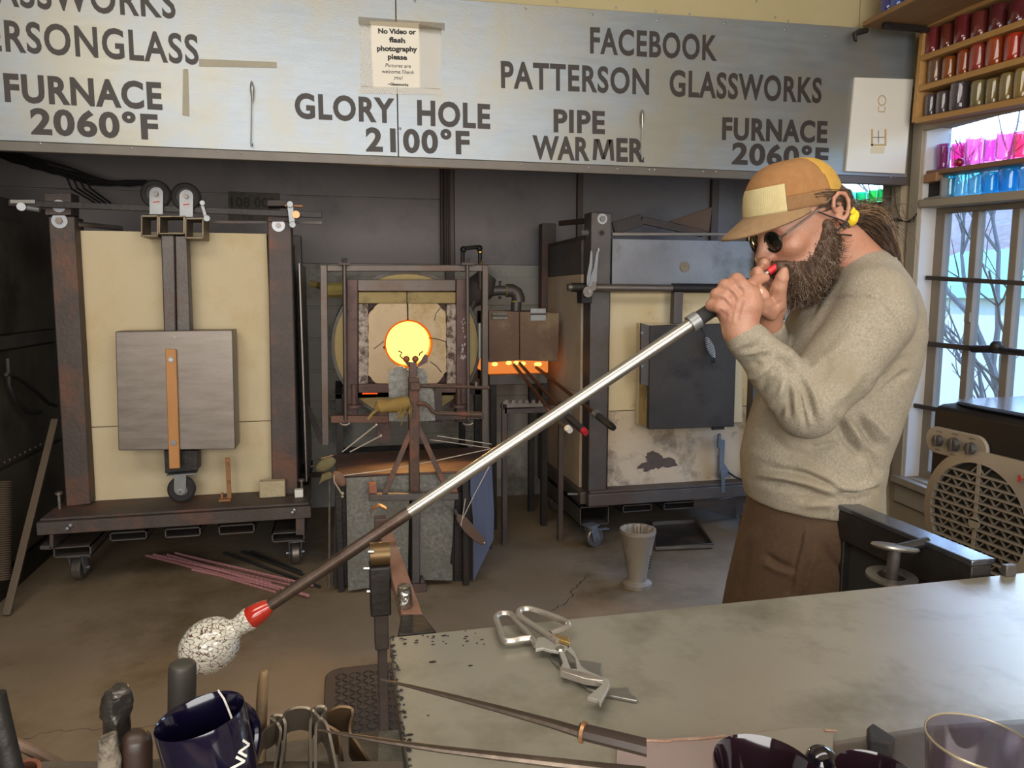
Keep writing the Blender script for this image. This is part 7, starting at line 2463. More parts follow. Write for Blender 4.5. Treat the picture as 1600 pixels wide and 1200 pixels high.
B.chain([J(1206, 492, df - 0.01), J(1193, 484, df - 0.03), J(1187, 473, df - 0.04), J(1185, 468, df - 0.04)], [rp_(9.5, df), rp_(8.5, df), rp_(8, df), rp_(6.5, df)], 0.004)
hand_lines = [([(1152, 472), (1143, 459), (1136, 452)], 2.6, -0.0030), ([(1142, 482), (1130, 468), (1122, 466)], 2.6, -0.0030), ([(1166, 464), (1154, 452), (1146, 444)], 2.6, -0.0028), ([(1172, 470), (1170, 452)], 3, -0.0025),
              ([(1146, 505), (1150, 485), (1154, 468)], 3.5, 0.0016), ([(1138, 503), (1140, 488)], 3.5, 0.0013), ([(1157, 500), (1163, 478)], 3.5, 0.0014), ([(1148, 498), (1156, 482), (1160, 470)], 2.5, -0.0012),
              ([(1140, 495), (1130, 490), (1124, 484)], 2.5, -0.0016), ([(1207, 470), (1215, 455)], 3, -0.0018), ([(1208, 480), (1222, 470)], 3, -0.0015), ([(1186, 447), (1186, 440)], 2, -0.001), ([(1178, 451), (1178, 441)], 2, -0.001)]
B.mesh('body', m_skin, man, 1, post=folds(hand_lines))
# finger nails
nl = MB()
for c, ax1, r in ((J(1189.5, 457, df - 0.045 - rp_(8, df) * 0.93), (0.3, 1), 0.0075), (J(1186, 469.5, df - 0.04 - rp_(6.5, df) * 0.93), (0.3, 1), 0.006)):
    nl.sphere(Vector(c), 1.0, 12, 8, Matrix(((RGT.x * r * 0.8, FWD.x * 0.002, 0), (RGT.y * r * 0.8, FWD.y * 0.002, 0), (-0.2 * r, 0, r * 1.15))))
nl.build('fingernails', mat('nail', '#c79a84', '#cfa68f', 5, 0.3), man)

# --- shirt
m_shirt = mat('oatmeal_jersey', '#7f7666', '#99907d', 170, 0.92, 0, 0.3, 260, detail=2, contrast=0.22, c3='#877c67', s3=5, t3=0.55)
slo = np.minimum.reduce([W1, W2, hip1, hip2]) - 0.2
shi = np.maximum.reduce([S1, S2]) + 0.2
T = Field(slo, shi, 0.0052)
rings = []
for y, xl_p, xr_p, dep in ((832, 1186, 1367, 0.178), (800, 1176, 1373, 0.182), (775, 1165, 1373, 0.184), (750, 1160, 1372, 0.184), (715, 1160, 1377, 0.183), (680, 1166, 1391, 0.182), (640, 1179, 1404, 0.182), (600, 1195, 1417, 0.185), (560, 1212, 1426, 0.188), (520, 1229, 1430, 0.188), (485, 1246, 1428, 0.18), (455, 1264, 1420, 0.155), (432, 1284, 1408, 0.115), (415, 1302, 1394, 0.085)):
    c = J((xl_p + xr_p) / 2, y)
    rings.append((c, rp_((xr_p - xl_p) / 2) * 0.985, dep))
T.loft(rings, 0.0, 2.25)
T.chain([J(1345, 436, 1.95), J(1366, 470, 1.80)], [0.085, 0.085], 0.04)
T.chain([J(1330, 440, 1.95), J(1342, 472, 2.09)], [0.085, 0.08], 0.04)
A = Field(slo, shi, 0.0052)
A.chain([S1 + np.array(RGT) * -0.005, S1 * 0.45 + E1 * 0.55, E1], [0.092, 0.084, 0.074], 0.02)
A.chain([E1, E1 * 0.5 + W1 * 0.5, W1 * 0.85 + E1 * 0.15, W1 * 1.03 - E1 * 0.03], [0.074, 0.060, 0.047, 0.042], 0.01)
A2 = Field(slo, shi, 0.0052)
A2.chain([S2, E2], [0.088, 0.066], 0.02)
A2.chain([E2, E2 * 0.4 + W2 * 0.6, W2 * 1.02 - E2 * 0.02], [0.066, 0.052, 0.040], 0.01)
full = tuple(slice(0, n) for n in T.a.shape)
T.merge(full, A2.a, 0.012)
T.merge(full, A.a, 0.014)
# cut the hem and the cuffs open
zh = J(1300, 824, 1.77)[2]
_, (X_, Y_, Z_) = T.box(slo, shi, 0)
uu = (X_ - hip[0]) * RGT.x + (Y_ - hip[1]) * RGT.y
hemd = (zh + 0.012 - 0.09 * uu - Z_).astype(np.float32)
T.a = np.maximum(T.a, hemd)
for w_, e_, dd in ((W1, E1, 0.004), (W2, E2, 0.004)):
    ax = (w_ - e_) / np.linalg.norm(w_ - e_)
    pl = ((X_ - w_[0]) * ax[0] + (Y_ - w_[1]) * ax[1] + (Z_ - w_[2]) * ax[2] - dd)
    near = np.sqrt((X_ - w_[0]) ** 2 + (Y_ - w_[1]) ** 2 + (Z_ - w_[2]) ** 2) < 0.11
    T.a = np.where(near, np.maximum(T.a, pl.astype(np.float32)), T.a)
cloth = [
    ([(1214, 551), (1246, 577)], 7, -0.016), ([(1246, 579), (1262, 614), (1270, 655)], 5, -0.010), ([(1252, 585), (1276, 625), (1284, 660)], 6, 0.006),
    ([(1240, 584), (1252, 626), (1260, 672)], 4, -0.007), ([(1231, 600), (1234, 650)], 4, -0.006), ([(1224, 590), (1222, 640)], 6, 0.005), ([(1244, 590), (1244, 650)], 5, 0.005),
    ([(1157, 546), (1180, 543), (1198, 535)], 5, -0.005), ([(1162, 562), (1190, 556), (1212, 556)], 5, -0.006), ([(1160, 554), (1190, 549), (1204, 545)], 4, 0.004), ([(1187, 610), (1200, 585), (1222, 568)], 5, -0.004), ([(1172, 585), (1200, 572)], 6, 0.004),
    ([(1140, 548), (1165, 536), (1188, 522)], 5, 0.004), ([(1146, 572), (1172, 566), (1190, 570)], 5, -0.005), ([(1158, 590), (1180, 590), (1204, 576)], 5, 0.005), ([(1178, 625), (1196, 606), (1214, 590)], 6, -0.005), ([(1196, 648), (1210, 628), (1224, 606)], 6, 0.005), ([(1212, 664), (1222, 640), (1228, 610)], 5, -0.005), ([(1290, 640), (1325, 610), (1352, 575)], 9, 0.004), ([(1275, 600), (1300, 570), (1330, 545)], 8, -0.005),
    ([(1134, 532), (1160, 519), (1183, 510)], 2.2, -0.0022), ([(1130, 524), (1180, 500)], 4, 0.002),
    ([(1365, 604), (1399, 573), (1420, 553)], 5, -0.010), ([(1375, 590), (1404, 570), (1424, 548)], 5, 0.006), ([(1372, 615), (1405, 590), (1420, 580)], 5, -0.006),
    ([(1288, 470), (1322, 464), (1352, 463), (1371, 469)], 2.2, -0.003), ([(1372, 470), (1392, 495), (1406, 524), (1415, 548)], 2.2, -0.003),
    ([(1318, 650), (1330, 668), (1346, 697)], 7, 0.012), ([(1305, 655), (1322, 690), (1350, 715)], 7, -0.010), ([(1345, 640), (1372, 668), (1387, 688)], 8, 0.010), ([(1340, 655), (1365, 690), (1372, 700)], 6, -0.012),
    ([(1185, 742), (1225, 745), (1262, 754), (1311, 771)], 7, 0.010), ([(1190, 752), (1230, 758), (1280, 772)], 6, -0.008), ([(1200, 730), (1262, 742), (1310, 765)], 6, -0.007), ([(1240, 722), (1290, 745), (1330, 768)], 8, 0.007),
    ([(1311, 771), (1340, 773), (1370, 763)], 5, -0.010), ([(1300, 760), (1345, 765), (1372, 752)], 7, 0.008), ([(1250, 781), (1275, 775), (1300, 778)], 5, -0.008), ([(1255, 790), (1285, 788), (1300, 790)], 6, 0.006),
    ([(1355, 700), (1366, 722), (1372, 745)], 7, -0.008), ([(1162, 700), (1200, 716), (1240, 730)], 10, 0.004), ([(1180, 660), (1230, 705), (1280, 720)], 10, -0.004),
    ([(1165, 772), (1200, 806), (1245, 818), (1300, 820)], 2.5, -0.003), ([(1168, 779), (1204, 812), (1250, 824), (1300, 826)], 3, 0.003),
    ([(1240, 545), (1220, 575)], 7, 0.004), ([(1290, 430), (1262, 470), (1246, 500)], 6, 0.004), ([(1300, 440), (1278, 470), (1262, 505)], 6, -0.004), ([(1330, 520), (1295, 565), (1262, 590)], 14, 0.005),
    ([(1300, 560), (1268, 592)], 6, -0.005), ([(1310, 690), (1280, 700), (1262, 697)], 6, -0.006),
]
fold_f = folds(cloth)
def shirt_post(V, N_):
    V = fold_f(V, N_)
    nz_ = np.array([noise.noise(Vector(v) * 14) for v in V[::1]]) if len(V) < 90000 else 0
    return V + N_ * (0.0025 * nz_)[:, None] if np.ndim(nz_) else V
T.mesh('shirt', m_shirt, man, 2, label='oatmeal long sleeved jersey shirt', post=shirt_post)
# ribbed collar
cb_ = MB()
pts = []
cC = Vector(J(1341, 419, 1.945))
for k in range(40):
    a = 2 * math.pi * k / 40
    pts.append(cC + RGT * (0.082 * math.cos(a)) + FWD * (0.090 * math.sin(a)) + UP * (0.022 * math.cos(a)))
cb_.tube(pts, 0.007, 8, closed=True)
cb_.build('shirt_collar', m_shirt, man)

# --- trousers and boots
m_pants = mat('brown_canvas', '#42301f', '#55402b', 90, 0.9, 0, 0.25, 200, detail=2, contrast=0.35, c3='#4a3624', s3=5, t3=0.55)
plo = np.minimum.reduce([foot1, foot2, hip2]) - 0.25
phi = np.maximum.reduce([hip1, hip2]) + np.array([0.25, 0.25, 0.2])
plo[2] = 0.02
P_ = Field(plo, phi, 0.0062)
P_.loft([(J(1238, 990), 0.172, 0.165), (J(1246, 930), 0.176, 0.172), (J(1256, 870), 0.172, 0.174), (J(1266, 815), 0.168, 0.168), (J(1268, 785), 0.164, 0.164), (J(1268, 765), 0.16, 0.16)], 0.0)
kk1, kk2 = kn1, kn2
P_.chain([hip1, kk1, foot1 + np.array([0, 0, 0.02])], [0.108, 0.096, 0.082], 0.06)
P_.chain([hip2, kk2, foot2 + np.array([0, 0, 0.02])], [0.106, 0.096, 0.082], 0.06)
pf = [([(1262, 822), (1258, 850), (1250, 880), (1244, 910)], 3, 0.004), ([(1254, 822), (1250, 850), (1243, 880), (1237, 910)], 2.2, -0.003), ([(1238, 888), (1215, 880), (1195, 866)], 5, -0.007), ([(1240, 898), (1215, 890), (1190, 878)], 6, 0.005),
      ([(1170, 850), (1160, 900), (1150, 930)], 7, -0.006), ([(1285, 850), (1300, 880), (1330, 900)], 8, -0.005), ([(1240, 905), (1232, 930)], 4, -0.005), ([(1326, 830), (1362, 840)], 3, -0.004), ([(1190, 820), (1165, 850), (1145, 900)], 8, 0.006), ([(1275, 860), (1262, 900), (1255, 930)], 7, 0.005)]
P_.mesh('trousers', m_pants, man, 2, label='brown canvas work trousers', post=folds(pf))
m_boot = mat('dark_boot', '#2a211c', '#352a24', 8, 0.6, 0, 0.1)
for ft in (foot1, foot2):
    Bo = Field(ft + np.array([-0.36, -0.25, -0.1]), ft + np.array([0.25, 0.25, 0.14]), 0.006)
    Bo.cone(ft + np.array([0, 0, -0.03]), ft + np.array([0, 0, 0.07]), 0.058, 0.056, 0.02)
    Bo.cone(ft + np.array([0, 0, -0.035]), ft - np.array(RGT) * 0.17 + np.array([0, 0, -0.045]), 0.052, 0.042, 0.03)
    _, (X2, Y2, Z2) = Bo.box(ft - 0.4, ft + 0.4, 0)
    Bo.a = np.maximum(Bo.a, (0.004 - Z2).astype(np.float32))
    Bo.mesh('boot', m_boot, man, 1)

# --- cap
cy_, cp_ = math.radians(18), math.radians(11.5)
cf = loc2w((-math.cos(cp_) * math.cos(cy_), -math.cos(cp_) * math.sin(cy_), -math.sin(cp_)))
cs_ = hs_
cu_ = -(cs_.cross(cf))
if cu_.z < 0:
    cu_ = -cu_
CO = Vector(J(1240, 327, DH))
RF_, RS_, RU_ = 0.131, 0.096, 0.121
def corduroy(name, c1, c2):
    m = mat(name, c1, c2, 40, 0.95, 0, 0.0, c3=None)
    N = m.node_tree.nodes
    L = m.node_tree.links
    uv = N.new('ShaderNodeUVMap')
    wv = N.new('ShaderNodeTexWave')
    wv.inputs['Scale'].default_value = 22
    wv.bands_direction = 'X'
    L.new(uv.outputs[0], wv.inputs['Vector'])
    bp = N.new('ShaderNodeBump')
    bp.inputs['Strength'].default_value = 0.5
    bp.inputs['Distance'].default_value = 0.003
    L.new(wv.outputs[0], bp.inputs['Height'])
    L.new(bp.outputs[0], N['Principled BSDF'].inputs['Normal'])
    return m
m_cb = corduroy('brown_corduroy', '#8c6136', '#9c7044')
m_cy = corduroy('yellow_corduroy', '#b08632', '#c0963f')
m_cc = corduroy('cream_corduroy', '#b8a878', '#c6b788')
m_cbr = corduroy('dark_brown_corduroy', '#7d5a38', '#8b6844')
nphi, nth = 180, 44
cap_root = None
cells = {'crown': [], 'front_panel': [], 'back_panel': [], 'band': []}
def cap_pt(i, j, off=0.0):
    ph = 2 * math.pi * i / nphi
    th = (math.pi / 2) * j / nth
    # flat-topped dome, straight low wall
    ce = max(0.0, math.cos(th)) ** 0.72
    se = math.sin(th) ** 0.92
    fx = math.cos(ph) * ce
    if fx > 0:
        fx = fx ** 0.94
    return CO + cf * ((RF_ + off) * fx) + cs_ * ((RS_ + off) * math.sin(ph) * ce) + cu_ * ((RU_ + off) * se), fx, th
for i in range(nphi):
    for j in range(nth):
        _, fx, th = cap_pt(i + 0.5, j + 0.5)
        if fx < -0.36 + 0.28 * (th / (math.pi / 2)):
            key = 'back_panel'
        elif math.cos(2 * math.pi * (i + 0.5) / nphi) > 0.60 and th < 0.52:
            key = 'front_panel'
        elif th < 0.24 and math.sin(2 * math.pi * (i + 0.5) / nphi) > 0:
            key = 'band'
        else:
            key = 'crown'
        cells[key].append((i, j))
def cap_piece(name, cl, m, parent, off):
    vs, fs, ids, uvs = [], [], {}, []
    def vid(i, j):
        k = (i % nphi, j)
        if k not in ids:
            ids[k] = len(vs)
            vs.append(cap_pt(i, j, off)[0])
        return ids[k]
    for i, j in cl:
        fs.append((vid(i, j), vid(i + 1, j), vid(i + 1, j + 1), vid(i, j + 1)))
        uvs += [(i / 45, j / 45), ((i + 1) / 45, j / 45), ((i + 1) / 45, (j + 1) / 45), (i / 45, (j + 1) / 45)]
    me = bpy.data.meshes.new(name)
    org = ORG[parent.name]
    me.from_pydata([tuple(v - org) for v in vs], [], fs)
    ul = me.uv_layers.new(name='UVMap')
    for k, u in enumerate(uvs):
        ul.data[k].uv = u
    me.polygons.foreach_set('use_smooth', [True] * len(me.polygons))
    me.materials.append(m)
    o = bpy.data.objects.new(name, me)
    COL.objects.link(o)
    o.parent = parent
    ORG[o.name] = org
    sd = o.modifiers.new('solid', 'SOLIDIFY')
    sd.thickness = 0.004
    sd.offset = -1
    return o
capo = cap_piece('cap', cells['crown'], m_cb, man, 0.0)
capo['label'] = 'patchwork corduroy cap in cream, brown and yellow'
cap_piece('front_panel', cells['front_panel'], m_cc, capo, 0.0012)['label'] = 'cream corduroy patch'
cap_piece('back_panel', cells['back_panel'], m_cy, capo, 0.0012)['label'] = 'yellow corduroy panel'
cap_piece('side_band', cells['band'], m_cbr, capo, 0.0008)['label'] = 'darker brown band'
# brim
bp_ = math.radians(40)
bf = loc2w((-math.cos(bp_) * math.cos(cy_), -math.cos(bp_) * math.sin(cy_), -math.sin(bp_)))
br = MB()
na, nb_ = 30, 8
for i in range(na + 1):
    t = -1 + 2 * i / na
    ph = t * math.radians(76)
    base = CO + cf * (RF_ * 0.985 * math.cos(ph)) + cs_ * (RS_ * 0.985 * math.sin(ph)) + cu_ * 0.004
    Lb = 0.088 * max(0.0, 1 - abs(t) ** 2.4) ** 0.7 + 0.001
    for j in range(nb_ + 1):
        s = j / nb_
        br.v.append(base + bf * (Lb * s) + cs_ * (0.012 * t * s) - cu_ * (0.012 * t * t * s))
for i in range(na):
    for j in range(nb_):
        a = i * (nb_ + 1) + j
        br.f.append((a, a + 1, a + nb_ + 2, a + nb_ + 1))
bro = br.build('brim', mat('brown_brim', '#7c6142', '#8b6f4e', 60, 0.95, 0, 0.1, 90), capo)
sd = bro.modifiers.new('solid', 'SOLIDIFY')
sd.thickness = 0.006
sd.offset = -1

# --- sunglasses with a cord
m_lens = mat('dark_lens', '#0c0f0a', '#11140e', 4, 0.06, 0, 0, coat=0.7)
m_fr = mat('black_frame', '#171512', '#1e1b17', 5, 0.3)
sg = None
for s in (1, -1):
    c = Vector(Hd(0.132, s * 0.035, -0.026))
    ax = (hf + hs_ * (0.18 * s)).normalized()
    b = MB().lathe([(0.0, 0.004), (0.012, 0.003), (0.0235, 0.0), (0.0235, -0.002), (0.0, 0.0)], c, ax, 28)
    if sg is None:
        b2 = MB().tube([Vector(Hd(0.137, 0.014, -0.022)), Vector(Hd(0.141, 0, -0.017)), Vector(Hd(0.137, -0.014, -0.022))], 0.0025, 8)
        sg = b2.build('sunglasses', m_fr, man, label='round dark sunglasses with a thin black cord')
    b.build('lens', m_lens, sg)
    _, u_, v_ = perp(ax)
    MB().tube([c + (u_ * math.cos(2 * math.pi * k / 28) + v_ * math.sin(2 * math.pi * k / 28)) * 0.0245 for k in range(28)], 0.0026, 8, closed=True).build('rim', m_fr, sg)
    MB().tube([Vector(Hd(0.126, s * 0.060, -0.018)), Vector(Hd(0.118, s * 0.074, -0.012)), Vector(Hd(0.05, s * 0.083, 0.004)), Vector(Hd(-0.015, s * 0.088, 0.024)), Vector(Hd(-0.04, s * 0.09, 0.018))], 0.0022, 8).build('temple', M['steel_grey'], sg)
    # leather side piece
MB().tube(smooth_path([Vector(Hd(0.03, 0.090, 0.008)), Vector(Hd(0.008, 0.102, -0.014)), Vector(Hd(-0.02, 0.108, -0.040)), Vector(J(1304, 364, 1.79)), Vector(J(1322, 367, 1.825)), Vector(J(1338, 368, 1.89))], 5), 0.002, 6).build('cord', M['wire_black'], sg)

# --- hair and beard
m_hair = mat('brown_hair', '#33251c', '#4a382a', 30, 0.55, 0, 0.3, 90, c3='#5d4836', s3=20, t3=0.55)
m_beard = mat('greying_beard', '#402b1c', '#553d29', 26, 0.65, 0, 0.5, 70, c3='#62503d', s3=14, t3=0.6)
hl = Field(np.array(HO) - 0.35, np.array(HO) + 0.3, 0.005)
hl.ell(Hd(-0.02, 0, 0.0), (0.104, 0.0855, 0.085), HAX, 0.01)
hl.ell(Hd(-0.085, 0, -0.035), (0.055, 0.066, 0.06), HAX, 0.03)
hl.ell(Hd(0.055, 0, -0.03), (0.12, 0.13, 0.095), HAX, 0.008, 'sub')
for s in (1, -1):
    hl.ell(Hd(-0.030, s * 0.09, -0.008), (0.032, 0.03, 0.042), HAX, 0.006, 'sub')
hair = hl.mesh('hair', m_hair, man, 1, label='long brown hair tied in a ponytail')
pt_ = [J(1326, 338, 1.90), J(1342, 340, 1.905), J(1360, 348, 1.92), J(1376, 366, 1.93), J(1388, 385, 1.935), J(1398, 402, 1.935), J(1406, 416, 1.935)]
pr = [0.022, 0.03, 0.036, 0.033, 0.026, 0.016, 0.006]
PT = Field(np.min(pt_, axis=0) - 0.08, np.max(pt_, axis=0) + 0.08, 0.005)
PT.chain(pt_, [r * 0.8 for r in pr], 0.01)
PT.mesh('ponytail', m_hair, hair, 1)
rnd = random.Random(21)
def strand(b, pts, r0, r1):
    n = len(pts)
    b.tube(pts, [r0 + (r1 - r0) * i / (n - 1) for i in range(n)], 4, caps=False)
hb = MB()
for k in range(420):
    ph, rr = rnd.uniform(0, 2 * math.pi), math.sqrt(rnd.random())
    wob = rnd.uniform(0.8, 1.6)
    pts = []
    st = 0 if rnd.random() < 0.75 else 1
    for i in range(st, len(pt_)):
        c = Vector(pt_[i])
        r = pr[i] * rr * (wob if i < 5 else 1.2)
        pts.append(c + UP * (math.cos(ph) * r) + FWD * (math.sin(ph) * r) + Vector((rnd.uniform(-1, 1), rnd.uniform(-1, 1), rnd.uniform(-1, 1))) * 0.006)
    cut = rnd.randint(4, len(pts))
    strand(hb, smooth_path(pts[:cut], 3), 0.0011, 0.0004)
for k in range(90):      # loose fly-away strands
    a = Vector(pt_[rnd.randint(0, 2)])
    e = a + RGT * rnd.uniform(0.03, 0.10) + UP * rnd.uniform(-0.05, 0.05) + FWD * rnd.uniform(-0.03, 0.03)
    strand(hb, smooth_path([a, a.lerp(e, 0.4) + UP * rnd.uniform(0.0, 0.03), e, e + RGT * 0.015 - UP * rnd.uniform(0.0, 0.05)], 3), 0.0008, 0.0003)
hb.build('ponytail_strands', m_hair, hair, kind='stuff')
hb3 = MB()
for k in range(130):
    ph, rr = rnd.uniform(-1.2, 1.4), rnd.uniform(0.7, 1.15)
    pts = []
    for i in range(0, len(pt_)):
        c = Vector(pt_[i])
        pts.append(c + (UP * math.cos(ph) + RGT * math.cos(ph) * 0.6 - FWD * math.sin(ph)).normalized() * (pr[i] * rr + 0.002) + Vector((rnd.uniform(-1, 1), rnd.uniform(-1, 1), rnd.uniform(-1, 1))) * 0.005)
    strand(hb3, smooth_path(pts[:rnd.randint(3, 7)], 3), 0.001, 0.0004)
hb3.build('fair_strands', mat('sun_bleached_hair', '#7a6045', '#97795a', 20, 0.55), hair, kind='stuff')
hs2 = MB()
for k in range(160):     # combed hair above and behind the ear
    u = rnd.uniform(-0.07, 0.05)
    a0 = rnd.uniform(-0.02, 0.03) if u > 0 else rnd.uniform(-0.07, -0.04)
    p = Vector(Hd(a0, 0.088 - max(0, -u) * 0.35, u))
    q = Vector(Hd(-0.09, 0.074 - max(0, -u) * 0.3, u * 0.5 - 0.005))
    e = Vector(pt_[0]) + Vector((rnd.uniform(-1, 1), rnd.uniform(-1, 1), rnd.uniform(-1, 1))) * 0.015
    strand(hs2, smooth_path([p, p.lerp(q, 0.5) + hs_ * 0.004, q, e], 3), 0.001, 0.0006)
hs2.build('combed_strands', m_hair, hair, kind='stuff')
sc2 = MB()
for k, (c, r) in enumerate(((J(1328, 331, 1.865), 0.014), (J(1332, 337, 1.87), 0.016), (J(1329, 342, 1.87), 0.018), (J(1326, 336, 1.93), 0.016), (J(1324, 344, 1.92), 0.015), (J(1330, 326, 1.90), 0.014))):
    sc2.sphere(Vector(c), r, 12, 8)
sc2.build('hair_tie', mat('yellow_cloth', '#d3b41c', '#e2c42c', 20, 0.8, 0, 0.4, 60), hair)
bd2 = Field(np.array(HO) - 0.32, np.array(HO) + 0.25, 0.005)
bd2.ell(Hd(0.055, 0, -0.125), (0.075, 0.072, 0.065), HAX, 0.02)
bd2.ell(J(1250, 422, DH), (0.068, 0.064, 0.078), (RGT, FWD, UP), 0.03)
bd2.ell(J(1270, 392, DH), (0.040, 0.078, 0.05), (RGT, FWD, UP), 0.03)
bd2.ell(J(1238, 448, DH), (0.036, 0.045, 0.034), (RGT, FWD, UP), 0.025)
bd2.ell(J(1272, 418, DH), (0.045, 0.055, 0.04), (RGT, FWD, UP), 0.03)
for s in (1, -1):
    bd2.chain([Hd(0.004, s * 0.078, -0.03), Hd(0.010, s * 0.078, -0.07), Hd(0.03, s * 0.066, -0.10)], [0.012, 0.018, 0.024], 0.02)
    bd2.chain([Hd(0.142, s * 0.004, -0.082), Hd(0.128, s * 0.03, -0.092), Hd(0.10, s * 0.05, -0.11)], [0.012, 0.015, 0.018], 0.015)
def hairy(V, N_):
    d = np.array([noise.fractal(Vector(v) * 38, 0.8, 2.0, 3) for v in V])
    return V + N_ * (0.004 * d)[:, None]
beard = bd2.mesh('beard', m_beard, man, 1, label='full brown beard turning grey', post=hairy)
BV = np.empty(len(beard.data.vertices) * 3, np.float32)
beard.data.vertices.foreach_get('co', BV)
BV = BV.reshape(-1, 3)
BN = np.empty(len(beard.data.vertices) * 3, np.float32)
beard.data.vertices.foreach_get('normal', BN)
BN = BN.reshape(-1, 3)
org = np.array(ORG[man.name])
fb = MB()
fb2 = MB()
dirc = (hf * -0.1 - hu * 0.9 + UP * -0.2).normalized()
for k in range(4200):
    i = rnd.randrange(len(BV))
    p = Vector(BV[i] + org)
    nrm = Vector(BN[i])
    if nrm.dot(hf) > 0.75 and (p - HO).dot(hu) > -0.1:
        continue
    Ls = rnd.uniform(0.010, 0.034)
    d = (dirc + nrm * 0.5 + Vector((rnd.uniform(-1, 1), rnd.uniform(-1, 1), rnd.uniform(-1, 1))) * 0.35).normalized()
    sw = Vector((rnd.uniform(-1, 1), rnd.uniform(-1, 1), rnd.uniform(-1, 1))) * 0.9
    pts = [p - nrm * 0.003, p + d * Ls * 0.35 + nrm * 0.003, p + (d + sw * 0.4).normalized() * Ls * 0.7, p + (d + sw).normalized() * Ls]
    strand(fb2 if rnd.random() < 0.16 else fb, pts, 0.0008, 0.0003)
fb.build('beard_strands', m_beard, beard, kind='stuff')
fb2.build('grey_beard_strands', mat('grey_hair', '#75685a', '#8a7d6e', 20, 0.6), beard, kind='stuff')

# ------------------------------------------------------------------ the blowpipe he holds, with the gather of glass at its end
PA, PR_ = PD(1213, 417, 1.845), PD(604, 824, 1.705)
pdir = (PR_ - PA).normalized()
def on_pipe(px):
    t0, t1 = -0.2, 3.0
    for _ in range(50):
        tm = (t0 + t1) / 2
        q = ROT.transposed() @ (PA + pdir * tm - CAM)
        x = 800 + F_PX * q.x / -q.z
        if x > px:
            t0 = tm
        else:
            t1 = tm
    return PA + pdir * t0
bpz = thing('blowpipe', tuple(on_pipe(800)), 'long steel blowpipe with a white flecked gather of glass, held to his mouth', 'pipe')
m_pipe = mat('polished_pipe_steel', '#a8a49c', '#bab6ad', 5, 0.3, 0.9, 0.03, 60)
m_pipe2 = mat('heat_darkened_pipe', '#57483f', '#6e5f55', 6, 0.42, 0.75, 0.08, 50, c3='#4a352b', s3=7, t3=0.58)
def seg(px0, px1, r, m, name, n=20, r2=None, lab=None):
    return MB().cyl(on_pipe(px0), on_pipe(px1), r, r2, n).build(name, m, bpz, label=lab)
rp0 = 0.0152
seg(1215, 1200, 0.0095, mat('red_mouthpiece', '#c8242a', '#d43238', 6, 0.4), 'mouthpiece_tip', lab='red mouthpiece tip')
seg(1200, 1170, 0.0068, M['steel_bright'], 'mouthpiece')
seg(1172, 1088, 0.0185, M['rubber'], 'grip', lab='black rubber grip')
seg(1091, 1078, 0.0215, M['zinc'], 'collar', lab='bright steel collar')
seg(1080, 640, rp0, m_pipe, 'tube')
seg(641, 404, rp0 * 1.0, m_pipe2, 'hot_tube', r2=rp0 * 0.95, lab='heat darkened end of the tube')
e0 = on_pipe(421)
sc_ = (on_pipe(350) - CAM).dot(FWD) / F_PX      # metres per pixel here
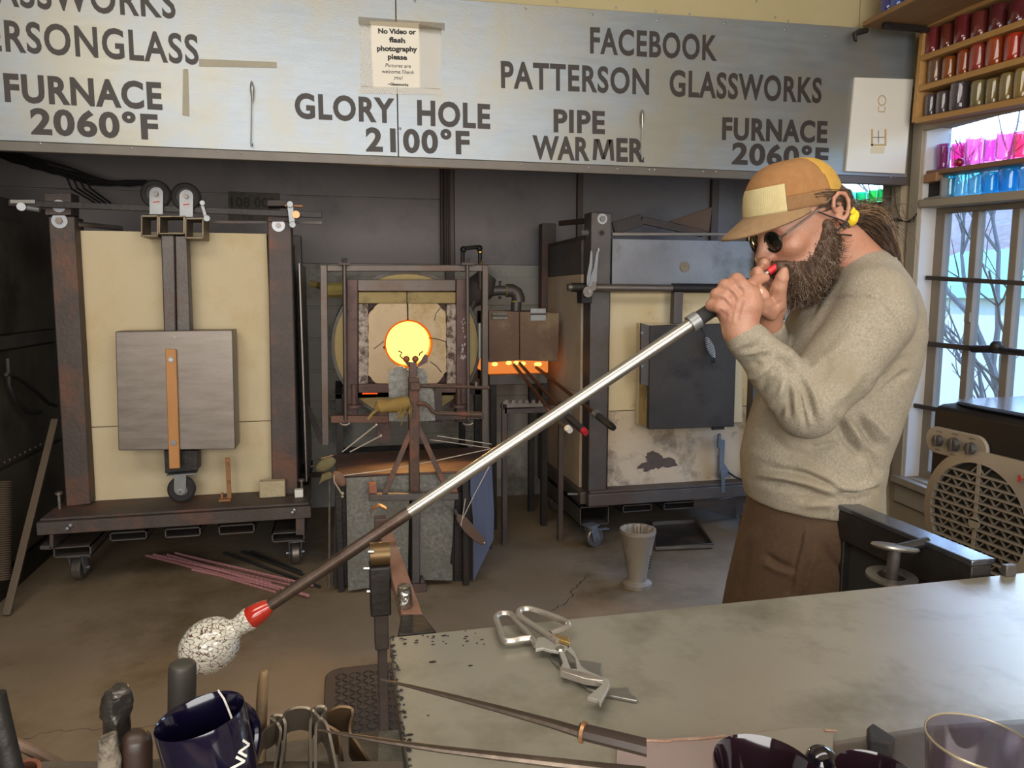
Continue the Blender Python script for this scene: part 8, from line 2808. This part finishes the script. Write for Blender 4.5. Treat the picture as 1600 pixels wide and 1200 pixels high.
# flecked white glass
m_gl = bpy.data.materials.new('flecked_glass')
m_gl.use_nodes = True
N = m_gl.node_tree.nodes
L = m_gl.node_tree.links
tc = N.new('ShaderNodeTexCoord')
mp = N.new('ShaderNodeMapping')
mp.inputs['Rotation'].default_value = (0, math.radians(35), 0)
mp.inputs['Scale'].default_value = (34, 34, 62)
L.new(tc.outputs['Object'], mp.inputs['Vector'])
vo = N.new('ShaderNodeTexVoronoi')
vo.feature = 'DISTANCE_TO_EDGE'
vo.inputs['Scale'].default_value = 1.7
nz2 = N.new('ShaderNodeTexNoise')
nz2.inputs['Scale'].default_value = 1.2
L.new(mp.outputs[0], nz2.inputs['Vector'])
mxv = N.new('ShaderNodeMix')
mxv.data_type = 'RGBA'
mxv.inputs['Factor'].default_value = 0.35
L.new(mp.outputs[0], mxv.inputs['A'])
L.new(nz2.outputs['Color'], mxv.inputs['B'])
add = N.new('ShaderNodeVectorMath')
add.operation = 'MULTIPLY_ADD'
L.new(nz2.outputs['Color'], add.inputs[0])
add.inputs[1].default_value = (1.2, 1.2, 1.2)
L.new(mp.outputs[0], add.inputs[2])
L.new(add.outputs[0], vo.inputs['Vector'])
rp = N.new('ShaderNodeValToRGB')
rp.color_ramp.elements[0].color = lin('#5a3a34')
rp.color_ramp.elements[0].position = 0.02
rp.color_ramp.elements[1].color = lin('#d2cfc0')
rp.color_ramp.elements[1].position = 0.075
L.new(vo.outputs['Distance'], rp.inputs[0])
L.new(rp.outputs[0], N['Principled BSDF'].inputs['Base Color'])
N['Principled BSDF'].inputs['Roughness'].default_value = 0.12
N['Principled BSDF'].inputs['Coat Weight'].default_value = 0.4
tt0 = e0
def gp(px_dist, r_px):
    return (r_px * sc_, px_dist * sc_)
# distance along the axis in picture pixels from the pipe end (at px 428)
red = [(0.0, -2), (10, -2), (13, 4), (16, 14), (18, 24), (18.5, 34), (17, 42)]
b = MB().lathe([gp(z, r) for r, z in red], e0, pdir, 28)
b.build('red_glass', mat('hot_red_glass', '#a82418', '#c43a26', 8, 0.08, 0, coat=0.8), bpz, label='glossy red glass at the pipe end')
wh_ = [(15.5, 33), (18.8, 37), (18.5, 46), (16.5, 56), (16, 63), (20, 70), (32, 80), (40, 94), (43.5, 110), (43, 124), (38, 140), (29, 153), (16, 161), (0, 164)]
b = MB()
lst = [Vector((z, r, 0)) for r, z in wh_]
lst = smooth_path(lst, 4)
b.lathe([gp(v.x, max(0.0, v.y)) for v in lst], e0, pdir, 44)
for v in b.v:
    v += Vector((noise.noise(v * 120), noise.noise(v * 120 + Vector((5, 0, 0))), noise.noise(v * 120 + Vector((0, 5, 0))))) * 0.0012
b.build('glass_gather', m_gl, bpz, label='white flecked bulb of glass')
